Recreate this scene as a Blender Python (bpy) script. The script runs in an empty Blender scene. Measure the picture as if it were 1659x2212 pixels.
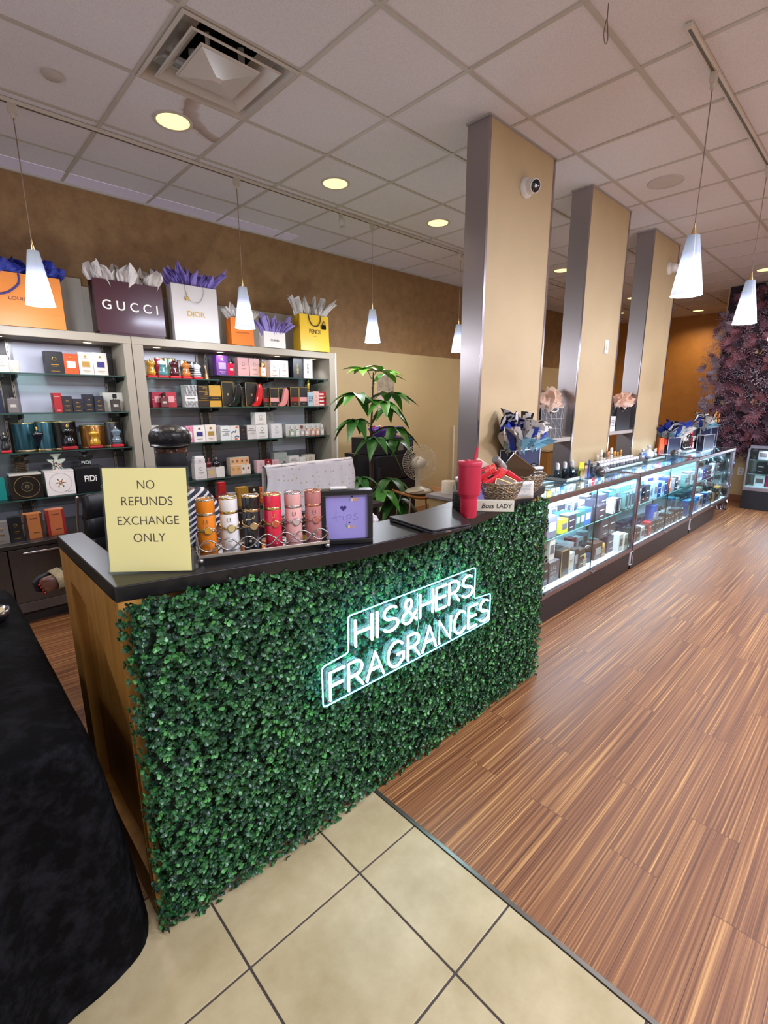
import bpy, bmesh, math, random
from mathutils import Vector, Matrix
PI = math.pi
random.seed(11)
SC = bpy.context.scene
COL = SC.collection
# ------------------------------------------------------------------ camera
cam = bpy.data.objects.new('camera', bpy.data.cameras.new('camera')); COL.objects.link(cam)
YAW, PITCH, ROLL, CAMZ = 0.80975, -0.22218, -0.00145, 1.4891
cy, sy, cp, sp = math.cos(YAW), math.sin(YAW), math.cos(PITCH), math.sin(PITCH)
fwd = Vector((cy*cp, sy*cp, sp)); rgt = Vector((sy, -cy, 0)); upv = rgt.cross(fwd)
r2 = rgt*math.cos(ROLL)+upv*math.sin(ROLL); u2 = upv*math.cos(ROLL)-rgt*math.sin(ROLL)
m = Matrix((r2, u2, -fwd)).transposed().to_4x4(); m.translation = (0, 0, CAMZ)
cam.matrix_world = m
cam.data.sensor_fit = 'HORIZONTAL'; cam.data.sensor_width = 36; cam.data.lens = 36*1045.8/1659
cam.data.clip_start = 0.02
SC.camera = cam
# ------------------------------------------------------------------ view, world
SC.view_settings.view_transform = 'Standard'; SC.view_settings.look = 'None'
SC.view_settings.gamma = 1; SC.view_settings.use_curve_mapping = False
SC.view_settings.exposure = 0.0
SC.cycles.max_bounces = 8; SC.cycles.diffuse_bounces = 3; SC.cycles.glossy_bounces = 3
SC.cycles.transmission_bounces = 4; SC.cycles.transparent_max_bounces = 14
SC.cycles.caustics_reflective = False; SC.cycles.caustics_refractive = False
SC.cycles.sample_clamp_indirect = 3.0; SC.cycles.sample_clamp_direct = 40
SC.cycles.use_denoising = True
w = bpy.data.worlds.new('mall_daylight'); SC.world = w; w.use_nodes = True
w.node_tree.nodes['Background'].inputs[0].default_value = (0.86, 0.88, 1.0, 1)
w.node_tree.nodes['Background'].inputs[1].default_value = 1.3
# ------------------------------------------------------------------ light levels
DOWN_W, PEND_W, PUCK_W, TROF_FILL_W, CASE_W = 42.0, 24.0, 6.0, 165.0, 24.0
DOWN_C, COOL_C, NEUT_C = (1.0, 0.85, 0.66), (0.78, 0.82, 1.0), (1.0, 0.96, 0.95)

# ------------------------------------------------------------------ helpers
def lin(h):
    h = h.lstrip('#'); o = []
    for i in (0, 2, 4):
        c = int(h[i:i+2], 16)/255
        o.append(c/12.92 if c <= 0.04045 else ((c+0.055)/1.055)**2.4)
    return o
MC = {}
def mat(hexc, rough=0.55, metal=0.0, spec=0.5, noise=0.0, nscale=60.0, bump=0.0, coat=0.0, emit=0.0, emitc=None, sheen=0.0):
    k = (hexc, rough, metal, spec, noise, nscale, bump, coat, emit, emitc, sheen)
    if k in MC: return MC[k]
    M = bpy.data.materials.new('m_'+hexc); M.use_nodes = True; nt = M.node_tree; b = nt.nodes['Principled BSDF']
    c = lin(hexc); b.inputs['Base Color'].default_value = (*c, 1)
    b.inputs['Roughness'].default_value = rough; b.inputs['Metallic'].default_value = metal
    b.inputs['Specular IOR Level'].default_value = spec
    if coat: b.inputs['Coat Weight'].default_value = coat; b.inputs['Coat Roughness'].default_value = 0.08
    if sheen: b.inputs['Sheen Weight'].default_value = sheen
    if emit:
        e = lin(emitc) if emitc else c
        b.inputs['Emission Color'].default_value = (*e, 1); b.inputs['Emission Strength'].default_value = emit
    if noise or bump:
        tc = nt.nodes.new('ShaderNodeTexCoord'); n = nt.nodes.new('ShaderNodeTexNoise'); n.inputs['Scale'].default_value = nscale; n.inputs['Detail'].default_value = 4
        nt.links.new(tc.outputs['Object'], n.inputs['Vector'])
        if noise:
            r = nt.nodes.new('ShaderNodeValToRGB')
            r.color_ramp.elements[0].position = 0.3; r.color_ramp.elements[1].position = 0.7
            r.color_ramp.elements[0].color = (*[x*(1-noise) for x in c], 1); r.color_ramp.elements[1].color = (*[min(1, x*(1+noise)) for x in c], 1)
            nt.links.new(n.outputs['Fac'], r.inputs['Fac']); nt.links.new(r.outputs['Color'], b.inputs['Base Color'])
        if bump:
            bp = nt.nodes.new('ShaderNodeBump'); bp.inputs['Strength'].default_value = bump; bp.inputs['Distance'].default_value = 0.01
            nt.links.new(n.outputs['Fac'], bp.inputs['Height']); nt.links.new(bp.outputs['Normal'], b.inputs['Normal'])
    MC[k] = M; return M
def glass(hexc='ffffff', tint=0.9, refl=1.0, rough=0.02):
    """thin clear sheet: see-through plus a Fresnel mirror"""
    k = ('glass', hexc, tint, refl, rough)
    if k in MC: return MC[k]
    M = bpy.data.materials.new('m_glass'); M.use_nodes = True; nt = M.node_tree; nt.nodes.remove(nt.nodes['Principled BSDF'])
    t = nt.nodes.new('ShaderNodeBsdfTransparent'); t.inputs[0].default_value = (*[x*tint for x in lin(hexc)], 1)
    g = nt.nodes.new('ShaderNodeBsdfGlossy'); g.inputs['Roughness'].default_value = rough; g.inputs[0].default_value = (refl, refl, refl, 1)
    lw = nt.nodes.new('ShaderNodeLayerWeight'); lw.inputs[0].default_value = 0.5
    pw = nt.nodes.new('ShaderNodeMath'); pw.operation = 'POWER'; pw.inputs[1].default_value = 5.0; nt.links.new(lw.outputs['Facing'], pw.inputs[0])
    f = nt.nodes.new('ShaderNodeMath'); f.operation = 'MULTIPLY_ADD'; f.inputs[1].default_value = 0.75; f.inputs[2].default_value = 0.03; nt.links.new(pw.outputs[0], f.inputs[0])
    mx = nt.nodes.new('ShaderNodeMixShader')
    nt.links.new(f.outputs[0], mx.inputs[0]); nt.links.new(t.outputs[0], mx.inputs[1]); nt.links.new(g.outputs[0], mx.inputs[2])
    nt.links.new(mx.outputs[0], nt.nodes['Material Output'].inputs[0])
    MC[k] = M; return M
def emis(hexc, s):
    k = ('em', hexc, s)
    if k in MC: return MC[k]
    M = bpy.data.materials.new('m_glow'); M.use_nodes = True; nt = M.node_tree; nt.nodes.remove(nt.nodes['Principled BSDF'])
    e = nt.nodes.new('ShaderNodeEmission'); e.inputs[0].default_value = (*lin(hexc), 1); e.inputs[1].default_value = s
    nt.links.new(e.outputs[0], nt.nodes['Material Output'].inputs[0]); MC[k] = M; return M
def newmat(name):
    M = bpy.data.materials.new(name); M.use_nodes = True
    return M, M.node_tree, M.node_tree.nodes['Principled BSDF']

class MB:
    def __init__(s): s.v = []; s.f = []; s.mi = []; s.sm = []
    def add(s, vs, fs, mi=0, sm=False, M=None):
        o = len(s.v)
        s.v += [tuple(M @ Vector(p)) if M else tuple(p) for p in vs]
        for f in fs: s.f.append(tuple(i+o for i in f)); s.mi.append(mi); s.sm.append(sm)
        return s
    def box(s, x0, x1, y0, y1, z0, z1, mi=0, M=None):
        v = [(x0,y0,z0),(x1,y0,z0),(x1,y1,z0),(x0,y1,z0),(x0,y0,z1),(x1,y0,z1),(x1,y1,z1),(x0,y1,z1)]
        return s.add(v, [(0,3,2,1),(4,5,6,7),(0,1,5,4),(1,2,6,5),(2,3,7,6),(3,0,4,7)], mi, False, M)
    def cbox(s, x0, x1, y0, y1, z0, z1, c=0.002, mi=0, M=None):
        """box with every edge chamfered"""
        bm = bmesh.new(); bmesh.ops.create_cube(bm, size=1)
        for q in bm.verts: q.co = ((x0+x1)/2+q.co.x*(x1-x0), (y0+y1)/2+q.co.y*(y1-y0), (z0+z1)/2+q.co.z*(z1-z0))
        c = min(c, 0.45*min(x1-x0, y1-y0, z1-z0))
        bmesh.ops.bevel(bm, geom=bm.edges[:], offset=c, segments=2, affect='EDGES', profile=0.5)
        bm.verts.index_update()
        s.add([q.co[:] for q in bm.verts], [tuple(q.index for q in f.verts) for f in bm.faces], mi, False, M); bm.free(); return s
    def lathe(s, prof, n=20, mi=0, M=None, sx=1.0, sy=1.0, sm=True, caps=True):
        v = []; f = []
        for r, z in prof:
            for k in range(n):
                a = 2*PI*k/n; v.append((r*sx*math.cos(a), r*sy*math.sin(a), z))
        for i in range(len(prof)-1):
            for k in range(n): f.append((i*n+k, i*n+(k+1)%n, (i+1)*n+(k+1)%n, (i+1)*n+k))
        s.add(v, f, mi, sm, M)
        if caps:
            if prof[0][0] > 1e-5: s.add(v[:n], [tuple(reversed(range(n)))], mi, False, M)
            if prof[-1][0] > 1e-5: s.add(v[-n:], [tuple(range(n))], mi, False, M)
        return s
    def tube(s, pts, r, n=8, mi=0, closed=False, M=None, caps=True):
        P = [Vector(p) for p in pts]; N = len(P); v = []; f = []; up = None
        for i in range(N):
            if closed: t = P[(i+1) % N]-P[i-1]
            else: t = P[min(i+1, N-1)]-P[max(i-1, 0)]
            if t.length < 1e-9: t = Vector((0,0,1))
            t.normalize()
            if up is None: up = Vector((0,0,1)) if abs(t.z) < 0.9 else Vector((1,0,0))
            a = up-t*up.dot(t)
            if a.length < 1e-5: a = t.orthogonal()
            a.normalize(); up = a; b = t.cross(a)
            rr = r[i] if isinstance(r, (list, tuple)) else r
            for k in range(n):
                q = 2*PI*k/n; v.append(P[i]+a*rr*math.cos(q)+b*rr*math.sin(q))
        for i in range(N if closed else N-1):
            j = (i+1) % N
            for k in range(n): f.append((i*n+k, i*n+(k+1)%n, j*n+(k+1)%n, j*n+k))
        s.add(v, f, mi, True, M)
        if not closed and caps: s.add(v[:n], [tuple(reversed(range(n)))], mi, False, M); s.add(v[-n:], [tuple(range(n))], mi, False, M)
        return s
    def prism(s, poly, z0, z1, mi=0, M=None):
        n = len(poly); v = [(x,y,z0) for x,y in poly]+[(x,y,z1) for x,y in poly]
        return s.add(v, [tuple(reversed(range(n))), tuple(range(n, 2*n))]+[(i,(i+1)%n,n+(i+1)%n,n+i) for i in range(n)], mi, False, M)
    def grid(s, fn, nu, nv, mi=0, sm=True, M=None):
        v = [fn(i/nu, j/nv) for j in range(nv+1) for i in range(nu+1)]; W = nu+1
        return s.add(v, [(j*W+i, j*W+i+1, (j+1)*W+i+1, (j+1)*W+i) for j in range(nv) for i in range(nu)], mi, sm, M)
    def ball(s, c, r, n=12, mi=0, sx=1, sy=1, sz=1, M=None):
        T = Matrix.Translation(c) @ Matrix.Diagonal((sx, sy, sz, 1))
        if M: T = M @ T
        h = max(4, n//2); return s.lathe([(r*math.sin(PI*i/h)+1e-6, -r*math.cos(PI*i/h)) for i in range(h+1)], n, mi, T, caps=False)
    def mesh(s, name, mats):
        me = bpy.data.meshes.new(name); me.from_pydata(s.v, [], s.f)
        for M in (mats if isinstance(mats, (list, tuple)) else [mats]): me.materials.append(M)
        me.polygons.foreach_set('material_index', s.mi); me.polygons.foreach_set('use_smooth', s.sm); me.update(); return me
    def build(s, name, mats, parent=None, loc=None, rz=0.0, bevel=0.0, solid=0.0, sub=0):
        o = bpy.data.objects.new(name, s.mesh(name, mats)); COL.objects.link(o)
        if loc is not None: o.location = loc
        if rz: o.rotation_euler.z = rz
        if parent: o.parent = parent
        if solid: q = o.modifiers.new('s', 'SOLIDIFY'); q.thickness = solid
        if sub: q = o.modifiers.new('d', 'SUBSURF'); q.levels = q.render_levels = sub
        if bevel: q = o.modifiers.new('b', 'BEVEL'); q.width = bevel; q.segments = 2; q.limit_method = 'ANGLE'
        return o
def RZ(a): return Matrix.Rotation(a, 4, 'Z')
def RX(a): return Matrix.Rotation(a, 4, 'X')
def RY(a): return Matrix.Rotation(a, 4, 'Y')
def T(*p): return Matrix.Translation(p)
def tag(o, label, cat, group=None, kind=None):
    o['label'] = label; o['category'] = cat
    if group: o['group'] = group
    if kind: o['kind'] = kind
    return o
def thing(name, label, cat, loc=(0,0,0), rz=0.0, group=None):
    o = bpy.data.objects.new(name, None); COL.objects.link(o); o.location = loc; o.rotation_euler.z = rz; o.empty_display_size = 0.05
    return tag(o, label, cat, group)
def struct(o): o['kind'] = 'structure'; return o
def dup(root, loc, rz=0.0, label=None, group=None):
    r = root.copy(); COL.objects.link(r); r.location = loc; r.rotation_euler.z = rz
    if label: r['label'] = label
    if group: r['group'] = group
    for ch in list(root.children):
        c = ch.copy(); COL.objects.link(c); c.parent = r
        for g in ch.children:
            d = g.copy(); COL.objects.link(d); d.parent = c
    return r
def text_mb(txt, h, depth=0.0004, width=None, mi=0, M=None, mb=None, bold=0.0, sx=1.0):
    """flat lettering in the XZ plane facing -Y, centred; h = capital height"""
    cu = bpy.data.curves.new('lettering', 'FONT'); cu.body = txt; cu.align_x = 'CENTER'; cu.align_y = 'CENTER'; cu.size = 1; cu.resolution_u = 6; cu.offset = bold
    o = bpy.data.objects.new('lettering', cu); COL.objects.link(o)
    dg = bpy.context.evaluated_depsgraph_get(); dg.update()
    me = bpy.data.meshes.new_from_object(o.evaluated_get(dg))
    bpy.data.objects.remove(o); bpy.data.curves.remove(cu)
    xs = [v.co.x for v in me.vertices]; ys = [v.co.y for v in me.vertices]
    mb = mb or MB()
    if not xs: return mb
    x0, x1, y0, y1 = min(xs), max(xs), min(ys), max(ys)
    k = h/(y1-y0); kx = (width/(x1-x0)) if width else k*sx
    vs = [((v.co.x-(x0+x1)/2)*kx, -depth, (v.co.y-(y0+y1)/2)*k) for v in me.vertices]
    mb.add(vs, [tuple(p.vertices) for p in me.polygons], mi, False, M); bpy.data.meshes.remove(me); return mb
def lamp(name, kind, loc, power, color=(1,1,1), parent=None, rot=None, **kw):
    L = bpy.data.lights.new(name, kind); L.energy = power; L.color = color
    for k, v in kw.items(): setattr(L, k, v)
    o = bpy.data.objects.new(name, L); COL.objects.link(o); o.location = loc
    if rot: o.rotation_euler = rot
    if parent: o.parent = parent
    return o
def catmull(P, n=6, closed=False):
    P = [Vector(p) for p in P]; N = len(P); out = []
    for i in range(N if closed else N-1):
        p0 = P[i-1] if (closed or i > 0) else P[0]; p1 = P[i]; p2 = P[(i+1) % N]; p3 = P[(i+2) % N] if (closed or i+2 < N) else P[N-1]
        for k in range(n):
            t = k/n; out.append(0.5*((2*p1)+(p2-p0)*t+(2*p0-5*p1+4*p2-p3)*t*t+(3*p1-p0-3*p2+p3)*t**3))
    if not closed: out.append(P[-1])
    return out
ORD = ['first','second','third','fourth','fifth','sixth','seventh','eighth','ninth','tenth','eleventh','twelfth','thirteenth','fourteenth','fifteenth','sixteenth','seventeenth','eighteenth','nineteenth','twentieth']
# ------------------------------------------------------------------ room
HC = 3.133; WB = 4.69; XF = 11.3; XS = 9.0; YR = -4.0; XN = -2.6; GX0 = 1.084; GU = 0.6096
ROWS = [1.192, 1.795, 2.385, 2.979, 3.600, 4.170]
def wood_floor_mat():
    M, nt, b = newmat('bamboo_planks'); N = nt.nodes.new; L = nt.links.new
    tc = N('ShaderNodeTexCoord'); sep = N('ShaderNodeSeparateXYZ'); L(tc.outputs['Object'], sep.inputs[0])
    # random per plank
    br = N('ShaderNodeTexBrick'); br.offset = 0.37; br.inputs['Scale'].default_value = 1.0; br.inputs['Brick Width'].default_value = 0.92; br.inputs['Row Height'].default_value = 0.152
    br.inputs['Mortar Size'].default_value = 0.0011; br.inputs['Mortar Smooth'].default_value = 0.0; br.inputs['Bias'].default_value = 0
    br.inputs['Color1'].default_value = (0, 0, 0, 1); br.inputs['Color2'].default_value = (1, 1, 1, 1); br.inputs['Mortar'].default_value = (0.5, 0.5, 0.5, 1)
    L(tc.outputs['Object'], br.inputs['Vector'])
    def streak(sx, syy, det, off):
        mp = N('ShaderNodeMapping'); mp.inputs['Scale'].default_value = (sx, syy, 1); mp.inputs['Location'].default_value = (off, off*3.1, 0); L(tc.outputs['Object'], mp.inputs[0])
        ad = N('ShaderNodeVectorMath'); ad.operation = 'ADD'; L(mp.outputs[0], ad.inputs[0])
        sc = N('ShaderNodeVectorMath'); sc.operation = 'SCALE'; sc.inputs['Scale'].default_value = 17.0; L(br.outputs['Color'], sc.inputs[0]); L(sc.outputs[0], ad.inputs[1])
        n = N('ShaderNodeTexNoise'); n.inputs['Scale'].default_value = 1; n.inputs['Detail'].default_value = det; n.inputs['Roughness'].default_value = 0.6; L(ad.outputs[0], n.inputs['Vector']); return n
    s1 = streak(0.9, 135, 3, 0); s2 = streak(0.7, 330, 2, 7); s3 = streak(14, 60, 3, 3)
    r1 = N('ShaderNodeValToRGB'); e = r1.color_ramp.elements
    e[0].position = 0.30; e[0].color = (*lin('52311f'), 1); e[1].position = 0.70; e[1].color = (*lin('ba8d57'), 1)
    q = e.new(0.47); q.color = (*lin('754a2c'), 1); q = e.new(0.58); q.color = (*lin('8a5f3a'), 1)
    L(s1.outputs['Fac'], r1.inputs[0])
    r2 = N('ShaderNodeValToRGB'); e = r2.color_ramp.elements; e[0].position = 0.42; e[0].color = (0.80, 0.74, 0.71, 1); e[1].position = 0.6; e[1].color = (1.08, 1.06, 1.0, 1); L(s2.outputs['Fac'], r2.inputs[0])
    mx = N('ShaderNodeMix'); mx.data_type = 'RGBA'; mx.blend_type = 'MULTIPLY'; mx.inputs[0].default_value = 0.9; L(r1.outputs[0], mx.inputs[6]); L(r2.outputs[0], mx.inputs[7])
    r3 = N('ShaderNodeValToRGB'); e = r3.color_ramp.elements; e[0].position = 0.27; e[0].color = (0.5, 0.45, 0.42, 1); e[1].position = 0.36; e[1].color = (1, 1, 1, 1); L(s3.outputs['Fac'], r3.inputs[0])
    m2 = N('ShaderNodeMix'); m2.data_type = 'RGBA'; m2.blend_type = 'MULTIPLY'; m2.inputs[0].default_value = 0.12; L(mx.outputs[2], m2.inputs[6]); L(r3.outputs[0], m2.inputs[7])
    m3 = N('ShaderNodeMix'); m3.data_type = 'RGBA'; m3.blend_type = 'MIX'; L(br.outputs['Fac'], m3.inputs[0]); L(m2.outputs[2], m3.inputs[6]); m3.inputs[7].default_value = (*lin('4a2a18'), 1)
    L(m3.outputs[2], b.inputs['Base Color']); b.inputs['Roughness'].default_value = 0.34
    rr = N('ShaderNodeMapRange'); rr.inputs[1].default_value = 0.3; rr.inputs[2].default_value = 0.7; rr.inputs[3].default_value = 0.36; rr.inputs[4].default_value = 0.50; L(s1.outputs['Fac'], rr.inputs[0]); L(rr.outputs[0], b.inputs['Roughness'])
    bp = N('ShaderNodeBump'); bp.inputs['Strength'].default_value = 0.08; bp.inputs['Distance'].default_value = 0.002; L(s1.outputs['Fac'], bp.inputs['Height']); L(bp.outputs[0], b.inputs['Normal'])
    return M
def tile_mat():
    M, nt, b = newmat('beige_tile'); N = nt.nodes.new; L = nt.links.new
    tc = N('ShaderNodeTexCoord'); n = N('ShaderNodeTexNoise'); n.inputs['Scale'].default_value = 4.5; n.inputs['Detail'].default_value = 7; n.inputs['Roughness'].default_value = 0.65; L(tc.outputs['Object'], n.inputs['Vector'])
    r = N('ShaderNodeValToRGB'); e = r.color_ramp.elements; e[0].position = 0.3; e[0].color = (*lin('978661'), 1); e[1].position = 0.7; e[1].color = (*lin('b3a380'), 1); L(n.outputs['Fac'], r.inputs[0])
    L(r.outputs[0], b.inputs['Base Color']); b.inputs['Roughness'].default_value = 0.4
    bp = N('ShaderNodeBump'); bp.inputs['Strength'].default_value = 0.1; bp.inputs['Distance'].default_value = 0.003; L(n.outputs['Fac'], bp.inputs['Height']); L(bp.outputs[0], b.inputs['Normal'])
    return M
TS = 0.3908; SX = 1.0906
fl = MB().box(XN, XF+0.1, YR-0.1, WB+0.1, -0.12, -0.006).build('floor', mat('3a2c28', 0.7)); struct(fl)
wf = MB().box(SX+0.006, XF, YR, WB, -0.006, 0).box(XN, SX+0.006, 1.371, WB, -0.006, 0).build('floor_planks', wood_floor_mat(), fl); wf['kind'] = 'structure'
tl = MB(); xs = [SX-0.008]; x = 0.8203
while x > XN: xs.append(x); x -= TS
ys = []; y = 0.9786+TS
while y > YR: ys.append(y); y -= TS
for i in range(len(xs)-1):
    for j in range(len(ys)-1):
        tl.cbox(xs[i+1]+0.003, xs[i]-0.003, ys[j+1]+0.003, ys[j]-0.003, -0.008, 0.0, 0.0015)
tl.build('floor_tiles', tile_mat(), fl)['kind'] = 'structure'
MB().box(XN, SX-0.008, YR, 1.42, -0.009, -0.003).build('floor_grout', mat('3d332f', 0.8), fl)['kind'] = 'structure'
struct(MB().cbox(SX-0.008, SX+0.006, YR, 1.30, -0.006, 0.003, 0.0012).build('trim_1', mat('8d8880', 0.3, 0.9)))
# walls
def wallpaper(lo, hi, sc=9.0, rough=0.6):
    M, nt, b = newmat('wallpaper'); N = nt.nodes.new; L = nt.links.new
    tc = N('ShaderNodeTexCoord'); n = N('ShaderNodeTexNoise'); n.inputs['Scale'].default_value = sc; n.inputs['Detail'].default_value = 9; n.inputs['Roughness'].default_value = 0.72; L(tc.outputs['Object'], n.inputs['Vector'])
    r = N('ShaderNodeValToRGB'); e = r.color_ramp.elements; e[0].position = 0.33; e[0].color = (*lin(lo), 1); e[1].position = 0.68; e[1].color = (*lin(hi), 1); L(n.outputs['Fac'], r.inputs[0])
    L(r.outputs[0], b.inputs['Base Color']); b.inputs['Roughness'].default_value = rough; return M
BROWN = wallpaper('80603c', '9c774e'); TAN = mat('c4aa7c', 0.6, noise=0.04, nscale=3); ORANGE = wallpaper('a5681f', 'b87628', 5)
wb = MB().box(XN, XF+0.1, WB, WB+0.12, 2.12, HC+0.05).build('wall_back', BROWN); struct(wb)
MB().box(XN, XF+0.1, WB-0.004, WB+0.12, -0.01, 2.12).build('wall_back_lower_field', TAN, wb)['kind'] = 'structure'
struct(MB().box(XF, XF+0.12, YR, WB, -0.01, HC+0.05).build('wall_far', ORANGE))
ws = MB().box(XS, XS+0.15, YR, 2.05, -0.01, HC+0.02).build('wall_stub', mat('c0a47c', 0.6)); struct(ws)
struct(MB().cbox(XS-0.014, XS, YR, 2.05, 0, 0.10, 0.004).build('baseboard_far', mat('8a5a40', 0.4)))
struct(MB().box(XN, XF+0.1, YR-0.12, YR, -0.01, HC+0.05).build('wall_right', mat('cbbfae', 0.6)))
struct(MB().box(XN-0.12, XN, YR-0.12, -2.6, -0.01, HC+0.05).box(XN-0.12, XN, 2.0, WB+0.12, -0.01, HC+0.05).box(XN-0.12, XN, -2.6, 2.0, 2.6, HC+0.05).build('wall_near', mat('cbbfae', 0.6)))
# ceiling: panels and tee grid
def ceil_mat():
    M, nt, b = newmat('ceiling_panel'); N = nt.nodes.new; L = nt.links.new
    tc = N('ShaderNodeTexCoord'); n = N('ShaderNodeTexNoise'); n.inputs['Scale'].default_value = 160; n.inputs['Detail'].default_value = 3; L(tc.outputs['Object'], n.inputs['Vector'])
    r = N('ShaderNodeValToRGB'); e = r.color_ramp.elements; e[0].position = 0.3; e[0].color = (*lin('d3ced1'), 1); e[1].position = 0.6; e[1].color = (*lin('e0dbde'), 1); L(n.outputs['Fac'], r.inputs[0])
    # brown water stain beside the air diffuser
    ns = N('ShaderNodeTexNoise'); ns.inputs['Scale'].default_value = 14; ns.inputs['Detail'].default_value = 3; L(tc.outputs['Object'], ns.inputs['Vector'])
    sv = N('ShaderNodeVectorMath'); sv.operation = 'SCALE'; sv.inputs['Scale'].default_value = 0.06; L(ns.outputs['Color'], sv.inputs[0])
    ad = N('ShaderNodeVectorMath'); ad.operation = 'ADD'; L(tc.outputs['Object'], ad.inputs[0]); L(sv.outputs[0], ad.inputs[1])
    ds = N('ShaderNodeVectorMath'); ds.operation = 'DISTANCE'; ds.inputs[1].default_value = (1.75, 3.02, HC); L(ad.outputs[0], ds.inputs[0])
    rs = N('ShaderNodeValToRGB'); e = rs.color_ramp.elements; e[0].position = 0.275; e[0].color = (0, 0, 0, 1); e[1].position = 0.385; e[1].color = (0, 0, 0, 1)
    q = e.new(0.29); q.color = (0.42, 0.42, 0.42, 1); q = e.new(0.355); q.color = (0.75, 0.75, 0.75, 1); q = e.new(0.365); q.color = (0.2, 0.2, 0.2, 1); L(ds.outputs['Value'], rs.inputs[0])
    mx = N('ShaderNodeMix'); mx.data_type = 'RGBA'; L(rs.outputs[0], mx.inputs[0]); L(r.outputs[0], mx.inputs[6]); mx.inputs[7].default_value = (*lin('8a6238'), 1)
    sx = N('ShaderNodeSeparateXYZ'); L(tc.outputs['Object'], sx.inputs[0])
    cmpx = N('ShaderNodeMath'); cmpx.operation = 'LESS_THAN'; L(sx.outputs[0], cmpx.inputs[0]); cmpx.inputs[1].default_value = 1.69
    cmpy = N('ShaderNodeMath'); cmpy.operation = 'GREATER_THAN'; L(sx.outputs[1], cmpy.inputs[0]); cmpy.inputs[1].default_value = 2.98
    mu = N('ShaderNodeMath'); mu.operation = 'MULTIPLY'; L(cmpx.outputs[0], mu.inputs[0]); L(cmpy.outputs[0], mu.inputs[1])
    mu2 = N('ShaderNodeMath'); mu2.operation = 'MULTIPLY'; L(mu.outputs[0], mu2.inputs[0]); L(rs.outputs[0], mu2.inputs[1]); L(mu2.outputs[0], mx.inputs[0])
    L(mx.outputs[2], b.inputs['Base Color']); b.inputs['Roughness'].default_value = 0.85
    bp = N('ShaderNodeBump'); bp.inputs['Strength'].default_value = 0.25; bp.inputs['Distance'].default_value = 0.002; L(n.outputs['Fac'], bp.inputs['Height']); L(bp.outputs[0], b.inputs['Normal'])
    return M
VX0, VX1, VY0, VY1 = GX0, GX0+GU, ROWS[2], ROWS[3]    # the diffuser's bay stays open
ce = MB().box(XN, VX0, YR, WB, HC, HC+0.03).box(VX1, XF+0.1, YR, WB, HC, HC+0.03).box(VX0, VX1, YR, VY0, HC, HC+0.03).box(VX0, VX1, VY1, WB, HC, HC+0.03).build('ceiling', ceil_mat()); struct(ce)
gr = MB(); ry = list(ROWS); y = ROWS[0]-GU*1.0
while y > YR: ry.append(y); y -= GU
for k, y in enumerate(ry): gr.cbox(XN, XF, y-0.012, y+0.012, HC-0.006, HC+0.002, 0.002)
x = GX0-6*GU
while x < XF: gr.cbox(x-0.012, x+0.012, YR, WB, HC-0.0055, HC+0.002, 0.002); x += GU
gr.box(XN, XF, WB-0.02, WB, HC-0.02, HC)
gr.build('ceiling_grid', mat('b9b2a8', 0.5), ce)['kind'] = 'structure'
struct(MB().box(XN, 3.1, WB-0.20, WB-0.02, HC-0.004, HC+0.001).build('painted_lilac_light', mat('f0e8ff', 0.6)))  # lilac light along the ceiling edge, painted as a pale strip

# air diffuser
dv = thing('air_diffuser', 'square white ceiling air diffuser with stepped cones beside stained panel', 'vent', ((VX0+VX1)/2, (VY0+VY1)/2, HC))
WHT = mat('c9c2ba', 0.22, spec=0.6)
def sq_ring(mb, prof, mi=0):
    for (a, z0), (b, z1) in zip(prof[:-1], prof[1:]):
        A = [(-a,-a,z0),(a,-a,z0),(a,a,z0),(-a,a,z0)]; B = [(-b,-b,z1),(b,-b,z1),(b,b,z1),(-b,b,z1)]
        mb.add(A+B, [(i,(i+1)%4,4+(i+1)%4,4+i) for i in range(4)], mi)
    return mb
sq_ring(MB(), [(0.30,-0.008),(0.285,-0.012),(0.235,0.055),(0.20,0.075),(0.15,0.08)]).build('outer_frame', WHT, dv, solid=0.003)
sq_ring(MB(), [(0.232,-0.010),(0.226,-0.016),(0.175,0.030),(0.165,0.036)]).build('middle_cone', WHT, dv, solid=0.003)
m_ = sq_ring(MB(), [(0.152,-0.002),(0.147,-0.012),(0.02,-0.034)]); m_.add([(-.02,-.02,-.034),(.02,-.02,-.034),(.02,.02,-.034),(-.02,.02,-.034)], [(0,1,2,3)]); m_.build('centre_plate', WHT, dv, solid=0.003)
MB().lathe([(0.155,0.075),(0.155,0.30)], 28, caps=False).lathe([(0.0001,0.30),(0.155,0.30)], 28, caps=False).build('duct_collar', mat('1c1a1a', 0.5), dv)
for a in range(4): MB().box(0.11, 0.14, -0.006, 0.006, 0.0, 0.1, M=RZ(a*PI/2+PI/4)).build('bracket', WHT, dv)
MB().box(-.34, .34, -.34, .34, 0.32, 0.33).box(-.34, -.33, -.34, .34, .03, .33).box(.33, .34, -.34, .34, .03, .33).box(-.34, .34, -.34, -.33, .03, .33).box(-.34, .34, .33, .34, .03, .33).build('light_leak_cover', mat('2a2727', 0.8), dv)  # unseen cover added above the open bay to keep light from leaking in
d2 = dup(dv, (7.2+0.0, (ROWS[3]+ROWS[4])/2, HC+0.004), 0, 'square white ceiling air diffuser seen between the steel columns')
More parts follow.
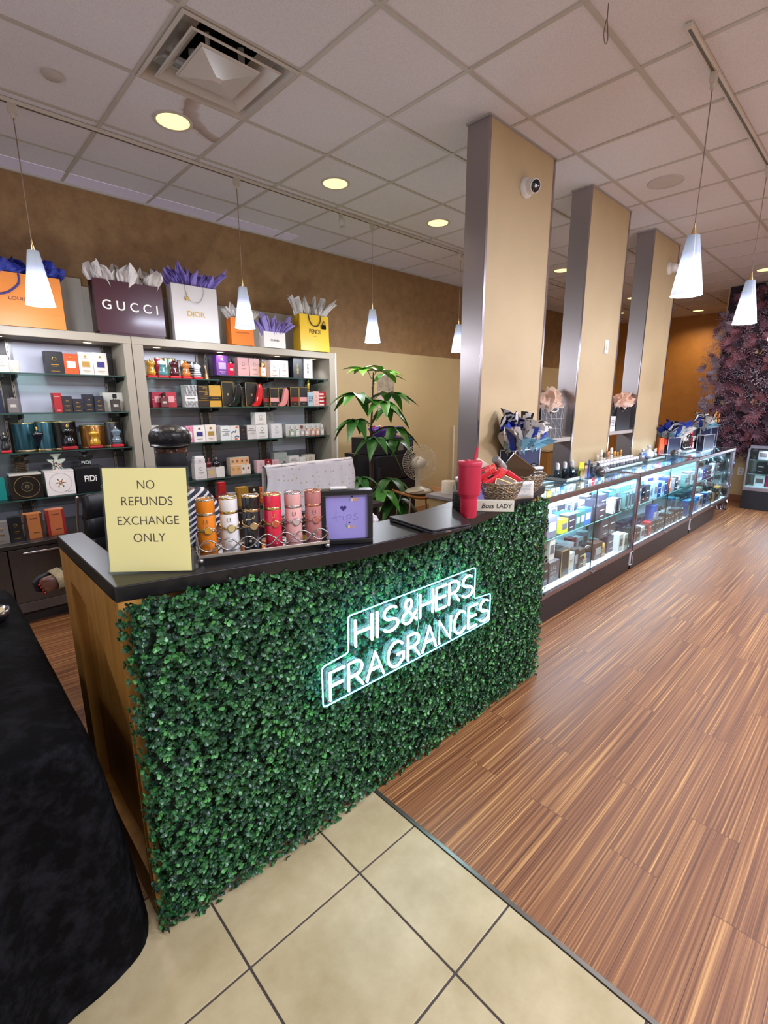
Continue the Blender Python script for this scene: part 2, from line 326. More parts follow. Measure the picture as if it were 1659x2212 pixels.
# smoke detector, speaker, hook
sd = MB().lathe([(0.05,0),(0.05,-0.008),(0.042,-0.016),(0.0001,-0.018)], 24).build('smoke_detector', mat('bdb3ab', 0.5), loc=(0.782, 3.28, HC)); tag(sd, 'small round white detector cap on the ceiling panel left of the diffuser', 'detector')
sp_ = thing('ceiling_speaker', 'round white perforated ceiling speaker between the two pendant tracks', 'speaker', (4.436, 1.53, HC))
MB().lathe([(0.125,0.0),(0.125,-0.006),(0.118,-0.009),(0.112,-0.006)], 36, caps=False).build('rim', mat('c4bcb8', 0.4), sp_)
MB().lathe([(0.112,-0.005),(0.06,-0.006),(0.0001,-0.0065)], 36, caps=False).build('grille', mat('c6bfbb', 0.7, bump=0.2, nscale=500), sp_)
hk = MB().tube(catmull([(0,0,0.02),(0,0,-0.05),(0.012,0.002,-0.075),(0.02,0.0,-0.12),(0.0,0.0,-0.145),(-0.02,0.0,-0.12),(-0.012,0,-0.075),(0.003,0.002,-0.05)], 6), 0.0018, 6).build('wire_loop', mat('6e625c', 0.4, 0.6), loc=(2.39, 1.13, HC)); tag(hk, 'thin wire loop hanging from the ceiling near the top edge', 'hook')

# recessed downlights
CANS = [(1.392,3.285),(2.617,3.285),(3.833,3.285),(5.05,3.285),(6.27,3.285),(8.70,3.285),(10.75,2.90),(8.12,1.484),(0.17,3.285),(9.95,4.0),
        (2.4,-0.05),(4.9,-0.05),(7.3,-0.05),(0.2,0.3),(-1.2,1.5),(2.4,-2.4),(4.9,-2.4),(7.3,-2.4),(0.2,-2.2)]  # this second row is out of view, added to light the floor
CLAB = ['recessed round ceiling light on the stained panel','recessed round ceiling light in front of the yellow gift bag','recessed round ceiling light beside the nearest steel column',
        'recessed round ceiling light behind the nearest column','recessed round ceiling light between first and second column','recessed round ceiling light behind the farthest column','recessed round ceiling light near the far orange wall',
        'recessed round ceiling light near the purple flower wall','recessed round ceiling light above the left wall cabinet','recessed round ceiling light in the far back corner']
can0 = None
for i, (x, y) in enumerate(CANS):
    lb = CLAB[i] if i < len(CLAB) else 'added unseen recessed ceiling light over the shop floor'
    if can0 is None:
        can0 = thing('downlight', lb, 'ceiling light', (x, y, HC), 0, 'recessed ceiling lights')
        MB().lathe([(0.112,0.001),(0.112,-0.004),(0.098,-0.007),(0.092,0.004)], 32, caps=False).build('trim_ring', mat('c8beb2', 0.4), can0)
        MB().lathe([(0.0001,-0.0035),(0.093,-0.0035)], 32, caps=False).build('lens', emis('ffe39a', 1.9), can0); c = can0
    else: c = dup(can0, (x, y, HC), 0, lb)
    lamp('downlight_lamp', 'SPOT', (x, y, HC-0.03), DOWN_W*{2: .8, 3: .8, 6: 1.8, 5: 1.3}.get(i, 1.0), DOWN_C if i < 7 or i in (8, 9) else NEUT_C, rot=(0,0,0), spot_size=math.radians(150), spot_blend=0.9, shadow_soft_size=0.09)

# pendants on tracks
GLOW = bpy.data.materials.new('pendant_glass'); GLOW.use_nodes = True; nt = GLOW.node_tree; b = nt.nodes['Principled BSDF']
tc = nt.nodes.new('ShaderNodeTexCoord'); sep = nt.nodes.new('ShaderNodeSeparateXYZ'); nt.links.new(tc.outputs['Object'], sep.inputs[0])
rp = nt.nodes.new('ShaderNodeValToRGB'); e = rp.color_ramp.elements
mr = nt.nodes.new('ShaderNodeMapRange'); mr.inputs[1].default_value = 0; mr.inputs[2].default_value = 0.3; nt.links.new(sep.outputs[2], mr.inputs[0]); nt.links.new(mr.outputs[0], rp.inputs[0])
e[0].position = 0.0; e[0].color = (0.75, 0.78, 0.95, 1); e[1].position = 1; e[1].color = (0.12, 0.14, 0.19, 1)
q = e.new(0.30); q.color = (2.6, 2.7, 3.0, 1); q = e.new(0.5); q.color = (1.1, 1.2, 1.6, 1); q = e.new(0.72); q.color = (0.32, 0.38, 0.54, 1); q = e.new(0.1); q.color = (0.9, 0.95, 1.2, 1)
nz = nt.nodes.new('ShaderNodeTexNoise'); nz.inputs['Scale'].default_value = 30; nt.links.new(tc.outputs['Object'], nz.inputs['Vector'])
mm = nt.nodes.new('ShaderNodeMix'); mm.data_type = 'RGBA'; mm.blend_type = 'MULTIPLY'; mm.inputs[0].default_value = 0.35; nt.links.new(rp.outputs[0], mm.inputs[6]); nt.links.new(nz.outputs['Color'], mm.inputs[7])
nt.links.new(mm.outputs[2], b.inputs['Emission Color']); b.inputs['Emission Strength'].default_value = 1.15
b.inputs['Base Color'].default_value = (0.22, 0.24, 0.28, 1); b.inputs['Roughness'].default_value = 0.25
BRASS = mat('dcc595', 0.25, 1.0); TRK = mat('c4bbae', 0.45)
def track(y, x0, x1, label):
    t = thing('light_track', label, 'track', (0, y, HC))
    MB().cbox(x0, x1, -0.017, 0.017, -0.022, -0.002, 0.003).build('rail', mat('cfc7bb', 0.4), t)
    MB().box(x0+0.02, x1-0.02, -0.006, 0.006, -0.0235, -0.021).build('slot', mat('5f5850', 0.5), t)
    return t
track(3.685, -1.5, 10.2, 'long beige pendant track along the wall of shelves')
track(0.927, 2.75, 10.0, 'white pendant track over the shop floor')
PEND = [(0.657,3.685,'white glass cone pendant in front of the large orange bag'),(2.0,3.685,'white glass cone pendant in front of the small orange bag'),(3.36,3.685,'white glass cone pendant above the potted plant'),(4.70,3.685,'white glass cone pendant half behind the nearest column'),
        (3.19,0.927,'white glass cone pendant nearest on the shop floor track'),(4.62,0.927,'white glass cone pendant second on the shop floor track'),(6.02,0.927,'white glass cone pendant at the right picture edge'),(-0.7,3.685,'white glass cone pendant over the left cabinet')]
p0 = None
for x, y, lb in PEND:
    if p0 is None:
        p0 = thing('pendant_lamp', lb, 'pendant lamp', (x, y, 2.064), 0, 'white cone pendants on the tracks')
        MB().cbox(-0.022, 0.022, -0.014, 0.014, 1.000, 1.05, 0.004).lathe([(0.012,0.975),(0.012,1.0)], 12).build('track_adapter', TRK, p0)
        MB().tube([(0,0,0.345),(0,0,0.98)], 0.0028, 6).build('cord', mat('7d6a5c', 0.6), p0)
        MB().lathe([(0.017,0.2995),(0.016,0.304),(0.010,0.325),(0.006,0.345),(0.004,0.36)], 16).build('cap', BRASS, p0)
        sh = MB().lathe([(0.078,0.0),(0.030,0.30)], 32, caps=False).lathe([(0.0001,0.3),(0.030,0.30)], 32, caps=False).build('shade', GLOW, p0)
        MB().lathe([(0.0001,0.006),(0.0755,0.006)], 32, caps=False).build('diffuser', emis('dfeaff', 2.2), p0)
    else: dup(p0, (x, y, 2.064), 0, lb)
    lamp('pendant_light', 'POINT', (x, y, 2.03), PEND_W, (0.85, 0.9, 1.0), shadow_soft_size=0.06)
# unseen troffers added over the open half of the shop as cool fill light
t0 = None
for x in (1.2, 3.8, 6.4):
    if t0 is None:
        t0 = thing('unseen_fill_troffer', 'added unseen cool white fill troffer over the open shop floor', 'ceiling light', (x, -1.5, HC-0.005), 0, 'added unseen troffers over the shop floor')
        MB().cbox(-0.6, 0.6, -0.3, 0.3, 0.0, 0.02, 0.004).build('frame', mat('d8d6d4', 0.4), t0)
        MB().add([(-.57,-.27,-.001),(.57,-.27,-.001),(.57,.27,-.001),(-.57,.27,-.001)], [(3,2,1,0)]).build('lens', emis('e4e4ff', 3.0), t0)
    else: dup(t0, (x, -1.5, HC-0.005))
    lamp('troffer_fill_lamp', 'AREA', (x, -1.5, HC-0.03), TROF_FILL_W, COOL_C, shape='RECTANGLE', size=1.1, size_y=0.5)

# columns: tan faces, brushed steel edges
STEEL = mat('8f868c', 0.28, 0.95)
def brushed():
    M, nt, b = newmat('brushed_steel'); N = nt.nodes.new; L = nt.links.new
    tc = N('ShaderNodeTexCoord'); mp = N('ShaderNodeMapping'); mp.inputs['Scale'].default_value = (3, 3, 260); L(tc.outputs['Object'], mp.inputs[0])
    n = N('ShaderNodeTexNoise'); n.inputs['Scale'].default_value = 1; n.inputs['Detail'].default_value = 3; L(mp.outputs[0], n.inputs['Vector'])
    mr = N('ShaderNodeMapRange'); mr.inputs[3].default_value = 0.22; mr.inputs[4].default_value = 0.42; L(n.outputs['Fac'], mr.inputs[0]); L(mr.outputs[0], b.inputs['Roughness'])
    b.inputs['Base Color'].default_value = (*lin('a29a9a'), 1); b.inputs['Metallic'].default_value = 0.95; return M
BR = brushed()
COLS = [(2.694, 3.487, 'nearest tan column with brushed steel edges and dome camera'), (4.064, 4.854, 'middle tan column with brushed steel edges and switch plate'), (5.466, 6.231, 'farthest tan column with brushed steel edges and white camera')]
for x0, x1, lb in COLS:
    t = thing('column', lb, 'column', ((x0+x1)/2, 2.01, 0)); h = (x1-x0)/2
    MB().box(-h+0.012, h-0.012, -0.078, 0.078, 0, HC).build('plaster_core', mat('b9a27c', 0.6, noise=0.04, nscale=4), t)
    MB().cbox(-h, -h+0.012, -0.08, 0.08, 0, HC, 0.002).build('steel_cladding', BR, t)
    MB().cbox(h-0.012, h, -0.08, 0.08, 0, HC, 0.002).build('steel_cladding', BR, t)
    for s in (-1, 1): MB().box(min(s*h, s*(h-0.02)), max(s*h, s*(h-0.02)), -0.083, -0.0781, 0, HC).build('corner_trim', mat('a9a0a8', 0.22, 0.95), t)
    MB().cbox(-h-0.006, h+0.006, -0.088, 0.088, HC-0.012, HC, 0.002).build('ceiling_bead', mat('9d9590', 0.4), t)
# ledges between columns
for x0, x1, zz, lb in ((3.487, 4.064, 1.20, 'pale ledge between nearest and middle columns'), (4.854, 5.466, 1.21, 'pale ledge between middle and farthest columns')):
    o = MB().cbox(x0, x1, 1.935, 2.085, zz-0.035, zz, 0.004).build('ledge', mat('a79c94', 0.4), loc=(0,0,0)); tag(o, lb, 'ledge')
SHELF_ITEMS = {
 'L1': [
  ('box', 0.5, 4.41, 0.083, 0.116, 0, 'f1ead8', 'e', 'cream perfume box with dark script'),
  ('candle', 0.571, 4.4, 0.067, 0.086, 0, 'f3ecdc', '', 'white candle jar with lid'),
  ('box', 0.817, 4.4, 0.117, 0.162, 0, '17171a', 'e', 'black perfume box with white emblem'),
  ('box', 0.923, 4.4, 0.097, 0.152, 0, 'd9541e', 'w', 'orange perfume box with white label'),
  ('box', 1.022, 4.4, 0.101, 0.168, 0, 'e9e2d2', 'g', 'white perfume box with gold label'),
  ('box', 1.123, 4.4, 0.101, 0.171, 0, 'efe6d8', 'n', 'white perfume box with navy label'),
 ],
 'L2': [
  ('box', 0.448, 4.42, 0.052, 0.159, 0, '17203a', '', 'navy perfume box at the bay edge'),
  ('rectbottle', 0.525, 4.38, 0.069, 0.144, 0, '6b6466', '', 'silver grey perfume bottle with dark cap'),
  ('box', 0.798, 4.4, 0.062, 0.143, 0, 'a81f24', 'r', 'red and black perfume box'),
  ('box', 0.864, 4.41, 0.07, 0.121, 0, '26262c', 'e', 'charcoal perfume box with small emblem'),
  ('box', 0.932, 4.4, 0.071, 0.101, 0, '23202a', 'e', 'low dark brown perfume box'),
  ('box', 1.012, 4.42, 0.077, 0.135, 0, '1b1d2b', 'e', 'tall midnight blue perfume box'),
  ('box', 1.08, 4.4, 0.069, 0.122, 0, '20232f', 'e', 'slate blue perfume box'),
  ('box', 1.203, 4.47, 0.158, 0.151, 0, 'e6e1d6', '', 'wide white perfume box'),
  ('rectbottle', 1.189, 4.37, 0.071, 0.138, 0, '101014', '', 'black square perfume bottle before white box'),
 ],
 'L3': [
  ('torso', 0.441, 4.37, 0.057, 0.146, 0, '23262a', 'cd1b2a', 'dark torso bottle on red plinth at the bay edge'),
  ('can', 0.576, 4.46, 0.14, 0.206, 0, '26505c', '', 'wide teal metal perfume can'),
  ('can', 0.705, 4.47, 0.114, 0.212, 0, '3a6572', '', 'teal metal perfume can beside wider one'),
  ('torsoup', 0.639, 4.36, 0.084, 0.178, 0, '12161f', 'd9b25a', 'dark blue flared bottle with gold ball foot'),
  ('can', 0.836, 4.47, 0.169, 0.213, 0, '231d1c', '', 'black metal perfume can'),
  ('torso', 0.833, 4.36, 0.097, 0.191, 0, '0f0f12', 'a01522', 'black torso bottle on red plinth'),
  ('can', 1.038, 4.46, 0.192, 0.177, 0, '8a5a26', '', 'bronze gold metal perfume can'),
  ('torso', 1.01, 4.36, 0.09, 0.155, 0, 'd29a2e', 'a01522', 'gold cage torso bottle on red plinth'),
  ('can', 1.172, 4.46, 0.111, 0.199, 0, '55545a', '', 'grey metal perfume can'),
  ('torso', 1.169, 4.36, 0.085, 0.166, 0, '6d7f8c', 'c01a26', 'blue grey striped torso bottle on red plinth'),
 ],
 'L4': [
  ('box', 0.365, 4.4, 0.078, 0.163, 0, '12867e', '', 'turquoise perfume box at the bay edge'),
  ('cube', 0.525, 4.36, 0.19, 0.184, 0, '1d1712', 'c', 'black square gift box with gold rings'),
  ('star', 0.516, 4.4, 0.115, 0.141, 0.17, '2b2016', '', 'dark bronze star shaped perfume bottle'),
  ('cube', 0.736, 4.36, 0.188, 0.188, 0, 'eae2dc', 'd', 'white square gift box with dotted circle'),
  ('star', 0.743, 4.4, 0.119, 0.141, 0.165, 'efe8dc', 'dots', 'white dotted star shaped perfume bottle'),
  ('cube', 0.94, 4.36, 0.192, 0.198, 0, '141416', 'f', 'black square gift box with white lettering'),
  ('star', 0.937, 4.4, 0.115, 0.149, 0.168, '121214', 'fidi', 'black star shaped perfume bottle with white lettering'),
 ],
 'L5': [
  ('box', 0.3, 3.98, 0.081, 0.151, 0, '7b7570', 'e', 'grey perfume box with silver lid'),
  ('box', 0.381, 3.99, 0.074, 0.17, 0, '19171a', 'e', 'black perfume box with winged emblem'),
  ('box', 0.486, 4.0, 0.108, 0.174, 0, 'b06c3c', 'b', 'tan and brown perfume box'),
  ('box', 0.614, 4.0, 0.111, 0.185, 0, 'b4623a', 'r', 'tan and red perfume box'),
 ],
 'R1': [
  ('can', 1.511, 4.47, 0.083, 0.144, 0, 'b9a78e', '', 'beige metal torso can'),
  ('torso', 1.492, 4.36, 0.081, 0.156, 0, 'd8a33a', 'd01424', 'gold torso bottle with flower collar on red plinth'),
  ('can', 1.609, 4.48, 0.082, 0.174, 0, '8f2436', '', 'crimson and green metal torso can'),
  ('torso', 1.584, 4.36, 0.08, 0.162, 0, '4f8c92', 'd01424', 'teal torso bottle with white shoulders on red plinth'),
  ('can', 1.694, 4.47, 0.104, 0.176, 0, '7f9a80', '', 'sage green metal torso can'),
  ('torso', 1.683, 4.36, 0.086, 0.165, 0, '4a1620', 'd01424', 'dark ruby torso bottle on red plinth'),
  ('can', 1.798, 4.47, 0.082, 0.163, 0, '8d8a84', '', 'clear striped metal torso can'),
  ('torso', 1.785, 4.36, 0.081, 0.156, 0, 'c2702c', 'd01424', 'amber torso bottle on red plinth'),
  ('can', 1.887, 4.47, 0.08, 0.157, 0, '3b3b40', 'stripe', 'black and white striped torso can'),
  ('torso', 1.882, 4.36, 0.079, 0.146, 0, 'd8d4d6', 'd01424', 'striped torso bottle on red plinth'),
  ('rabbit', 1.976, 4.38, 0.06, 0.129, 0, '9a7a58', '', 'small bronze figurine perfume bottle'),
  ('box', 2.132, 4.4, 0.118, 0.177, 0, '6b3a8c', 'w', 'purple perfume box with silver crest'),
  ('rectbottle', 2.212, 4.38, 0.065, 0.158, 0, 'c3123f', '', 'magenta perfume bottle with dark cap'),
  ('box', 2.346, 4.4, 0.116, 0.17, 0, 'dca6a4', 'e', 'pink perfume box with crest'),
  ('box', 2.463, 4.4, 0.11, 0.169, 0, 'dcb0a8', 'e', 'pale pink perfume box with crest'),
  ('rectbottle', 2.536, 4.37, 0.061, 0.13, 0.063, 'd9802e', '', 'amber perfume bottle with gold cap'),
  ('box', 2.62, 4.43, 0.057, 0.151, 0, 'e0b48e', '', 'peach perfume box behind amber bottle'),
  ('box', 2.683, 4.4, 0.106, 0.165, 0, 'd9cfc9', 'e', 'pearl white perfume box with crest'),
  ('box', 2.793, 4.4, 0.104, 0.167, 0, 'dcd5cf', 'e', 'white perfume box with small crest'),
  ('box', 2.958, 4.4, 0.114, 0.203, 0, '15161d', 'v', 'black perfume box with gold vertical lettering'),
  ('box', 3.086, 4.4, 0.118, 0.207, 0, 'e0dcd9', 'v', 'white and red perfume box with vertical lettering'),
 ],
 'R2': [
  ('box', 1.528, 4.4, 0.095, 0.127, 0, 'a8213c', 'p', 'crimson perfume box with pink label'),
  ('box', 1.64, 4.4, 0.091, 0.129, 0, 'b02a38', 'p', 'raspberry perfume box with pink label'),
  ('rectbottle', 1.569, 4.36, 0.069, 0.119, 0, '5c0f1e', '', 'dark red glass bottle between crimson boxes'),
  ('box', 1.819, 4.4, 0.117, 0.193, 0, 'd9d6d2', 'zebra', 'zebra striped perfume box with white band'),
  ('box', 1.933, 4.4, 0.104, 0.196, 0, '2b2018', 'band', 'dark brown and gold perfume box'),
  ('box', 2.043, 4.4, 0.116, 0.195, 0, 'c8963a', 'band', 'gold perfume box with black band'),
  ('box', 2.179, 4.42, 0.126, 0.23, 0, '2c2820', 'frame', 'tall black perfume box with gold frame'),
  ('shoe', 2.233, 4.36, 0.146, 0.217, 0, '0d0f16', '', 'black stiletto shaped perfume bottle'),
  ('box', 2.349, 4.44, 0.044, 0.188, 0, '26221f', 'frame', 'narrow black perfume box with white label'),
  ('box', 2.424, 4.42, 0.135, 0.229, 0, '241f1c', 'frame', 'broad black perfume box with gold frame'),
  ('shoe', 2.471, 4.36, 0.126, 0.22, 0, 'c5141a', '', 'red stiletto shaped perfume bottle'),
  ('box', 2.583, 4.42, 0.063, 0.176, 0, '241b19', 'bandr', 'black perfume box with red band behind red shoe'),
  ('box', 2.667, 4.4, 0.107, 0.182, 0, '221d1d', 'bandp', 'black perfume box with pink band beside red shoe'),
  ('box', 2.818, 4.46, 0.139, 0.187, 0, '15130f', 'frame', 'tall black perfume box behind pink shoe'),
  ('shoe', 2.763, 4.36, 0.126, 0.183, 0, 'de8b88', '', 'pink stiletto shaped perfume bottle'),
  ('box', 2.907, 4.4, 0.108, 0.193, 0, '241b19', 'bandr', 'black perfume box with red band beside pink shoe'),
  ('box', 3.019, 4.4, 0.117, 0.196, 0, '201c1d', 'bandp', 'black perfume box with pink band near the end'),
  ('box', 3.096, 4.38, 0.066, 0.144, 0, 'a9bcc6', '212', 'pale blue perfume box with black lettering'),
  ('bullet', 3.097, 4.39, 0.042, 0.129, 0.148, 'd2b04a', '', 'gold bullet shaped bottle atop pale blue box'),
  ('box', 3.169, 4.38, 0.079, 0.155, 0, 'e0b3ab', 'e', 'blush pink perfume box at the shelf end'),
  ('box', 3.252, 4.38, 0.087, 0.152, 0, 'b0232c', 'stripe', 'red and white striped perfume box'),
 ],
 'R3': [
  ('box', 1.477, 4.4, 0.076, 0.161, 0, 'dbd6cf', 'e', 'white perfume box behind the leather cap'),
  ('box', 1.776, 4.4, 0.067, 0.148, 0, 'e08fa8', 'w', 'pink perfume box with white label'),
  ('box', 1.858, 4.38, 0.107, 0.149, 0, 'ebe5e2', 'n', 'white perfume box with violet label'),
  ('box', 1.965, 4.38, 0.106, 0.152, 0, 'e8dcd2', 'g', 'ivory perfume box with gold label'),
  ('box', 2.058, 4.42, 0.041, 0.142, 0, 'aaa39f', '', 'narrow grey perfume box'),
  ('box', 2.11, 4.38, 0.102, 0.138, 0, 'dfe2e0', 't', 'white perfume box with grey lettering'),
  ('box', 2.206, 4.38, 0.09, 0.136, 0, 'e6dfd4', 'splash', 'ivory perfume box with blue and red splashes'),
  ('box', 2.288, 4.38, 0.073, 0.133, 0, '2d2930', 'e', 'dark plum perfume box between pale ones'),
  ('box', 2.38, 4.38, 0.1, 0.135, 0, 'd9d2cd', 't', 'pearl perfume box with grey lettering'),
  ('box', 2.487, 4.37, 0.134, 0.141, 0, 'e4e0dc', 'e', 'large white perfume box under another'),
  ('box', 2.482, 4.37, 0.128, 0.121, 0.135, 'e2ddd6', 'e', 'white perfume box topmost of a stack of two'),
  ('box', 2.645, 4.47, 0.081, 0.126, 0.131, '8e8886', 'e', 'grey perfume box behind the white stack'),
  ('box', 2.662, 4.38, 0.13, 0.14, 0, 'dedadb', 'e', 'square white perfume box right of the stack'),
  ('box', 3.065, 4.47, 0.495, 0.124, 0, 'd8d2cc', '', 'long white tester box behind clear bottles'),
  ('clear', 2.834, 4.36, 0.062, 0.114, 0, '9fae9a', '', 'clear tester bottle with green tint'),
  ('clear', 2.9, 4.36, 0.058, 0.11, 0, 'cfd6d4', '', 'clear tester bottle with white label'),
  ('clear', 2.961, 4.36, 0.053, 0.116, 0, 'b7a8a0', '', 'clear tester bottle with brown cap'),
  ('clear', 3.02, 4.36, 0.054, 0.112, 0, 'c9b0ae', '', 'clear tester bottle with rosy tint'),
  ('clear', 3.098, 4.36, 0.055, 0.113, 0, 'd59a86', '', 'clear tester bottle with coral tint'),
  ('clear', 3.16, 4.36, 0.055, 0.114, 0, 'd9a590', '', 'clear tester bottle with peach tint'),
  ('clear', 3.222, 4.36, 0.056, 0.115, 0, 'c2c0b8', '', 'clear tester bottle at the shelf end'),
 ],
 'R4': [
  ('box', 1.84, 4.38, 0.113, 0.145, 0, 'ddd6d2', 'e', 'white perfume box beside the striped shoulder'),
  ('jar', 1.838, 4.38, 0.108, 0.068, 0.143, 'd8d0d2', '', 'clear square jar with white lid'),
  ('apple', 1.932, 4.38, 0.058, 0.09, 0.096, '5d1420', '', 'ruby apple shaped perfume bottle'),
  ('apple', 2.008, 4.38, 0.077, 0.1, 0.089, '17121c', '', 'black apple shaped perfume bottle'),
  ('box', 1.941, 4.38, 0.085, 0.1, 0, 'b9a59c', 'oval', 'grey perfume box with pink oval'),
  ('box', 2.028, 4.38, 0.087, 0.097, 0, 'e0dad2', '', 'plain white perfume box under black bottle'),
  ('set', 2.236, 4.39, 0.199, 0.09, 0.08, 'dda274', '', 'peach miniature gift set topmost of two'),
  ('set', 2.239, 4.38, 0.21, 0.1, 0, 'd9a985', '', 'peach and white miniature gift set below another'),
  ('box', 2.459, 4.38, 0.093, 0.121, 0, 'dcb6ba', 'e', 'light pink perfume box near the covered screen'),
  ('box', 2.558, 4.4, 0.08, 0.123, 0, '8e1f2d', 'w', 'burgundy perfume box with cream panel'),
  ('box', 2.651, 4.42, 0.082, 0.111, 0, 'd6a8ae', 'e', 'rosy perfume box beside burgundy one'),
  ('box', 2.765, 4.5, 0.165, 0.172, 0, 'c9c5c0', '', 'large white perfume box behind silver bottle'),
  ('apple', 2.748, 4.37, 0.09, 0.111, 0, '8e8a88', '', 'silver domed perfume bottle'),
  ('box', 2.884, 4.42, 0.128, 0.134, 0, 'dad3cc', 't', 'cream perfume box with faint lettering'),
  ('box', 2.992, 4.42, 0.09, 0.111, 0, 'dcd8d0', '', 'small cream perfume box'),
  ('box', 3.091, 4.42, 0.129, 0.132, 0, 'd5cdc0', 'e', 'cream perfume box nearest the bay side'),
 ],
 'R5': [
  ('box', 1.868, 4.02, 0.064, 0.098, 0.135, 'b3161d', 'e', 'small red perfume box atop another'),
  ('box', 1.879, 4.02, 0.094, 0.116, 0, 'b41a20', 'e', 'red perfume box under a smaller red one'),
  ('box', 1.959, 4.03, 0.075, 0.125, 0, 'a8a2a0', 'g', 'silver perfume box with amber label'),
  ('box', 2.056, 4.0, 0.1, 0.169, 0, 'a87b2a', 'e', 'gold perfume box beside black one'),
  ('box', 2.16, 4.0, 0.108, 0.164, 0, '2a2722', 'g', 'black perfume box with gold square'),
  ('box', 2.25, 4.02, 0.048, 0.144, 0, 'd8631c', 'g', 'orange perfume box at the covered screen'),
 ],
}
# ------------------------------------------------------------------ fittings on the columns
WPL = mat('dedad6', 0.35)
def dome_camera(x, z, label, look):
    t = thing('dome_camera', label, 'camera', (x, 1.931, z))
    MB().lathe([(0.062,0),(0.062,0.012),(0.05,0.03)], 28, M=RX(PI/2)).build('mount', WPL, t)
    R = Matrix.Translation((0,-0.045,0.0)) @ look
    MB().ball((0,0,0), 0.046, 24, M=R).build('eyeball', WPL, t)
    MB().lathe([(0.036,0.026),(0.036,0.040),(0.03,0.044),(0.0001,0.045)], 24, M=R).build('lens_window', mat('15151a', 0.12), t)
    MB().lathe([(0.036,0.024),(0.041,0.030),(0.041,0.040),(0.036,0.041)], 24, M=R, caps=False).build('bezel', WPL, t)
dome_camera(3.117, 2.852, 'white dome security camera with black lens high on the nearest column', RX(PI/2+0.30) @ RY(-0.30))
dome_camera(5.971, 2.857, 'white dome security camera high on the farthest column', RZ(1.25) @ RX(PI/2+0.1))
sw = thing('switch_plate', 'white rectangular switch plate on the middle column', 'switch', (4.60, 1.931, 1.975))
MB().cbox(-0.036, 0.036, -0.006, 0, -0.06, 0.06, 0.003).build('plate', WPL, sw); MB().cbox(-0.012, 0.012, -0.012, -0.005, -0.025, 0.025, 0.003).build('rocker', mat('cfccc8', 0.3), sw)

# ------------------------------------------------------------------ wall display cabinet
UF, UB, UT = 4.30, 4.64, 2.005
TAUPE = mat('a49a8a', 0.5); TAUPE2 = mat('b3aca0', 0.45); DARK = mat('2b2624', 0.45)
PANEL = mat('77747c', 0.25, spec=0.6); PANEL_LIT = mat('c9c9d8', 0.35)
un = thing('display_cabinet', 'taupe wall display cabinet with lit glass shelf bays of perfume', 'display cabinet', (0, 0, 0))
X0U, X1U, XD = -0.9, 3.365, 1.335
fr = MB()
fr.cbox(X0U, X1U, UF, UB, 1.945, UT, 0.003)
fr.box(1.272, XD-0.003, UF, UB, 0.575, 1.945).box(XD+0.003, 1.42, UF, UB, 0.575, 1.945).box(3.295, X1U, UF, UB, 0.575, 1.945)
fr.box(XD-0.003, XD+0.003, UF+0.004, UB, 0.575, 1.945)
fr.build('carcass', TAUPE, un)
MB().cbox(X1U, X1U+0.02, UF-0.006, WB-0.006, 0.0, UT+0.004, 0.003).build('end_panel', mat('d5d2cc', 0.4), un)
MB().box(XD-0.0025, XD+0.0025, UF-0.001, UF+0.002, 0.58, UT).build('joint_shadow_gap', mat('3a332d', 0.8), un)
MB().cbox(X0U, 1.12, 4.655, 4.675, UT, 2.448, 0.002).build('back_fascia', TAUPE2, un)
MB().cbox(1.12, 3.40, 4.655, 4.675, UT, 2.395, 0.002).build('back_fascia', TAUPE2, un)
MB().box(X0U, 1.272, 4.61, 4.63, 0.575, 1.945).box(1.42, 3.295, 4.61, 4.63, 0.575, 1.945).build('back_panel', PANEL, un)
for x0, x1, z0, z1 in ((0.60, 1.20, 1.16, 1.93), (1.43, 1.97, 1.46, 1.93), (2.74, 3.16, 0.98, 1.44)): MB().box(x0, x1, 4.6075, 4.6105, z0, z1).build('painted_lit_panel', PANEL_LIT, un)  # spot light on the grey back, painted as three paler lilac panels
for x in (0.53, 1.235, 2.02, 2.62, 3.22):
    st = MB().box(x-0.045, x+0.045, 4.598, 4.612, 0.58, 1.94).build('upright', mat('342e2c', 0.4), un)
    for s in (-1, 1):
        q = MB().box(x+s*0.04-0.009, x+s*0.04+0.009, 4.590, 4.599, 0.58, 1.94, 0)
        for k in range(34): q.box(x+s*0.04-0.002, x+s*0.04+0.002, 4.5885, 4.5902, 0.60+k*0.04, 0.622+k*0.04, 1)
        q.build('slotted_standard', [mat('8d8378', 0.35, 0.8), mat('15120f', 0.8)], st)
GSH = glass('d8eee6', 0.93, 0.7); GED = mat('2e4a44', 0.2)
SHELVES = [(-0.88, 1.268, 1.70), (-0.88, 1.268, 1.42), (-0.88, 1.268, 1.14), (-0.88, 1.268, 0.80),
           (1.424, 2.06, 1.695), (2.064, 3.29, 1.737), (1.424, 3.29, 1.452), (1.424, 3.29, 1.14), (1.424, 3.29, 0.80)]
for x0, x1, z in SHELVES:
    s_ = MB().box(x0, x1, 4.33, 4.60, z-0.009, z).build('glass_shelf', GSH, un)
    MB().box(x0, x1, 4.326, 4.3302, z-0.009, z).build('shelf_edge', GED, s_)
    for x in (0.53, 1.235, 2.02, 2.62, 3.22):
        if x0 < x < x1+0.03:
            for s in (-1, 1): MB().add([(x+s*.04-.006,4.37,z-.032),(x+s*.04+.006,4.37,z-.032),(x+s*.04+.006,4.60,z-.055),(x+s*.04-.006,4.60,z-.055),(x+s*.04-.006,4.37,z-.0095),(x+s*.04+.006,4.37,z-.0095),(x+s*.04+.006,4.60,z-.0095),(x+s*.04-.006,4.60,z-.0095)],
                                     [(0,3,2,1),(4,5,6,7),(0,1,5,4),(1,2,6,5),(2,3,7,6),(3,0,4,7)]).build('bracket', mat('231f1e', 0.4), s_)
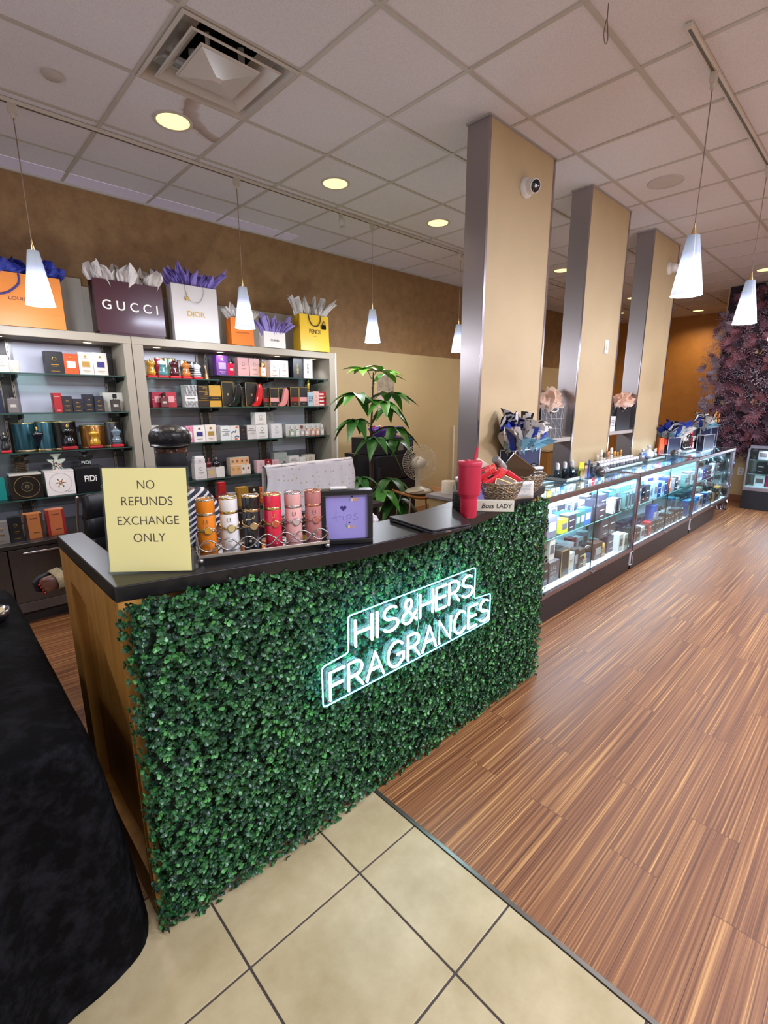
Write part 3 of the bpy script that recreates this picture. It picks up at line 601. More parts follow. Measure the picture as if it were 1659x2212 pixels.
for i, x in enumerate((-0.2, 0.50, 1.05, 1.56, 2.12, 2.72, 3.16)):
    pk = MB().lathe([(0.042,0),(0.042,-0.004),(0.034,-0.006),(0.032,0.0)], 20, M=T(x, 4.40, 1.9445), caps=False).build('puck_light', mat('c9b98f', 0.3, 0.6), un)
    MB().lathe([(0.0001,-0.003),(0.032,-0.003)], 20, M=T(x, 4.40, 1.9445), caps=False).build('puck_lens', emis('fff2d8', 6.0), pk)
    lamp('puck_lamp', 'SPOT', (x, 4.40, 1.935), PUCK_W, (0.86, 0.87, 1.0) if i not in (4,) else (1.0, 0.75, 0.9), rot=(0.35,0,0), spot_size=math.radians(120), spot_blend=0.8, shadow_soft_size=0.03)
# base cabinets: doors with long pulls under one dark worktop
tp = MB().cbox(X0U, 3.365, 3.90, 4.64, 0.545, 0.575, 0.003).build('cabinet_top', mat('2a2523', 0.3), loc=(0,0,0)); tag(tp, 'dark cabinet top running under the wall shelves', 'worktop')
x = -0.35; k = 0; WEN = mat('3d332d', 0.4, noise=0.12, nscale=12)
while x < 3.3:
    x1 = min(x+0.66, 3.365)
    t = thing('base_cabinet', 'dark wood base cabinet under the wall shelves, %s from the room corner' % ORD[k], 'cabinet', (x, 3.92, 0), 0, 'dark base cabinets under the shelves'); k += 1
    wd = x1-x-0.004
    MB().box(0, wd, 0.02, 0.70, 0.085, 0.544).build('body', WEN, t); MB().box(0, wd, 0.06, 0.70, 0, 0.085).build('plinth', mat('2e2826', 0.6), t)
    d = MB().cbox(0.002, wd-0.002, 0, 0.0195, 0.16, 0.535, 0.002).build('door', WEN, t)
    MB().cbox(0.002, wd-0.002, 0, 0.0195, 0.088, 0.157, 0.002).build('lower_rail', mat('4a403a', 0.5), t)
    MB().cbox(wd*0.12, wd*0.80, -0.018, -0.008, 0.500, 0.512, 0.002).box(wd*0.15, wd*0.17, -0.009, 0.001, 0.503, 0.509).box(wd*0.75, wd*0.77, -0.009, 0.001, 0.503, 0.509).build('pull', mat('cfc9c4', 0.25, 0.9), d)
    x = x1

# ------------------------------------------------------------------ goods on the wall shelves
GOLDM = mat('c79a3e', 0.25, 0.9); SILV = mat('b9b4b2', 0.25, 0.9); INK = mat('3a3538', 0.6)
def glow_bottle(hexc): return mat(hexc, 0.08, 0, 0.8, coat=0.5)
def carton(parent_name, w, d, h, hexc, style, cx, y, z, label, group):
    dk = style in ('frame',)
    rough = 0.35
    side = mat(hexc, rough)
    b_ = MB()
    b_.cbox(-w/2, w/2, 0, d, 0, h, 0.0012, 0)
    o = b_.build('perfume_box', side, loc=(cx, y, z)); tag(o, label, 'perfume box', group)
    F = -0.0008
    def pan(x0, x1, z0, z1, m, nm='printed_label', th=0.0012):
        return MB().box(x0*w/2, x1*w/2, -th, 0.0004, z0*h, z1*h).build(nm, m, o)
    light = sum(lin(hexc)) > 0.6
    ink = INK if light else mat('bdb6a8', 0.4, 0.5)
    if style == 'e':
        q = MB(); q.lathe([(w*0.10,-.001),(w*0.13,-.001),(w*0.13,.0005),(w*0.10,.0005)], 16, M=T(0,0,h*0.66) @ RX(PI/2), sy=1.2, caps=False)
        q.box(-w*.22, w*.22, -.001, .0003, h*.40, h*.43).box(-w*.15, w*.15, -.001, .0003, h*.34, h*.355).box(-w*.25, w*.25, -.001, .0003, h*.12, h*.14).build('printed_emblem', GOLDM if not light else mat('8d8270', 0.4, 0.4), o)
    elif style in 'wgn' and style:
        col = {'w': 'e9e2da', 'g': 'b98f45', 'n': '35307a'}[style]
        if style == 'w' and hexc == '6b3a8c': col = 'a99bb8'
        pan(-.62, .62, .32, .64, mat('cfc6b4' if style != 'w' else col, 0.4)); pan(-.52, .52, .36, .60, mat(col, 0.35, 0.3 if style == 'g' else 0), th=0.0018)
        q = MB(); q.ball((0,0,h*.82), w*.11, 8, sy=.05, sz=.8).box(-w*.14, w*.14, -.001, .0003, h*.74, h*.76).box(-w*.25, w*.25, -.001, .0003, h*.18, h*.20).box(-w*.16, w*.16, -.001, .0003, h*.12, h*.13).build('printed_emblem', GOLDM if light else mat('e6ddd0', 0.5), o)
    elif style == 'r' and hexc != 'b4623a':
        pan(-.95, -.78, .02, .98, mat('1b1718', 0.4)); pan(-.5, .6, .80, .84, mat('d8a0a0', 0.4)); pan(-.2, .6, .1, .13, mat('d8a0a0', 0.4))
    elif style in ('b', 'r'):
        pan(-1, -.70, 0, 1, mat('3a1f16' if style == 'b' else '8d1d1d', 0.4)); pan(.70, 1, 0, 1, mat('4a2a1c' if style == 'b' else '8d1d1d', 0.4)); pan(-.4, .4, .80, .83, mat('5e3520', 0.5)); pan(-.2, .5, .22, .25, mat('5e3520', 0.5))
    elif style == 'p':
        pan(-1, 1, .52, .55, mat('d98f96', 0.4)); pan(-.55, .60, .32, .72, mat('dca0a4', 0.4), th=0.002)
    elif style == 'zebra':
        zb = MB(); random.seed(5)
        for a, b2 in ((0.02, .27), (.50, .98)):
            for i in range(12):
                x = -w/2+w*(i+.2)/12
                for j in range(8):
                    zz = h*(a+(b2-a)*j/8)
                    s = .35*math.sin(i*1.7+j*.9)*w/12
                    zb.add([(x+s,-.001,zz),(x+s+w/24,-.001,zz),(x+s*.3+w/22,-.001,zz+h*(b2-a)/9),(x+s*.3,-.001,zz+h*(b2-a)/9)], [(0,1,2,3)])
        zb.build('printed_stripes', mat('2c2a2a', 0.5), o); pan(-.7, .5, .36, .39, INK)
    elif style == 'band':
        pan(-1, 1, .30, .48, mat('1c1813', 0.4)); pan(-.6, .6, .38, .42, GOLDM, th=0.002); pan(-1, 1, .48, .50, GOLDM); pan(-1, 1, .28, .30, GOLDM)
        if hexc != 'c8963a':
            q = MB()
            for i in range(9): q.box(w*(random.uniform(-.4,.3)), w*random.uniform(.31,.42), -.001, .0003, h*(.55+.045*i), h*(.57+.045*i))
            q.build('printed_pattern', mat('b08a3a', 0.4, 0.3), o)
    elif style in ('frame', 'bandr', 'bandp'):
        q = MB()
        for a in (-1, 1): q.box(min(a*w/2, a*w*.45), max(a*w/2, a*w*.45), -.0012, .0004, 0, h)
        q.box(-w/2, w/2, -.0012, .0004, h*.975, h).box(-w/2, w/2, -.0012, .0004, 0, h*.02).build('gold_edge', mat('a88a4e', 0.35, 0.6), o)
        if style == 'frame': pan(-.12, .12, .46, .54, mat('b9a57c', 0.4, 0.4))
        else: pan(-.9, .9, .26, .48, mat('9c2622' if style == 'bandr' else 'dd9a98', 0.4)); pan(-.2, .2, .12, .15, mat('b9a57c', 0.4))
    elif style == '212':
        text_mb('212', h*.22, M=T(0,-.001,h*.62), width=w*.85, bold=.02).build('printed_number', mat('20242a', 0.5), o); text_mb('NYC', h*.18, M=T(0,-.001,h*.38), width=w*.85, bold=.02).build('printed_lettering', mat('20242a', 0.5), o)
    elif style == 'v':
        q = MB(); random.seed(3)
        for i in range(8): q.box(-w*.10, w*random.uniform(.06,.14), -.001, .0003, h*(.22+.065*i), h*(.265+.065*i))
        q.build('printed_vertical_lettering', mat('b8a33e', 0.4) if not light else mat('9b948c', 0.5), o)
        if light: pan(-1, -.9, 0, 1, mat('8d2028', 0.4))
    elif style == 't':
        q = MB()
        for i, (a, b2) in enumerate(((-.3,.2),(-.4,.4),(-.1,.25),(-.3,.3))): q.box(w*a, w*b2, -.001, .0003, h*(.72-.12*i), h*(.77-.12*i))
        q.build('printed_lettering', mat('8a878a', 0.6), o)
    elif style == 'splash':
        q = MB(); q.tube(catmull([(-w*.45,-.001,h*.5),(-w*.2,-.001,h*.62),(0,-.001,h*.55),(w*.1,-.001,h*.75)],4), w*.05, 5).tube(catmull([(-w*.1,-.001,h*.2),(w*.15,-.001,h*.3),(w*.4,-.001,h*.22)],4), w*.06, 5).build('printed_splash', mat('2a6ea8', 0.5), o)
        MB().box(-w*.1, w*.2, -.001, .0003, h*.04, h*.12).box(w*.05, w*.4, -.001, .0003, h*.86, h*.92).build('printed_mark', mat('c4463a', 0.5), o)
    elif style == 'stripe':
        for i in range(4): pan(-1, .35, .06+.24*i, .17+.24*i, mat('e6dcd6', 0.4))
        q = MB(); q.ball((w*.28,-.004,h*.62), w*.18, 8).build('foil_bow', mat('b98a3a', 0.3, 0.8), o)
    elif style == 'oval':
        MB().lathe([(0.0001,-.001),(w*.36,-.001)], 20, M=T(0,-.0005,h*.52) @ RX(PI/2), sy=1.25, caps=False).build('printed_oval', mat('c25a72', 0.5), o)
        MB().lathe([(0.0001,-.001),(w*.22,-.001)], 20, M=T(0,-.0015,h*.52) @ RX(PI/2), sy=1.35, caps=False).build('printed_oval_centre', mat('c7b05e', 0.5), o)
    return o
def flatdisc(r0, r1, x, z, y=-.001, n=32): return MB().lathe([(max(r0,1e-4),0.0),(r1,0.0)], n, M=T(x,y,z) @ RX(PI/2), caps=False)
def torso_profile(h): return [(.0001,.0),(.30,.0),(.36,.04),(.40,.16),(.34,.34),(.25,.48),(.30,.62),(.40,.74),(.36,.84),(.17,.90),(.12,.93)]
def shelf_item(row, label_tail, z, it):
    kind, cx, y, w, h, dz, c1, c2, desc = it
    lb = desc + ', ' + label_tail; grp = 'goods on ' + label_tail; zz = z+dz+0.0003
    if kind == 'box': return carton('', w*0.97, min(0.10, max(0.045, w*0.7)) if y < 4.45 else 0.09, h, c1, c2, cx, y, zz, lb, grp)
    if kind == 'set':
        o = MB().cbox(-w/2, w/2, 0, 0.08, 0, h, 0.0015).build('gift_set', mat('cbb8a4', 0.4), loc=(cx, y, zz)); tag(o, lb, 'gift set', grp)
        for k in range(4):
            x0 = -w/2+w*(k+.08)/4; p = MB().box(x0, x0+w*.21, -.0015, .0004, h*.08, h*.92).build('miniature_carton', mat('dca574' if (k+(dz > 0)) % 4 < 2 or dz > 0 else 'e2d8cc', 0.4), o)
            MB().box(x0+w*.06, x0+w*.15, -.0022, -.0012, h*.5, h*.72).build('printed_label', mat('b9912f' if dz == 0 and k < 2 else '8f5a3a', 0.4), p)
        return o
    if kind == 'candle':
        o = MB().lathe([(w*.46,0),(w*.5,.004),(w*.5,h*.86),(w*.47,h*.88)], 24).build('candle_jar', mat(c1, 0.35), loc=(cx, y+w/2, zz)); tag(o, lb, 'candle', grp)
        MB().lathe([(w*.49,h*.88),(w*.49,h*.97),(w*.40,h)], 24).build('lid', mat('e9e4da', 0.3), o); MB().box(-w*.3, w*.3, -w*.51, -w*.40, h*.3, h*.6).build('printed_label', mat('dcd0bc', 0.5), o); return o
    if kind == 'rectbottle':
        o = MB().cbox(-w*.46, w*.46, 0, w*.42, 0, h*.70, .004).build('perfume_bottle', glow_bottle(c1), loc=(cx, y, zz)); tag(o, lb, 'perfume bottle', grp)
        MB().lathe([(w*.15,h*.70),(w*.15,h*.76)], 14, M=T(0,w*.21,0)).build('collar', SILV, o)
        MB().cbox(-w*.2, w*.2, w*.03, w*.39, h*.76, h, .003).build('cap', mat({'d9802e': 'c9a04a'}.get(c1, '1c1a1e'), 0.2, 0.3), o); MB().box(-w*.25, w*.25, -.001, .0005, h*.28, h*.42).build('printed_label', mat('b9b2a8', 0.5), o); return o
    if kind == 'can':
        r = w/2; m_ = mat(c1, 0.28, 0.75, coat=0.2)
        q = MB().lathe([(r,0.003),(r*1.0,h*.06),(r,h*.95),(r*.98,h*.97)], 28, sy=.62); o = q.build('metal_can', m_, loc=(cx, y+r*.62, zz)); tag(o, lb, 'perfume can', grp)
        MB().lathe([(r*1.015,0),(r*1.015,h*.03),(r*1.0,h*.035)], 28, sy=.62).lathe([(r*1.012,h*.955),(r*1.015,h),(r*.9,h)], 28, sy=.62).build('rim', mat('b6a27a', 0.3, 0.9), o)
        if c2 == 'stripe':
            q = MB()
            for k in range(6): q.lathe([(r*1.004,h*(.10+.14*k)),(r*1.004,h*(.16+.14*k))], 28, sy=.62, caps=False)
            q.build('printed_stripes', mat('dddad8', 0.4), o)
        return o
    if kind in ('torso', 'torsoup'):
        ph = h*.13 if kind == 'torso' else h*.10; bh = h-ph
        q = MB(); W = w*.46/.40
        if kind == 'torso': prof = [(r*W, ph+zv*bh*.93) for r, zv in torso_profile(1)]
        else: prof = [(.0001,ph),(.06*W,ph),(.10*W,ph+bh*.18),(.20*W,ph+bh*.4),(.36*W,ph+bh*.62),(.40*W,ph+bh*.70),(.30*W,ph+bh*.76),(.10*W,ph+bh*.80),(.07*W,ph+bh*.84)]
        q.lathe(prof, 24, sy=.62); o = q.build('torso_bottle', mat(c1, 0.15, 0.4 if c1 in ('d8a33a','d29a2e') else 0, 0.7, coat=0.4), loc=(cx, y+w*.25, zz)); tag(o, lb, 'perfume bottle', grp)
        if kind == 'torso': MB().cbox(-w*.52, w*.52, -w*.30, w*.30, 0, ph, .006).build('plinth', mat(c2, 0.5), o)
        else: MB().ball((0,0,ph*.6), ph*.6, 14).lathe([(w*.14,0),(w*.14,.003)], 16).build('ball_foot', mat(c2, 0.25, 0.9), o)
        MB().lathe([(w*.09,ph+bh*.86),(w*.10,ph+bh*.93),(w*.05,ph+bh)], 14).build('stopper', mat('d8b458' if 'striped' not in desc else 'c8c4c0', 0.25, 0.9), o)
        if 'striped' in desc:
            q = MB()
            for k in range(6):
                zv = ph+bh*(.10+.12*k); rr = W*[.39,.385,.33,.27,.29,.37][k]*1.02
                q.lathe([(rr, zv),(rr, zv+bh*.035)], 24, sy=.63, caps=False)
            q.build('printed_stripes', mat('2a2c3a', 0.5), o)
        if 'shoulders' in desc: MB().lathe([(.33*W,ph+bh*.62),(.41*W,ph+bh*.69),(.37*W,ph+bh*.80),(.12*W,ph+bh*.85)], 24, sy=.64, caps=False).build('white_corset', mat('e6e3e4', 0.3), o)
        if 'flower' in desc:
            q = MB()
            for k in range(9): q.ball((w*.3*math.cos(k*.7), -w*.18+w*.05*math.sin(k*2.3), ph+bh*(.78+.05*math.sin(k*1.9))), w*.09, 8)
            q.build('flower_collar', mat('e8d9a0', 0.3, 0.5), o)
        return o
    if kind == 'star':
        s = w/2
        pts = [(-.66,0),(.66,0),(.50,.34),(.52,.50),(1.0,.66),(.96,.74),(.45,.72),(.28,.70),(-.28,.70),(-.45,.72),(-.96,.74),(-1.0,.66),(-.52,.50),(-.50,.34)]
        P = [(x*s, zv*h) for x, zv in pts]; q = MB()
        q.prism(P, -.022, .022, M=RX(PI/2)); o = q.build('star_bottle', mat(c1, 0.2, 0, 0.7, coat=0.4, noise=0.0), loc=(cx, y+.05, zz), bevel=.003); tag(o, lb, 'perfume bottle', grp)
        MB().lathe([(w*.10,h*.70),(w*.11,h*.80)], 16).build('collar', SILV if c1 == '121214' else mat(c1, 0.25), o)
        MB().lathe([(w*.14,h*.80),(w*.16,h*.86),(w*.30,h*.96),(w*.31,h),(w*.05,h)], 20, sy=.5).build('cap', mat(c1, 0.2, coat=0.4), o)
        if c2 == 'dots':
            cols = ['b03a30','33508c','d9a02f','5a8a4a','6a3a6a','2a2a33']; random.seed(9)
            for ci, cc in enumerate(cols):
                q = MB()
                for k in range(9):
                    zv = random.uniform(.06,.68); xx = random.uniform(-.48,.48)
                    q.lathe([(1e-4,0),(w*.035,0)], 8, M=T(xx*s, -.0229, zv*h) @ RX(PI/2), caps=False)
                q.build('printed_dots', mat(cc, 0.5), o)
        elif c2 == 'fidi': text_mb('FiDi', h*.17, M=T(0,-.0228,h*.40), width=w*.55, bold=.015).build('printed_lettering', mat('e6e2dc', 0.5), o)
        else:
            q = MB()
            for k in range(7): q.box(-.45*s, .45*s, -.0232, -.022, h*(.06+.09*k), h*(.08+.09*k))
            q.build('printed_weave', mat('6a5230', 0.4, 0.4), o)
        return o
    if kind == 'cube':
        o = MB().cbox(-w/2, w/2, 0, min(w*.75,.155), 0, h, .002).build('gift_box', mat(c1, 0.25, spec=0.6), loc=(cx, y, zz)); tag(o, lb, 'gift box', grp)
        MB().cbox(-w*.505, w*.505, -.001, min(w*.75,.155)+.001, h*.94, h*1.004, .001).build('lid', mat({'1d1712': 'cfc8be', 'eae2dc': 'e6dcd6', '141416': '2a2a2d'}[c1], 0.3), o)
        if c2 == 'c':
            flatdisc(w*.40, w*.42, 0, h*.48).build('printed_ring', mat('8d7a45', 0.4, 0.5), o); flatdisc(0, w*.18, 0, h*.48).build('printed_disc', mat('0c0a09', 0.4), o); flatdisc(w*.17, w*.19, 0, h*.48, -.0015).build('printed_inner_ring', mat('7a683a', 0.4, 0.5), o); flatdisc(w*.04, w*.075, 0, h*.48, -.0018).build('printed_centre', mat('6a5a35', 0.4), o)
        elif c2 == 'd':
            flatdisc(w*.385, w*.395, 0, h*.5).build('printed_ring', mat('b07a80', 0.5), o); flatdisc(0, w*.19, 0, h*.5).build('printed_disc', mat('f0e8d8', 0.5), o)
            for ci, cc in enumerate(['b03a30','33508c','d9a02f','5a8a4a','6a3a6a','c9702f']):
                q = MB()
                for k in range(3): a = ci*1.05+k*2.1; rr = w*(.05+.055*k); q.lathe([(1e-4,0),(w*.026,0)], 10, M=T(rr*math.cos(a),-.0018,h*.5+rr*math.sin(a)) @ RX(PI/2), caps=False)
                q.build('printed_dots', mat(cc, 0.5), o)
            MB().tube(catmull([(w*.12,-.001,h*.13),(w*.2,-.001,h*.17),(w*.24,-.001,h*.10),(w*.34,-.001,h*.15),(w*.44,-.001,h*.13)],4), w*.004, 5).build('printed_signature', mat('6a5a58', 0.5), o)
        else:
            text_mb('FiDi', h*.24, M=T(0,-.001,h*.54), width=w*.44, bold=.02).build('printed_lettering', mat('e6e2dc', 0.5), o); flatdisc(w*.04, w*.06, w*.38, h*.17).build('printed_seal', mat('7d7a76', 0.5), o)
        return o
    if kind == 'shoe':
        s = w; q = MB()
        # pump seen from the side: toe low on the left, arched sole, high counter on the right
        P = [(-.50,.03),(-.47,.10),(-.34,.155),(-.20,.23),(-.10,.40),(-.02,.62),(.06,.84),(.13,.98),(.20,1.0),(.36,.88),(.40,.72),(.37,.50),(.30,.28),(.20,.13),(.06,.05),(-.12,.0),(-.38,.0)]
        q.prism([(x*s, zv*h) for x, zv in reversed(P)], -.020, .020, M=RX(PI/2))
        o = q.build('shoe_bottle', mat(c1, 0.12, 0, 0.7, coat=0.6), loc=(cx, y+.03, zz), bevel=.009); tag(o, lb, 'perfume bottle', grp)
        MB().tube([(.24*s,0,1.0*h),(.42*s,0,.84*h),(.44*s,0,.45*h),(.40*s,0,.0)], [.012,.014,.006,.005], 8).build('heel', mat('15151a' if c1 != 'de8b88' else 'c98a84', 0.15, 0.2, coat=0.5), o); return o
    if kind == 'rabbit':
        q = MB().lathe([(w*.42,0),(w*.42,h*.12),(w*.3,h*.16),(w*.34,h*.26),(w*.22,h*.42),(w*.12,h*.50),(w*.17,h*.58),(w*.16,h*.66),(w*.05,h*.71)], 18)
        o = q.build('figurine_bottle', mat(c1, 0.3, 0.7), loc=(cx, y+.03, zz)); tag(o, lb, 'perfume bottle', grp)
        e_ = MB().tube([(-w*.05,0,h*.68),(-w*.16,0,h*.84),(-w*.26,0,h)], [w*.06,w*.07,w*.02], 8).tube([(w*.04,0,h*.68),(0,0,h*.84),(-w*.10,0,h*.98)], [w*.06,w*.07,w*.02], 8); e_.build('ears', mat('c9b08a', 0.3, 0.7), o); return o
    if kind == 'apple':
        q = MB().lathe([(.0001,.0),(w*.30,.002),(w*.46,h*.14),(w*.5,h*.36),(w*.42,h*.58),(w*.2,h*.68),(w*.1,h*.70)], 22, sy=.8); o = q.build('round_bottle', mat(c1, 0.08, 0.6 if c1 == '8e8a88' else 0, 0.8, coat=0.5), loc=(cx, y+w*.4, zz)); tag(o, lb, 'perfume bottle', grp)
        MB().lathe([(w*.12,h*.70),(w*.13,h*.78)], 14).build('collar', SILV, o); MB().ball((0,0,h*.88), h*.115, 14).build('stopper', mat('b9b4bc' if c1 != '5d1420' else '8e3a45', 0.08, 0.3, coat=0.5), o); return o
    if kind == 'clear':
        o = MB().cbox(-w*.40, w*.40, 0, w*.5, 0, h*.62, .005).build('tester_bottle', mat(c1, 0.1, 0, 0.8, coat=0.5), loc=(cx, y, zz)); tag(o, lb, 'perfume bottle', grp)
        MB().lathe([(w*.14,h*.62),(w*.14,h*.70)], 12, M=T(0,w*.25,0)).build('collar', GOLDM, o); MB().cbox(-w*.22, w*.22, w*.05, w*.45, h*.70, h, .003).build('cap', mat('d9d6d4' if 'brown' not in desc else '7a4038', 0.1, coat=0.4), o); MB().box(-w*.24, w*.24, -.001, .0005, h*.18, h*.46).build('printed_label', mat('e9e4e0', 0.5), o); return o
    if kind == 'jar':
        o = MB().cbox(-w*.46, w*.46, 0, .07, 0, h*.68, .004).build('square_jar', mat(c1, 0.12, coat=0.4), loc=(cx, y, zz)); tag(o, lb, 'jar', grp); MB().cbox(-w*.4, w*.4, .005, .065, h*.68, h, .004).build('lid', mat('ece8e6', 0.3), o); MB().box(-w*.1, w*.1, -.001, .0004, h*.2, h*.48).build('printed_label', mat('b5a39a', 0.5), o); return o
    if kind == 'bullet':
        o = MB().lathe([(w*.4,0),(w*.42,h*.1),(w*.42,h*.62),(w*.3,h*.86),(w*.1,h*.98),(.0001,h)], 18).build('bullet_bottle', mat(c1, 0.2, 0.9), loc=(cx, y+.03, zz)); tag(o, lb, 'perfume bottle', grp); MB().lathe([(w*.44,h*.18),(w*.44,h*.26)], 18).build('band', mat('6e5a24', 0.3, 0.8), o); return o
ROWN = {'L1': ('top shelf of left wall bay', 1.70), 'L2': ('second shelf of left wall bay', 1.42), 'L3': ('third shelf of left wall bay', 1.14), 'L4': ('lowest glass shelf of left wall bay', 0.80), 'L5': ('cabinet top of left wall bay', 0.575),
        'R1': ('top shelf of right wall bay', 1.737), 'R2': ('second shelf of right wall bay', 1.452), 'R3': ('third shelf of right wall bay', 1.14), 'R4': ('lowest glass shelf of right wall bay', 0.80), 'R5': ('cabinet top of right wall bay', 0.575)}
for row, items in SHELF_ITEMS.items():
    tail, z = ROWN[row]
    for it in items:
        zz = z if not (row == 'R1' and it[1] < 2.06) else 1.695
        it2 = list(it)
        if row == 'R1' and it[1] > 2.06: it2[5] = 0
        shelf_item(row, tail, zz, it2)
# ------------------------------------------------------------------ gift bags
def tissue(w, d, h, n, seed, spread=0.35, droop=0.0, broad=1.0):
    """a bunch of creased pointed paper sheets standing out of a bag mouth (local, z=0 at the mouth)"""
    R = random.Random(seed); mb = MB()
    for i in range(n):
        u = (i+0.5)/n
        bx = (u-0.5)*w*0.86+R.uniform(-.03,.03)*w; by = R.uniform(-.36,.36)*d
        lean = (u-0.5)*2*spread*h+R.uniform(-.12,.12)*h; ly = by*0.8+R.uniform(-.15,.12)*h-droop*h*0.3
        hh = h*R.uniform(.62,1.0); ww = w*R.uniform(.24,.40)*(1.0 if n < 12 else .8)*broad; rot = R.uniform(-.5,.5); ph = R.uniform(0,6)
        def fn(a, b, bx=bx, by=by, lean=lean, ly=ly, hh=hh, ww=ww, rot=rot, ph=ph):
            wd = ww*(0.35+1.5*b*(1-b*0.62))*(1-max(0,b-.72)*(1.9 if broad == 1 else 1.2))
            x = (a-0.5)*wd; z = hh*b-abs(a-0.5)**(1.0 if broad == 1 else 2.0)*hh*(0.45 if broad == 1 else .8)*b**1.5
            y = 0.022*math.sin(a*9+ph)*(.4+b)+0.012*math.sin(a*17+ph*2+b*4)
            y += -abs(a-.5)*0.05*b
            X = bx+x*math.cos(rot)-y*math.sin(rot)+lean*b*b; Y = by+x*math.sin(rot)+y*math.cos(rot)+ly*b*b
            return (X, Y, -0.05+z*1.05+.0)
        mb.grid(fn, 8, 6, 0, False)
    return mb
def gift_bag(label, w, h, d, hexc, loc, rz=0.0, letters=None, lcol=None, lz=0.5, lh=0.05, lw=None, lx=0.0, tis=None, handle=None, rough=0.45, group=None, coat=0.0, sidehex=None, trimhex=None, flap=False):
    t = thing('gift_bag', label, 'gift bag', loc, rz, group)
    m_ = [mat(hexc, rough, coat=coat), mat(sidehex or hexc, rough, coat=coat)]
    tk = 0.0025; mb = MB()
    k = 0.97
    def shell(o, zt):  # outer/inner ring
        return [(-w/2*o,-0*o,0),(w/2*o,0,0),(w/2*o,d,0),(-w/2*o,d,0)]
    # front, back, gusseted sides, base (all thin solid slabs)
    mb.add([(-w/2,0,0),(w/2,0,0),(w/2,0.004,h),(-w/2,0.004,h),(-w/2,tk,0),(w/2,tk,0),(w/2,.004+tk,h),(-w/2,.004+tk,h)], [(0,1,2,3),(7,6,5,4),(0,3,7,4),(1,5,6,2),(3,2,6,7)], 0)
    mb.add([(-w/2,d,0),(w/2,d,0),(w/2,d-.004,h),(-w/2,d-.004,h),(-w/2,d-tk,0),(w/2,d-tk,0),(w/2,d-.004-tk,h),(-w/2,d-.004-tk,h)], [(3,2,1,0),(4,5,6,7),(4,7,3,0),(2,6,5,1),(7,6,2,3)], 0)
    for s in (-1, 1):
        x = s*w/2; xi = x-s*0.018
        mb.add([(x,0,0),(x,d/2,0),(x,d,0),(x,.004,h),(xi,d/2,h),(x,d-.004,h),(x,d/2,h*.45)], [(0,1,6),(0,6,4,3),(1,2,6),(2,5,4,6)] if s > 0 else [(6,1,0),(3,4,6,0),(6,2,1),(6,4,5,2)], 1)
    mb.add([(-w/2,0,0),(w/2,0,0),(w/2,d,0),(-w/2,d,0)], [(3,2,1,0)], 0)
    mb.build('bag_body', m_, t)
    if flap: MB().cbox(-w/2, w/2, -.0035, .001, h*.0, h*.27, .001).box(-w/2, w/2, -.0045, -.003, h*.262, h*.275).build('fold_band', mat(hexc, rough), t)
    if trimhex:
        q = MB(); e = .006
        q.box(-w/2-.001, -w/2+e, -.0015, .001, 0, h).box(w/2-e, w/2+.001, -.0015, .001, 0, h).box(-w/2, w/2, .0015, .0045, h-e, h+.001).box(-w/2, w/2, -.0015, .001, 0, e)
        q.box(-w/2-.0015, -w/2, 0, d, h-e, h).box(-w/2-.0015, -w/2, d-e, d, 0, h).build('edge_piping', mat(trimhex, 0.5), t)
    if letters:
        text_mb(letters, lh, 0.0006, lw, M=T(lx,-.0006-(.004 if False else 0)+0.0, h*lz) @ RX(-0.0), bold=.008).build('printed_lettering', mat(lcol, 0.4, 0.5 if lcol in ('c9a44e',) else 0), t)
    if handle:
        for yy in ((-.001), (d+.001)):
            hw, drop = w*.2, h*handle[1]
            sgn = -1 if yy < 0 else 1
            P = [(-hw, yy, h*.99), (-hw*.95, yy+sgn*.006, h*.99-drop*.45), (-hw*.5, yy+sgn*.009, h*.99-drop*.9), (0, yy+sgn*.01, h*.99-drop), (hw*.5, yy+sgn*.009, h*.99-drop*.9), (hw*.95, yy+sgn*.006, h*.99-drop*.45), (hw, yy, h*.99)]
            MB().tube(catmull(P, 4), handle[2] if len(handle) > 2 else .003, 6).build('handle', mat(handle[0], 0.6), t)
    if tis:
        for q in tis:
            col, hh, n, seed, spread = q[:5]
            tissue(w, d, hh, n, seed, spread, q[5] if len(q) > 5 else 0, 1.5 if len(q) > 6 else 1.0).build('tissue_paper', q[6] if len(q) > 6 else mat(col, 0.6), t, loc=(0, d/2, h), solid=0.0006)
    return t
def tprint(base, mark, sc, thr=0.55):
    M, nt, b = newmat('patterned_tissue'); N = nt.nodes.new; L = nt.links.new
    tc = N('ShaderNodeTexCoord'); n = N('ShaderNodeTexNoise'); n.inputs['Scale'].default_value = sc; n.inputs['Detail'].default_value = 2; L(tc.outputs['Object'], n.inputs['Vector'])
    r = N('ShaderNodeValToRGB'); r.color_ramp.interpolation = 'EASE'; e = r.color_ramp.elements; e[0].position = thr; e[0].color = (*lin(base), 1); e[1].position = thr+.06; e[1].color = (*lin(mark), 1); L(n.outputs['Fac'], r.inputs[0]); L(r.outputs[0], b.inputs['Base Color']); b.inputs['Roughness'].default_value = 0.5; return M
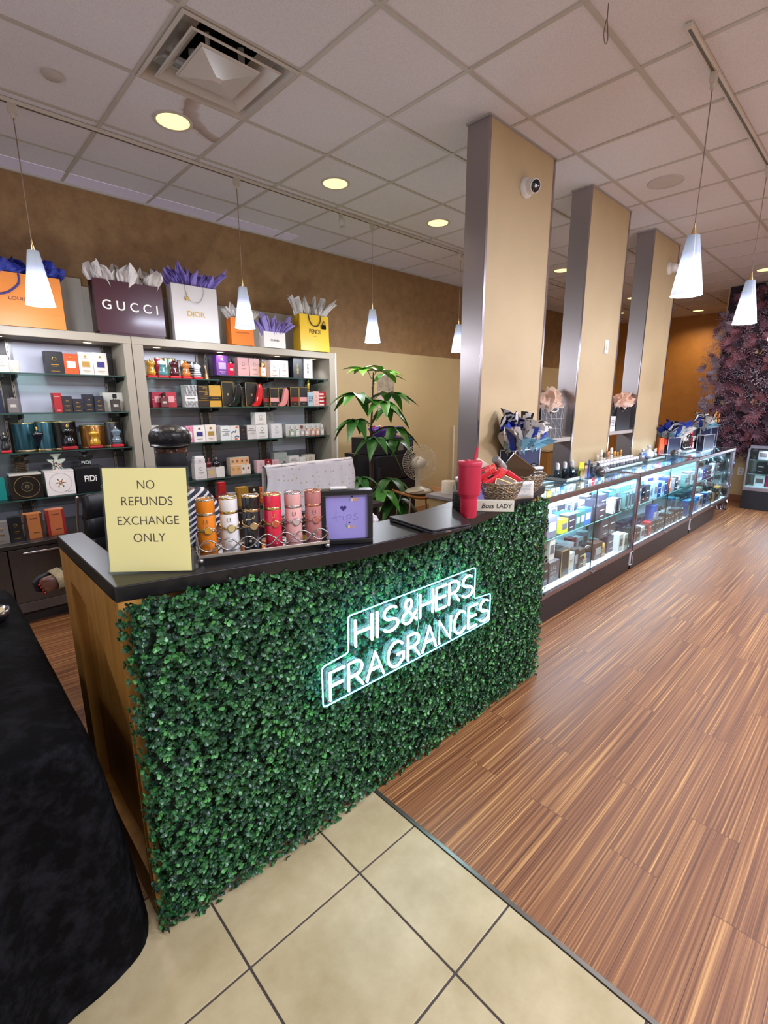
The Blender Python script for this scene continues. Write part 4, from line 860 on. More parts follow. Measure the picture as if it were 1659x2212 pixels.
def stripes_mat(a, c, sc, ax=0):
    M, nt, b = newmat('striped_material'); N = nt.nodes.new; L = nt.links.new
    tc = N('ShaderNodeTexCoord'); wv = N('ShaderNodeTexWave'); wv.bands_direction = 'XYZ'[ax]; wv.inputs['Scale'].default_value = sc; wv.inputs['Distortion'].default_value = 0; L(tc.outputs['Object'], wv.inputs['Vector'])
    r = N('ShaderNodeValToRGB'); r.color_ramp.interpolation = 'CONSTANT'; e = r.color_ramp.elements; e[0].position = 0; e[0].color = (*lin(a), 1); e[1].position = 0.5; e[1].color = (*lin(c), 1); L(wv.outputs['Fac'], r.inputs[0]); L(r.outputs[0], b.inputs['Base Color']); b.inputs['Roughness'].default_value = 0.6; return M
G1 = 'gift bags on top of the wall cabinet'
YB = 4.29
lv = gift_bag('large orange gift bag with blue tissue and ribbon, at the picture edge', 0.80, .345, .14, 'd07a28', (.50, YB, UT), 0, 'LOUIS VUITTON', '5a2a12', .525, .022, .27, .22, [('25308a', .20, 14, 3, .35)], ('252c80', .42, .006), group=G1, flap=True)
gu = gift_bag('glossy burgundy gift bag with white tissue and large white lettering', .50, .375, .13, '3c101e', (1.358, YB, UT+.018), 0, 'G U C C I', 'e9e2dc', .525, .068, .405, 0, [('d9d2cf', .20, 16, 5, .25)], None, .22, G1, .35, '260a14')
MB().box(-.10, .10, .125, .139, -.0195, 0).box(-.24, .24, 0, .13, -.018, -.001).build('base_board', mat('3a1220', 0.4), gu)
gift_bag('white gift bag with gold star charm and violet tissue', .39, .445, .12, 'c6c0c0', (1.879, YB, UT), 0, 'DIOR', 'c9a44e', .495, .044, .155, 0, [('8d7cc4', .23, 14, 8, .45)], ('c9c4c2', .30, .004), .4, G1)
st = MB(); P_ = []
for k in range(10): a = PI/2+k*PI/5; r_ = .022 if k % 2 == 0 else .010; P_.append((r_*math.cos(a), r_*math.sin(a)))
dior = [o for o in bpy.data.objects if o.get('label', '').startswith('white gift bag with gold star')][0]
st.prism(P_, 0, .004, M=T(-.075, -.010, .335) @ RX(PI/2)); st.tube([(-.075,-.011,.355),(-.078,-.008,.40)], .0015, 5); st.build('star_charm', mat('c9a24a', 0.25, 0.9), dior)
gift_bag('small orange gift bag with white tissue behind the pendant', .225, .235, .10, 'cf6d1e', (2.300, YB, UT+.002), 0, 'LOUIS VUITTON', '5a2a12', .46, .012, .13, 0, [('dcd6d2', .19, 10, 12, .5)], None, .45, G1)
gift_bag('small white gift bag with violet tissue', .235, .145, .10, 'd8d3cf', (2.637, YB, UT+.003), 0, 'CHANEL', '2a2628', .48, .020, .098, 0, [('9484c2', .21, 14, 14, .45)], None, .4, G1)
fe = gift_bag('yellow gift bag with black cord, padlock charm and white tissue', .36, .35, .13, 'd9b02c', (3.110, YB, UT+.004), 0, 'FENDI', '2a2313', .545, .042, .135, 0, [('d3cdc9', .24, 12, 17, .5, .2)], ('1c1a18', .30, .005), .4, G1, 0, 'b8901c', None, True)
lk = MB().cbox(-.026, .026, -.006, .006, -.03, .012, .004).tube([(-.016,0,.01),(-.016,0,.034),(0,0,.046),(.016,0,.034),(.016,0,.01)], .004, 6)
lk.build('padlock_charm', mat('26242a', 0.2, 0.7), fe, loc=(.105, -.014, .25)); text_mb('ROMA', .010, .0006, .035, M=T(0,-.0006,.145)).build('printed_town', mat('5a4a1c', 0.5), fe)
# bags and boxes on the ledges between the columns
geo = gift_bag('charcoal gift bag with white triangle line pattern and peach tissue', .37, .245, .12, '4c4a4e', (3.735, 1.945, 1.2002), 0, None, None, tis=[('e3c4ae', .22, 12, 21, .35), ('ead2c2', .13, 8, 22, .4)], handle=('c9c4c0', .12, .006), rough=.4, sidehex='232226')
q = MB()
W_, H_ = .37, .245
for i in range(5):
    x = -W_/2+W_*i/4.5
    for j in range(3):
        z0 = H_*j/3; z1 = H_*(j+1)/3
        for (xa, za, xb, zb) in ((x, z1, x, z0), (x, z1, min(W_/2, x+W_/4.5), z0)): q.tube([(xa,-.001,za),(xb,-.001,zb)], .0012, 4)
for j in range(1, 4): q.tube([(-W_/2,-.001,H_*j/3-.002),(W_/2,-.001,H_*j/3-.002)], .0012, 4)
q.build('printed_lines', mat('cfcccb', 0.5), geo)
gift_bag('black gift bag with peach tissue on the far ledge', .36, .235, .12, '1e1c20', (5.215, 1.945, 1.2102), 0, None, None, tis=[('e6b99e', .21, 12, 25, .35), ('ecd3c4', .14, 6, 26, .4)], handle=('151416', .15, .006), rough=.35)
wb_ = carton('', .115, .09, .145, 'd9d5d2', 't', 4.945, 1.94, 1.2103, 'white box with dark print beside the black gift bag', None)
# ------------------------------------------------------------------ reception counter
WZ0, WZ1 = 0.996, 1.038
def arc_y(x, off=0.0):
    """front edge of the worktop: a shallow bow, out towards the shop in the middle"""
    xc, R = 1.375, 2.42
    return 1.108+off-0+ (R-math.sqrt(max(0, R*R-(x-xc)**2)))
def wt_front(x):
    P = [(.297,1.293),(.494,1.262),(.72,1.19),(1.0,1.115),(1.22,1.108),(1.5,1.125),(1.955,1.20),(2.29,1.252),(2.47,1.30)]
    P = [(.297,1.293),(.50,1.248),(.72,1.19),(.97,1.128),(1.22,1.108),(1.5,1.122),(1.955,1.196),(2.29,1.255),(2.47,1.30)]
    for (a, b), (c, d) in zip(P[:-1], P[1:]):
        if x <= c: 
            t = (x-a)/(c-a); return b+(d-b)*t
    return P[-1][1]
xs_ = [.297+(2.47-.297)*k/60 for k in range(61)]
raw = [wt_front(x) for x in xs_]
for _ in range(14): raw = [raw[0]]+[(raw[i-1]+2*raw[i]+raw[i+1])/4 for i in range(1, 60)]+[raw[-1]]
front = list(zip(xs_, raw)); back = [(x+0.0, y+.228) for x, y in front if x >= .375]
BLK = mat('100f12', 0.36, spec=0.45, noise=0.1, nscale=300)
poly = front+[(2.47,1.528)]+list(reversed(back))[1:]+[(.374,1.49),(.374,1.966),(.297,1.966)]
wt = MB().prism(poly, WZ0, WZ1).build('worktop', BLK, loc=(0,0,0), bevel=.003); tag(wt, 'black bowed reception counter worktop on wooden panel', 'worktop')
WOOD = bpy.data.materials.new('honey_maple'); WOOD.use_nodes = True; nt = WOOD.node_tree; b = nt.nodes['Principled BSDF']
tc = nt.nodes.new('ShaderNodeTexCoord'); mp = nt.nodes.new('ShaderNodeMapping'); mp.inputs['Scale'].default_value = (22, 22, 1.6); nt.links.new(tc.outputs['Object'], mp.inputs[0])
n = nt.nodes.new('ShaderNodeTexNoise'); n.inputs['Scale'].default_value = 1.4; n.inputs['Detail'].default_value = 5; nt.links.new(mp.outputs[0], n.inputs['Vector'])
r = nt.nodes.new('ShaderNodeValToRGB'); e = r.color_ramp.elements; e[0].position = .3; e[0].color = (*lin('94652c'), 1); e[1].position = .7; e[1].color = (*lin('b07f3e'), 1); nt.links.new(n.outputs['Fac'], r.inputs[0]); nt.links.new(r.outputs[0], b.inputs['Base Color']); b.inputs['Roughness'].default_value = .38
co = thing('reception_counter', 'honey maple reception counter with arched side panel and ivy front', 'counter', (0,0,0))
MB().box(.2985, 2.40, 1.2846, 1.31, 0, WZ0).build('front_panel', WOOD, co)
sd_ = MB().box(.330, .372, 1.31, 1.955, 0.0, WZ0-.001)
# side frame proud of the recessed arch: stiles, base rail and an arch-headed top piece
sp = MB(); Y0, Y1 = 1.285, 1.958
sp.box(.297, .3305, Y1-.115, Y1, 0, WZ0).box(.297, .3305, Y0+.026, Y0+.035, 0, WZ0).box(.297, .3305, Y0+.035, Y1-.115, 0, .13)
ya, yb = Y0+.035, Y1-.115; arch = []
for k in range(25):
    u = k/24; yy = yb+(ya-yb)*u; zz = .905-.30*(u**2.2)*1.0
    arch.append((yy, zz))
for (a, za), (b2, zb) in zip(arch[:-1], arch[1:]):
    sp.add([(.297,a,za),(.297,b2,zb),(.297,b2,WZ0),(.297,a,WZ0),(.3305,a,za),(.3305,b2,zb),(.3305,b2,WZ0),(.3305,a,WZ0)], [(0,1,2,3),(0,4,5,1),(7,6,5,4)])
sd_.build('side_panel', WOOD, co); sp.build('arched_frame', WOOD, co)
MB().box(.3745, 2.3, 1.60, 1.95, .70, .735).box(2.28, 2.30, 1.31, 1.95, 0, .70).build('inner_desk', mat('2c2624', 0.4), co)

# boxwood panel
R_ = random.Random(4); hx0, hx1, hz0, hz1, hy = .318, 2.318, .006, 1.010, 1.228
hp = MB().box(hx0+.006, hx1-.006, 1.245, 1.2845, hz0, hz1-.03).build('hedge_panel', mat('0f1f12', 0.8), loc=(0,0,0)); tag(hp, 'artificial green boxwood leaf panel covering the counter front', 'hedge panel')
LEAF = []
for c in ('235230','2e6438','4a8c48','17392a'):
    LEAF.append(mat(c, 0.36, spec=0.5, noise=0.18, nscale=120))
fo = MB(); cnt = 0
def leaf(c, d, nrm, L, W, mi, cup):
    d = d.normalized(); s_ = d.cross(nrm); s_.normalize(); n_ = s_.cross(d)
    a = c; m1 = c+d*L*.38; m2 = c+d*L*.76; tip = c+d*L+n_*(-cup*.5*L)
    v = [a, m1+s_*W*.5+n_*cup*W, m1, m1-s_*W*.5+n_*cup*W, m2+s_*W*.44+n_*cup*W*.7, m2, m2-s_*W*.44+n_*cup*W*.7, tip]
    fo.add(v, [(0,1,2),(0,2,3),(1,4,5,2),(2,5,6,3),(4,7,5),(5,7,6)], mi, True)
def sprig(p, out):
    """a small whorl of leaves facing outward"""
    k = R_.randint(4, 6); a0 = R_.uniform(0, 6.28); dep = R_.uniform(-.010, .032)
    t1 = out.orthogonal().normalized(); t2 = out.cross(t1)
    c = p+out*dep; mi = R_.choices((0,1,2,3), (4,4,2,3))[0]
    for i in range(k):
        a = a0+i*2*PI/k+R_.uniform(-.3,.3); rad = t1*math.cos(a)+t2*math.sin(a)
        tilt = R_.uniform(.25, 1.1); d = rad*math.cos(tilt)+out*math.sin(tilt)+Vector((0,0,-.15))
        nn = out*math.cos(tilt)-rad*math.sin(tilt)
        L = R_.uniform(.0095,.0150); leaf(c+rad*.002, d, nn, L, L*R_.uniform(.72,.95), mi if R_.random() < .75 else R_.randint(0,3), R_.uniform(.05,.3))
OUT = Vector((0,-1,0)); st_ = .0128
nx = int((hx1-hx0)/st_); nz_ = int((hz1-hz0)/st_)
for i in range(nx):
    for j in range(nz_):
        hx_ = hx0+(i+.5+R_.uniform(-.55,.55))*st_; p = Vector((hx_, hy+.034*max(0, 1-(hx_-hx0)/.40)**1.5-.012, hz0+(j+.5+R_.uniform(-.55,.55))*st_))
        o = Vector((R_.uniform(-.35,.35), -1, R_.uniform(-.35,.35))).normalized(); sprig(p, o)
for j in range(nz_):
    for s in (-1, 1):
        for q in range(3):
            p = Vector((hx0+.004 if s < 0 else hx1-.004, hy+R_.uniform(-.01,.042), hz0+(j+R_.random())*st_)); sprig(p, Vector((s, R_.uniform(-.8,.1), R_.uniform(-.3,.3))).normalized())
fo.build('foliage', LEAF, hp)['kind'] = 'stuff'

# neon sign
ns = thing('neon_sign', 'glowing white tube lettering sign on clear outlined board over the ivy panel', 'sign', (0, 1.145, 0))
X0, X1, Z0, Z1 = .82, 1.755, .520, .805
out = [(X0,Z0),(X1,Z0),(X1,.652),(1.632,.662),(1.632,Z1),(.93,Z1),(.93,.675),(X0,.665)]
def round_poly(P, r, n=4):
    o = []; N = len(P)
    for i in range(N):
        p0, p1, p2 = Vector(P[i-1]), Vector(P[i]), Vector(P[(i+1) % N]); a = p1+(p0-p1).normalized()*r; c = p1+(p2-p1).normalized()*r
        for k in range(n+1): t = k/n; o.append(tuple((a*(1-t)**2+p1*2*t*(1-t)+c*t*t)))
    return o
RP = round_poly(out, .014)
MB().prism([(x, z) for x, z in RP], 0.004, 0.009, M=Matrix(((1,0,0,0),(0,0,1,0),(0,1,0,0),(0,0,0,1)))).build('clear_board', glass('dffaff', .97, .6), ns)
MB().tube([(x, .004, z) for x, z in RP], .0026, 6, closed=True).build('glowing_edge', emis('6fe2ff', 8.0), ns)
def A(cx, cz, rx, rz, a0, a1, n=14): return [(cx+rx*math.cos(math.radians(a0+(a1-a0)*k/n)), cz+rz*math.sin(math.radians(a0+(a1-a0)*k/n))) for k in range(n+1)]
S_ = A(.5,.74,.42,.26,40,180,8)+A(.5,.74,.42,.26,180,270,5)[1:]+A(.5,.24,.46,.24,90,0,5)+A(.5,.24,.46,.24,0,-150,10)[1:]
GL = {'H': (.78, [[(0,0),(0,1)],[(.8,0),(.8,1)],[(0,.5),(.8,.5)]]), 'I': (.10, [[(.05,0),(.05,1)]]), 'S': (.80, [[(x*.85,z) for x, z in S_]]),
      '&': (.82, [[(.86,.0),(.22,.66)]+A(.38,.80,.19,.2,215,0,8)+A(.38,.80,.19,.2,0,-60,3)[1:]+[(.16,.42)]+A(.34,.24,.30,.25,140,300,8)+[(.84,.42)]]),
      'E': (.62, [[(.66,1),(0,1),(0,0),(.66,0)],[(0,.51),(.58,.51)]]), 'R': (.66, [[(0,0),(0,1),(.36,1)]+A(.36,.74,.30,.26,90,-90,10)+[(0,.48)],[(.34,.48),(.70,0)]]),
      'F': (.60, [[(0,0),(0,1),(.64,1)],[(0,.50),(.56,.50)]]), 'A': (.86, [[(0,0),(.44,1),(.88,0)],[(.17,.36),(.71,.36)]]),
      'G': (.92, [A(.48,.5,.46,.5,42,318,20)+[(.90,.20),(.90,.46),(.56,.46)]]), 'N': (.78, [[(0,0),(0,1),(.78,0),(.78,1)]]), 'C': (.84, [A(.48,.5,.46,.5,45,315,20)])}
NEON = emis('c4f0ff', 18.0)
def neon_line(txt, x0, x1, z0, h):
    gap = .24; tot = sum(GL[c][0] for c in txt)+gap*(len(txt)-1); k = (x1-x0)/tot; x = x0
    for c in txt:
        wv, strokes = GL[c]; q = MB()
        for s in strokes: q.tube([(x+a*k, -.004, z0+bz*h) for a, bz in s], .0048, 8)
        for s in strokes:
            for a, bz in (s[0], s[-1]): q.ball((x+a*k,-.004,z0+bz*h), .0048, 8)
        q.build('letter_tube', NEON, ns); x += (wv+gap)*k
neon_line('HIS&HERS', .955, 1.605, .692, .092); neon_line('FRAGRANCES', .845, 1.735, .540, .098)
q = MB()
for x, z in ((.955,.668),(1.60,.672),(.84,.535),(1.735,.535)): q.lathe([(.005,0),(.005,.012)], 10, M=T(x,.012,z) @ RX(PI/2))
q.build('standoff', mat('b9b9bb', 0.2, 0.9), ns)
MB().tube(catmull([(1.27,.006,.79),(1.268,.004,.70),(1.275,.004,.66),(1.262,.006,.61)],5), .0012, 5).build('cable', mat('9fb7b4', 0.4), ns)

# ------------------------------------------------------------------ on the worktop
Z = WZ1+.0004
# sign in a clear stand
sg = thing('sign_holder', 'clear upright sign stand with pale yellow printed sheet at the counter corner', 'sign', ((.319+.492)/2, (1.417+1.271)/2, Z), -.701)
TL = RX(-.085)
MB().cbox(-.1145, .1145, -.0025, .0025, 0, .288, .001, M=TL).cbox(-.1145, .1145, -.002, .058, 0, .003, .001).build('clear_stand', glass('f4f8f4', .96, .9), sg)
MB().box(-.108, .108, -.0036, -.0028, .004, .284, M=TL).build('paper_sheet', mat('e2d890', 0.45, coat=0.3), sg)
for s_, z, wv, hh in (('NO', .240, .045, .0235), ('REFUNDS', .196, .133, .0235), ('EXCHANGE', .144, .160, .0235), ('ONLY', .097, .084, .0235)):
    text_mb(s_, hh, .0002, wv, M=TL @ T(.002,-.0037,z), bold=-.004).build('printed_lettering', mat('4a4238', 0.6), sg)
# tray with six perfume cylinders
ta = math.atan2(-.122, .348); TX, TY = .528, 1.318
tr = thing('vanity_tray', 'mirrored tray with wavy silver wire rails, below the six cylinders', 'tray', (TX, TY, Z), ta)
LW, DW = .385, .105
MB().cbox(0, LW, 0, DW, .018, .024, .001).build('mirror_base', mat('c9c9cc', 0.03, 1.0), tr); MB().cbox(-.003, LW+.003, -.003, 0, .016, .026, .001).cbox(-.003, LW+.003, DW, DW+.003, .016, .026, .001).cbox(-.003, 0, 0, DW, .016, .026, .001).cbox(LW, LW+.003, 0, DW, .016, .026, .001).build('silver_border', SILV, tr)
for x, y in ((.003,.003),(LW-.003,.003),(.003,DW-.003),(LW-.003,DW-.003)): MB().ball((x,y,.0085), .0085, 14).build('ball_foot', SILV, tr)
for yy in (0.0, DW):
    q = MB()
    for ph in (0, PI): q.tube([(LW*k/72, yy, .050+.017*math.sin(ph+k/72*PI*7.0)) for k in range(73)], .0023, 6)
    for k in range(1, 8, 2): q.ball((LW*k/8, yy-.004, .052), .005, 10)
    q.tube([(0,yy,.02),(0,yy,.055)], .002, 6).tube([(LW,yy,.02),(LW,yy,.055)], .002, 6); q.build('wavy_rail', mat('a5a3a6', 0.22, 0.95), tr)
for xx in (0.0, LW):
    q = MB()
    for ph in (0, PI): q.tube([(xx, DW*k/24, .050+.017*math.sin(ph+k/24*PI*2)) for k in range(25)], .0023, 6)
    q.build('wavy_rail', mat('a5a3a6', 0.22, 0.95), tr)
CY = [('orange perfume cylinder with silver bracelet band', 'd97a14', 'c9b9a0', 'd9a02f'), ('white perfume cylinder with gold bracelet band', 'dedad6', 'c2aa72', 'd8c590'), ('black perfume cylinder with gold bracelet band', '141317', 'c4a67c', 'b5986a'),
      ('red coral perfume cylinder with gold bracelet band', 'cf2340', 'c9a870', 'd05a48'), ('pale pink perfume cylinder with silver bracelet band', 'd6a09a', 'bdb8ba', 'c9b8b4'), ('dusty rose perfume cylinder with copper bracelet band', 'b0706c', 'cf8d78', 'b8736a')]
for k, (desc, body, band, dial) in enumerate(CY):
    lx = .030+k*.0645; ly = .050
    px_ = TX+lx*math.cos(ta)-ly*math.sin(ta); py_ = TY+lx*math.sin(ta)+ly*math.cos(ta)
    rr, hh = .0262, .158
    c = thing('perfume_cylinder', desc + ' on the wire tray', 'perfume bottle', (px_, py_, Z+.0243), ta-.15, 'perfume cylinders on the tray'); bm_ = mat(body, 0.25, coat=0.3); gm = mat(band, 0.2, 0.95)
    MB().lathe([(rr*.96,0),(rr,.003),(rr,.106),(rr*.97,.108)], 30).build('body', bm_, c)
    MB().lathe([(rr*.97,.108),(rr*1.01,.109),(rr*1.01,.116),(rr*.97,.117)], 30, caps=False).build('neck_ring', gm, c)
    MB().lathe([(rr*.97,.116),(rr,.118),(rr,.152),(rr*.99,.1545)], 30).build('cap', bm_, c)
    MB().lathe([(rr*1.01,.152),(rr*1.01,.1575),(rr*.86,.1578),(rr*.84,.154)], 30, caps=False).build('cap_rim', gm, c)
    br = MB()
    for s in (-1, 1):
        pts = []
        for q_ in range(33):
            a = -PI/2+2*PI*q_/32; fr_ = max(0, math.cos(a+PI/2)); pts.append((rr*1.06*math.cos(a), rr*1.06*math.sin(a), .066+s*.013*(1-fr_**3)*(.6+.4*math.sin(a*1.0))))
        br.tube(pts, [.0023+.0007*math.sin(i*2.4) for i in range(33)], 6)
    b2_ = br.build('bracelet', gm, c)
    MB().lathe([(.0115,0),(.0125,.002),(.0115,.004),(.0095,.0042)], 10, M=T(.006,-rr*1.05,.066) @ RX(PI/2)).build('watch_case', gm, b2_)
    MB().lathe([(.0001,.0043),(.0095,.0043)], 16, M=T(.006,-rr*1.05,.066) @ RX(PI/2), caps=False).build('watch_dial', mat(dial, 0.3, 0.4), b2_)
    ink = mat('d9c9a0' if k in (2,) else ('e2b46a' if k == 3 else '8a7d78'), 0.35, 0.5); q = MB(); y_ = -rr-.0008
    if k == 2: q.tube(catmull([(-.012,y_,.090),(-.005,y_,.087),(.001,y_,.089),(.004,y_,.093)],4), .0010, 5).tube([(.006,y_,.088),(.009,y_,.098)], .001, 5).tube(catmull([(-.014,y_,.084),(-.016,y_,.088),(-.010,y_,.086)],4), .001, 5)
    else: q.tube([(-.004,y_,.098),(-.005,y_,.087),(.001,y_,.086)], .0009, 5).tube([(.004,y_,.098),(.0045,y_,.087)], .0009, 5)
    q.build('printed_script', ink, c)
    MB().box(-.006, .006, -rr-.0006, -rr+.0006, .026, .0285).build('printed_mark', ink, c)
# tips box
tb = thing('tip_box', 'black framed tip box with lilac handwritten sheet', 'tip box', (.892, 1.228, Z), math.atan2(-.092, .142)); W_, H_, D_ = .168, .178, .045
fb = MB(); e_ = .016
fb.cbox(0, W_, 0, D_, 0, e_, .002).cbox(0, W_, 0, D_, H_-e_, H_, .002).cbox(0, e_, 0, D_, e_, H_-e_, .002).cbox(W_-e_, W_, 0, D_, e_, H_-e_, .002).box(e_, W_-e_, D_-.004, D_, e_, H_-e_).build('frame', mat('101013', 0.35), tb)
MB().box(.055, .125, .014, .019, H_-.001, H_+.0006).build('coin_slot', mat('000000', 0.8), tb)
MB().box(e_, W_-e_, .012, .016, e_, H_-e_).build('lilac_sheet', mat('8f86c4', 0.5), tb)
pen = mat('6f67a6', 0.5); q = MB(); S = W_-2*e_
def pw_(P): return [(e_+S*x, .0112, e_+(H_-2*e_)*z) for x, z in P]
for s_ in ([(.15,.46),(.20,.50),(.36,.52)], [(.25,.66),(.24,.50),(.25,.42)], [(.42,.53),(.41,.43)], [(.50,.54),(.50,.30),(.46,.33)], [(.50,.52),(.58,.55),(.60,.48),(.50,.45)], [(.76,.58),(.68,.55),(.70,.50),(.76,.47),(.70,.42),(.64,.45)]): q.tube(catmull(pw_(s_), 5), .00042, 5)
q.build('handwritten_word', pen, tb)
def heart(cx, cz, r): return [(cx+r*16*math.sin(t_)**3/16, cz+r*(13*math.cos(t_)-5*math.cos(2*t_)-2*math.cos(3*t_)-math.cos(4*t_))/16) for t_ in [2*PI*i/28 for i in range(28)]]
XZ = Matrix(((1,0,0,0),(0,0,-1,0),(0,1,0,0),(0,0,0,1)))
for cx, cz, r in ((.42,.70,.010),(.63,.955,.0045),(.56,.365,.0035)): MB().prism(heart(e_+S*cx, e_+(H_-2*e_)*cz, r), 0, .0006, M=T(0,.0118,0) @ XZ).build('paper_heart', mat('2a2466', 0.5), tb)
for cx, cz in ((.66,.885),(.58,.27)):
    for k, (ch, cl) in enumerate((('T','5a9a78'),('I','cfb0a0'),('P','d0a24a'),('S','d9a038'))): text_mb(ch, .010, .0004, .0062, M=T(e_+S*(cx-.09+.055*k), .0116, e_+(H_-2*e_)*cz), bold=.03).build('foam_letter', mat(cl, 0.5), tb)
MB().cbox(.03, .085, .012, .030, H_+.0008, H_+.010, .004).build('clip', mat('d8d4cc', 0.4), tb)
# laptop, closed and overhanging the edge
lp = thing('laptop', 'closed black laptop lying at the worktop edge', 'laptop', (1.245, 1.058, Z), 0)
P4 = [Vector((0,0)), Vector((.172,-.035)), Vector((.345,.185)), Vector((.035,.262))]
BLK2 = mat('1d1c21', 0.35, noise=0.1, nscale=200)
MB().prism([tuple(p) for p in round_poly(P4, .012, 3)], 0.001, .010).build('base', BLK2, lp, bevel=.002)
MB().prism([tuple(p) for p in round_poly([p*0.998+Vector((.0,.001)) for p in P4], .012, 3)], .0115, .018).build('lid', BLK2, lp, bevel=.002)
MB().box(.05, .10, -.016, -.010, .004, .009).build('port', mat('8d8d92', 0.3, 0.8), lp)
# red tumbler
tu = thing('tumbler', 'tall red tumbler with lid and straw', 'tumbler', (1.560, 1.145, Z)); RED = mat('b01f3c', 0.42, noise=0.05, nscale=300)
MB().lathe([(.0305,0),(.033,.003),(.034,.075),(.0345,.082),(.043,.094),(.0445,.1),(.046,.205),(.0465,.212)], 40).build('body', RED, tu)
MB().lathe([(.0475,.210),(.0478,.222),(.046,.226),(.040,.227),(.0001,.228)], 40).lathe([(.009,.227),(.009,.233),(.0001,.234)], 16, M=T(-.018,.0,0)).build('lid', RED, tu)
MB().tube([(.012,-.004,.18),(.020,-.006,.228),(.030,-.010,.277)], .0058, 12).build('straw', RED, tu)
# glass jar of dark beans
jr = thing('glass_jar', 'clear glass jar of dark beans behind the red tumbler', 'jar', (1.648, 1.250, Z))
MB().lathe([(.034,0),(.038,.004),(.038,.090),(.036,.100),(.027,.112),(.027,.125)], 28, caps=False).build('glass_wall', glass('e6ece8', .92, 1.0), jr)
MB().lathe([(.034,.002),(.036,.006),(.036,.072),(.026,.080),(.0001,.081)], 24).build('dark_beans', mat('241a18', 0.5, noise=.5, nscale=120, bump=1.0), jr); MB().lathe([(.029,.124),(.0295,.138),(.027,.140)], 24).build('lid', mat('9fa3a4', 0.2, 0.3), jr)
# lavender box, name plate
lb_ = MB().cbox(-.035, .035, -.012, .012, 0, .095, .002).build('lilac_card_box', mat('8a80b8', 0.5), loc=(1.78, 1.262, Z), rz=-.6); tag(lb_, 'narrow lilac card box between red tumbler and wire basket', 'box')
MB().box(-.031, .031, -.0126, -.0118, .06, .085).build('printed_label', mat('a79ed0', 0.5), lb_)
npz = thing('name_plate', 'clear acrylic name plate block with black lettering in front of the wire basket', 'name plate', (1.727, 1.130, Z), math.atan2(-.141, .060)+.32); 
MB().cbox(-.105, .078, -.012, .012, 0, .048, .002).build('acrylic_block', mat('c4c0ae', 0.12, coat=0.6), npz)
text_mb('LADY', .0185, .0005, .062, M=T(.037,-.0125,.025), bold=.004).build('printed_lettering', mat('1c1a18', 0.5), npz); text_mb('Boss', .021, .0005, .050, M=T(-.030,-.0125,.025) @ Matrix(((1,0,.25,0),(0,1,0,0),(0,0,1,0),(0,0,0,1))), bold=.012).build('printed_script', mat('1c1a18', 0.5), npz)
# wire baskets
WIRE = mat('9c8c74', 0.35, 0.85)
def wire_basket(x, y, r, h, label, rz=0):
    t = thing('wire_basket', label, 'basket', (x, y, Z), rz, 'woven wire baskets on the counter')
    q = MB(); n = 9
    for j in range(n):
        rr = r*(.66+.34*(j/(n-1))**.8); zz = .006+(h-.006)*j/(n-1)
        for ph in (0, PI): q.tube([(rr*(1+.03*math.sin(a_*14+ph+j*PI))*math.cos(a_), rr*(1+.03*math.sin(a_*14+ph+j*PI))*math.sin(a_), zz+.005*math.sin(a_*14+ph)) for a_ in [2*PI*k/84 for k in range(84)]], .0017, 4, closed=True)
    q.build('woven_wire', WIRE, t)
    q = MB()
    for k in range(28): a_ = 2*PI*k/28; q.tube([(r*.60*math.cos(a_), r*.60*math.sin(a_), .003), (r*.66*math.cos(a_), r*.66*math.sin(a_), .006), (r*.86*math.cos(a_), r*.86*math.sin(a_), h*.5), (r*math.cos(a_), r*math.sin(a_), h)], .0016, 4)
    q.tube([(r*math.cos(a_), r*math.sin(a_), h) for a_ in [2*PI*k/40 for k in range(40)]], .0028, 6, closed=True).build('wire_stays', WIRE, t)
    MB().lathe([(.0001,.002),(r*.62,.002),(r*.62,.004),(.0001,.004)], 28, caps=False).build('base_disc', mat('3a332c', 0.6), t); return t
B1 = (1.895, 1.238); B2 = (2.215, 1.318)
wire_basket(*B1, .118, .100, 'bronze wire basket holding red tubes, with paper note on its rim'); wire_basket(*B2, .135, .092, 'bronze wire basket with brown flat box, at the worktop tip', .3)
def small_box(name, label, cat, c, sz, R, hexc, trim=None, rough=.35, grp=None):
    o = MB().cbox(-sz[0]/2, sz[0]/2, -sz[1]/2, sz[1]/2, -sz[2]/2, sz[2]/2, .0015).build(name, mat(hexc, rough), loc=c); o.rotation_euler = R; tag(o, label, cat, grp)
    if trim:
        x, y, z = [s_/2 for s_ in sz]; q = MB()
        for s_ in (-1, 1): q.box(-x-.0005, x+.0005, s_*y-.002, s_*y+.002, z-.002, z+.001).box(s_*x-.002, s_*x+.002, -y, y, z-.002, z+.001)
        q.build('gold_edge', mat(trim, .3, .7), o)
    return o
def tube_pack(label, c, R, L=.085):
    o = MB().cbox(-L/2, L/2, -.017, .017, -.012, .012, .004).build('red_tube_pack', mat('d9303c', 0.3), loc=c); o.rotation_euler = R; tag(o, label, 'tube', 'red tubes in the wire basket')
    MB().cbox(L/2-.001, L/2+.022, -.0145, .0145, -.0105, .0105, .003).build('cap', mat('e2403c', 0.25), o); MB().box(-.012, .018, -.009, .009, .0118, .0127).build('printed_label', mat('3a1a1c', 0.5), o)
bz = Z+.10
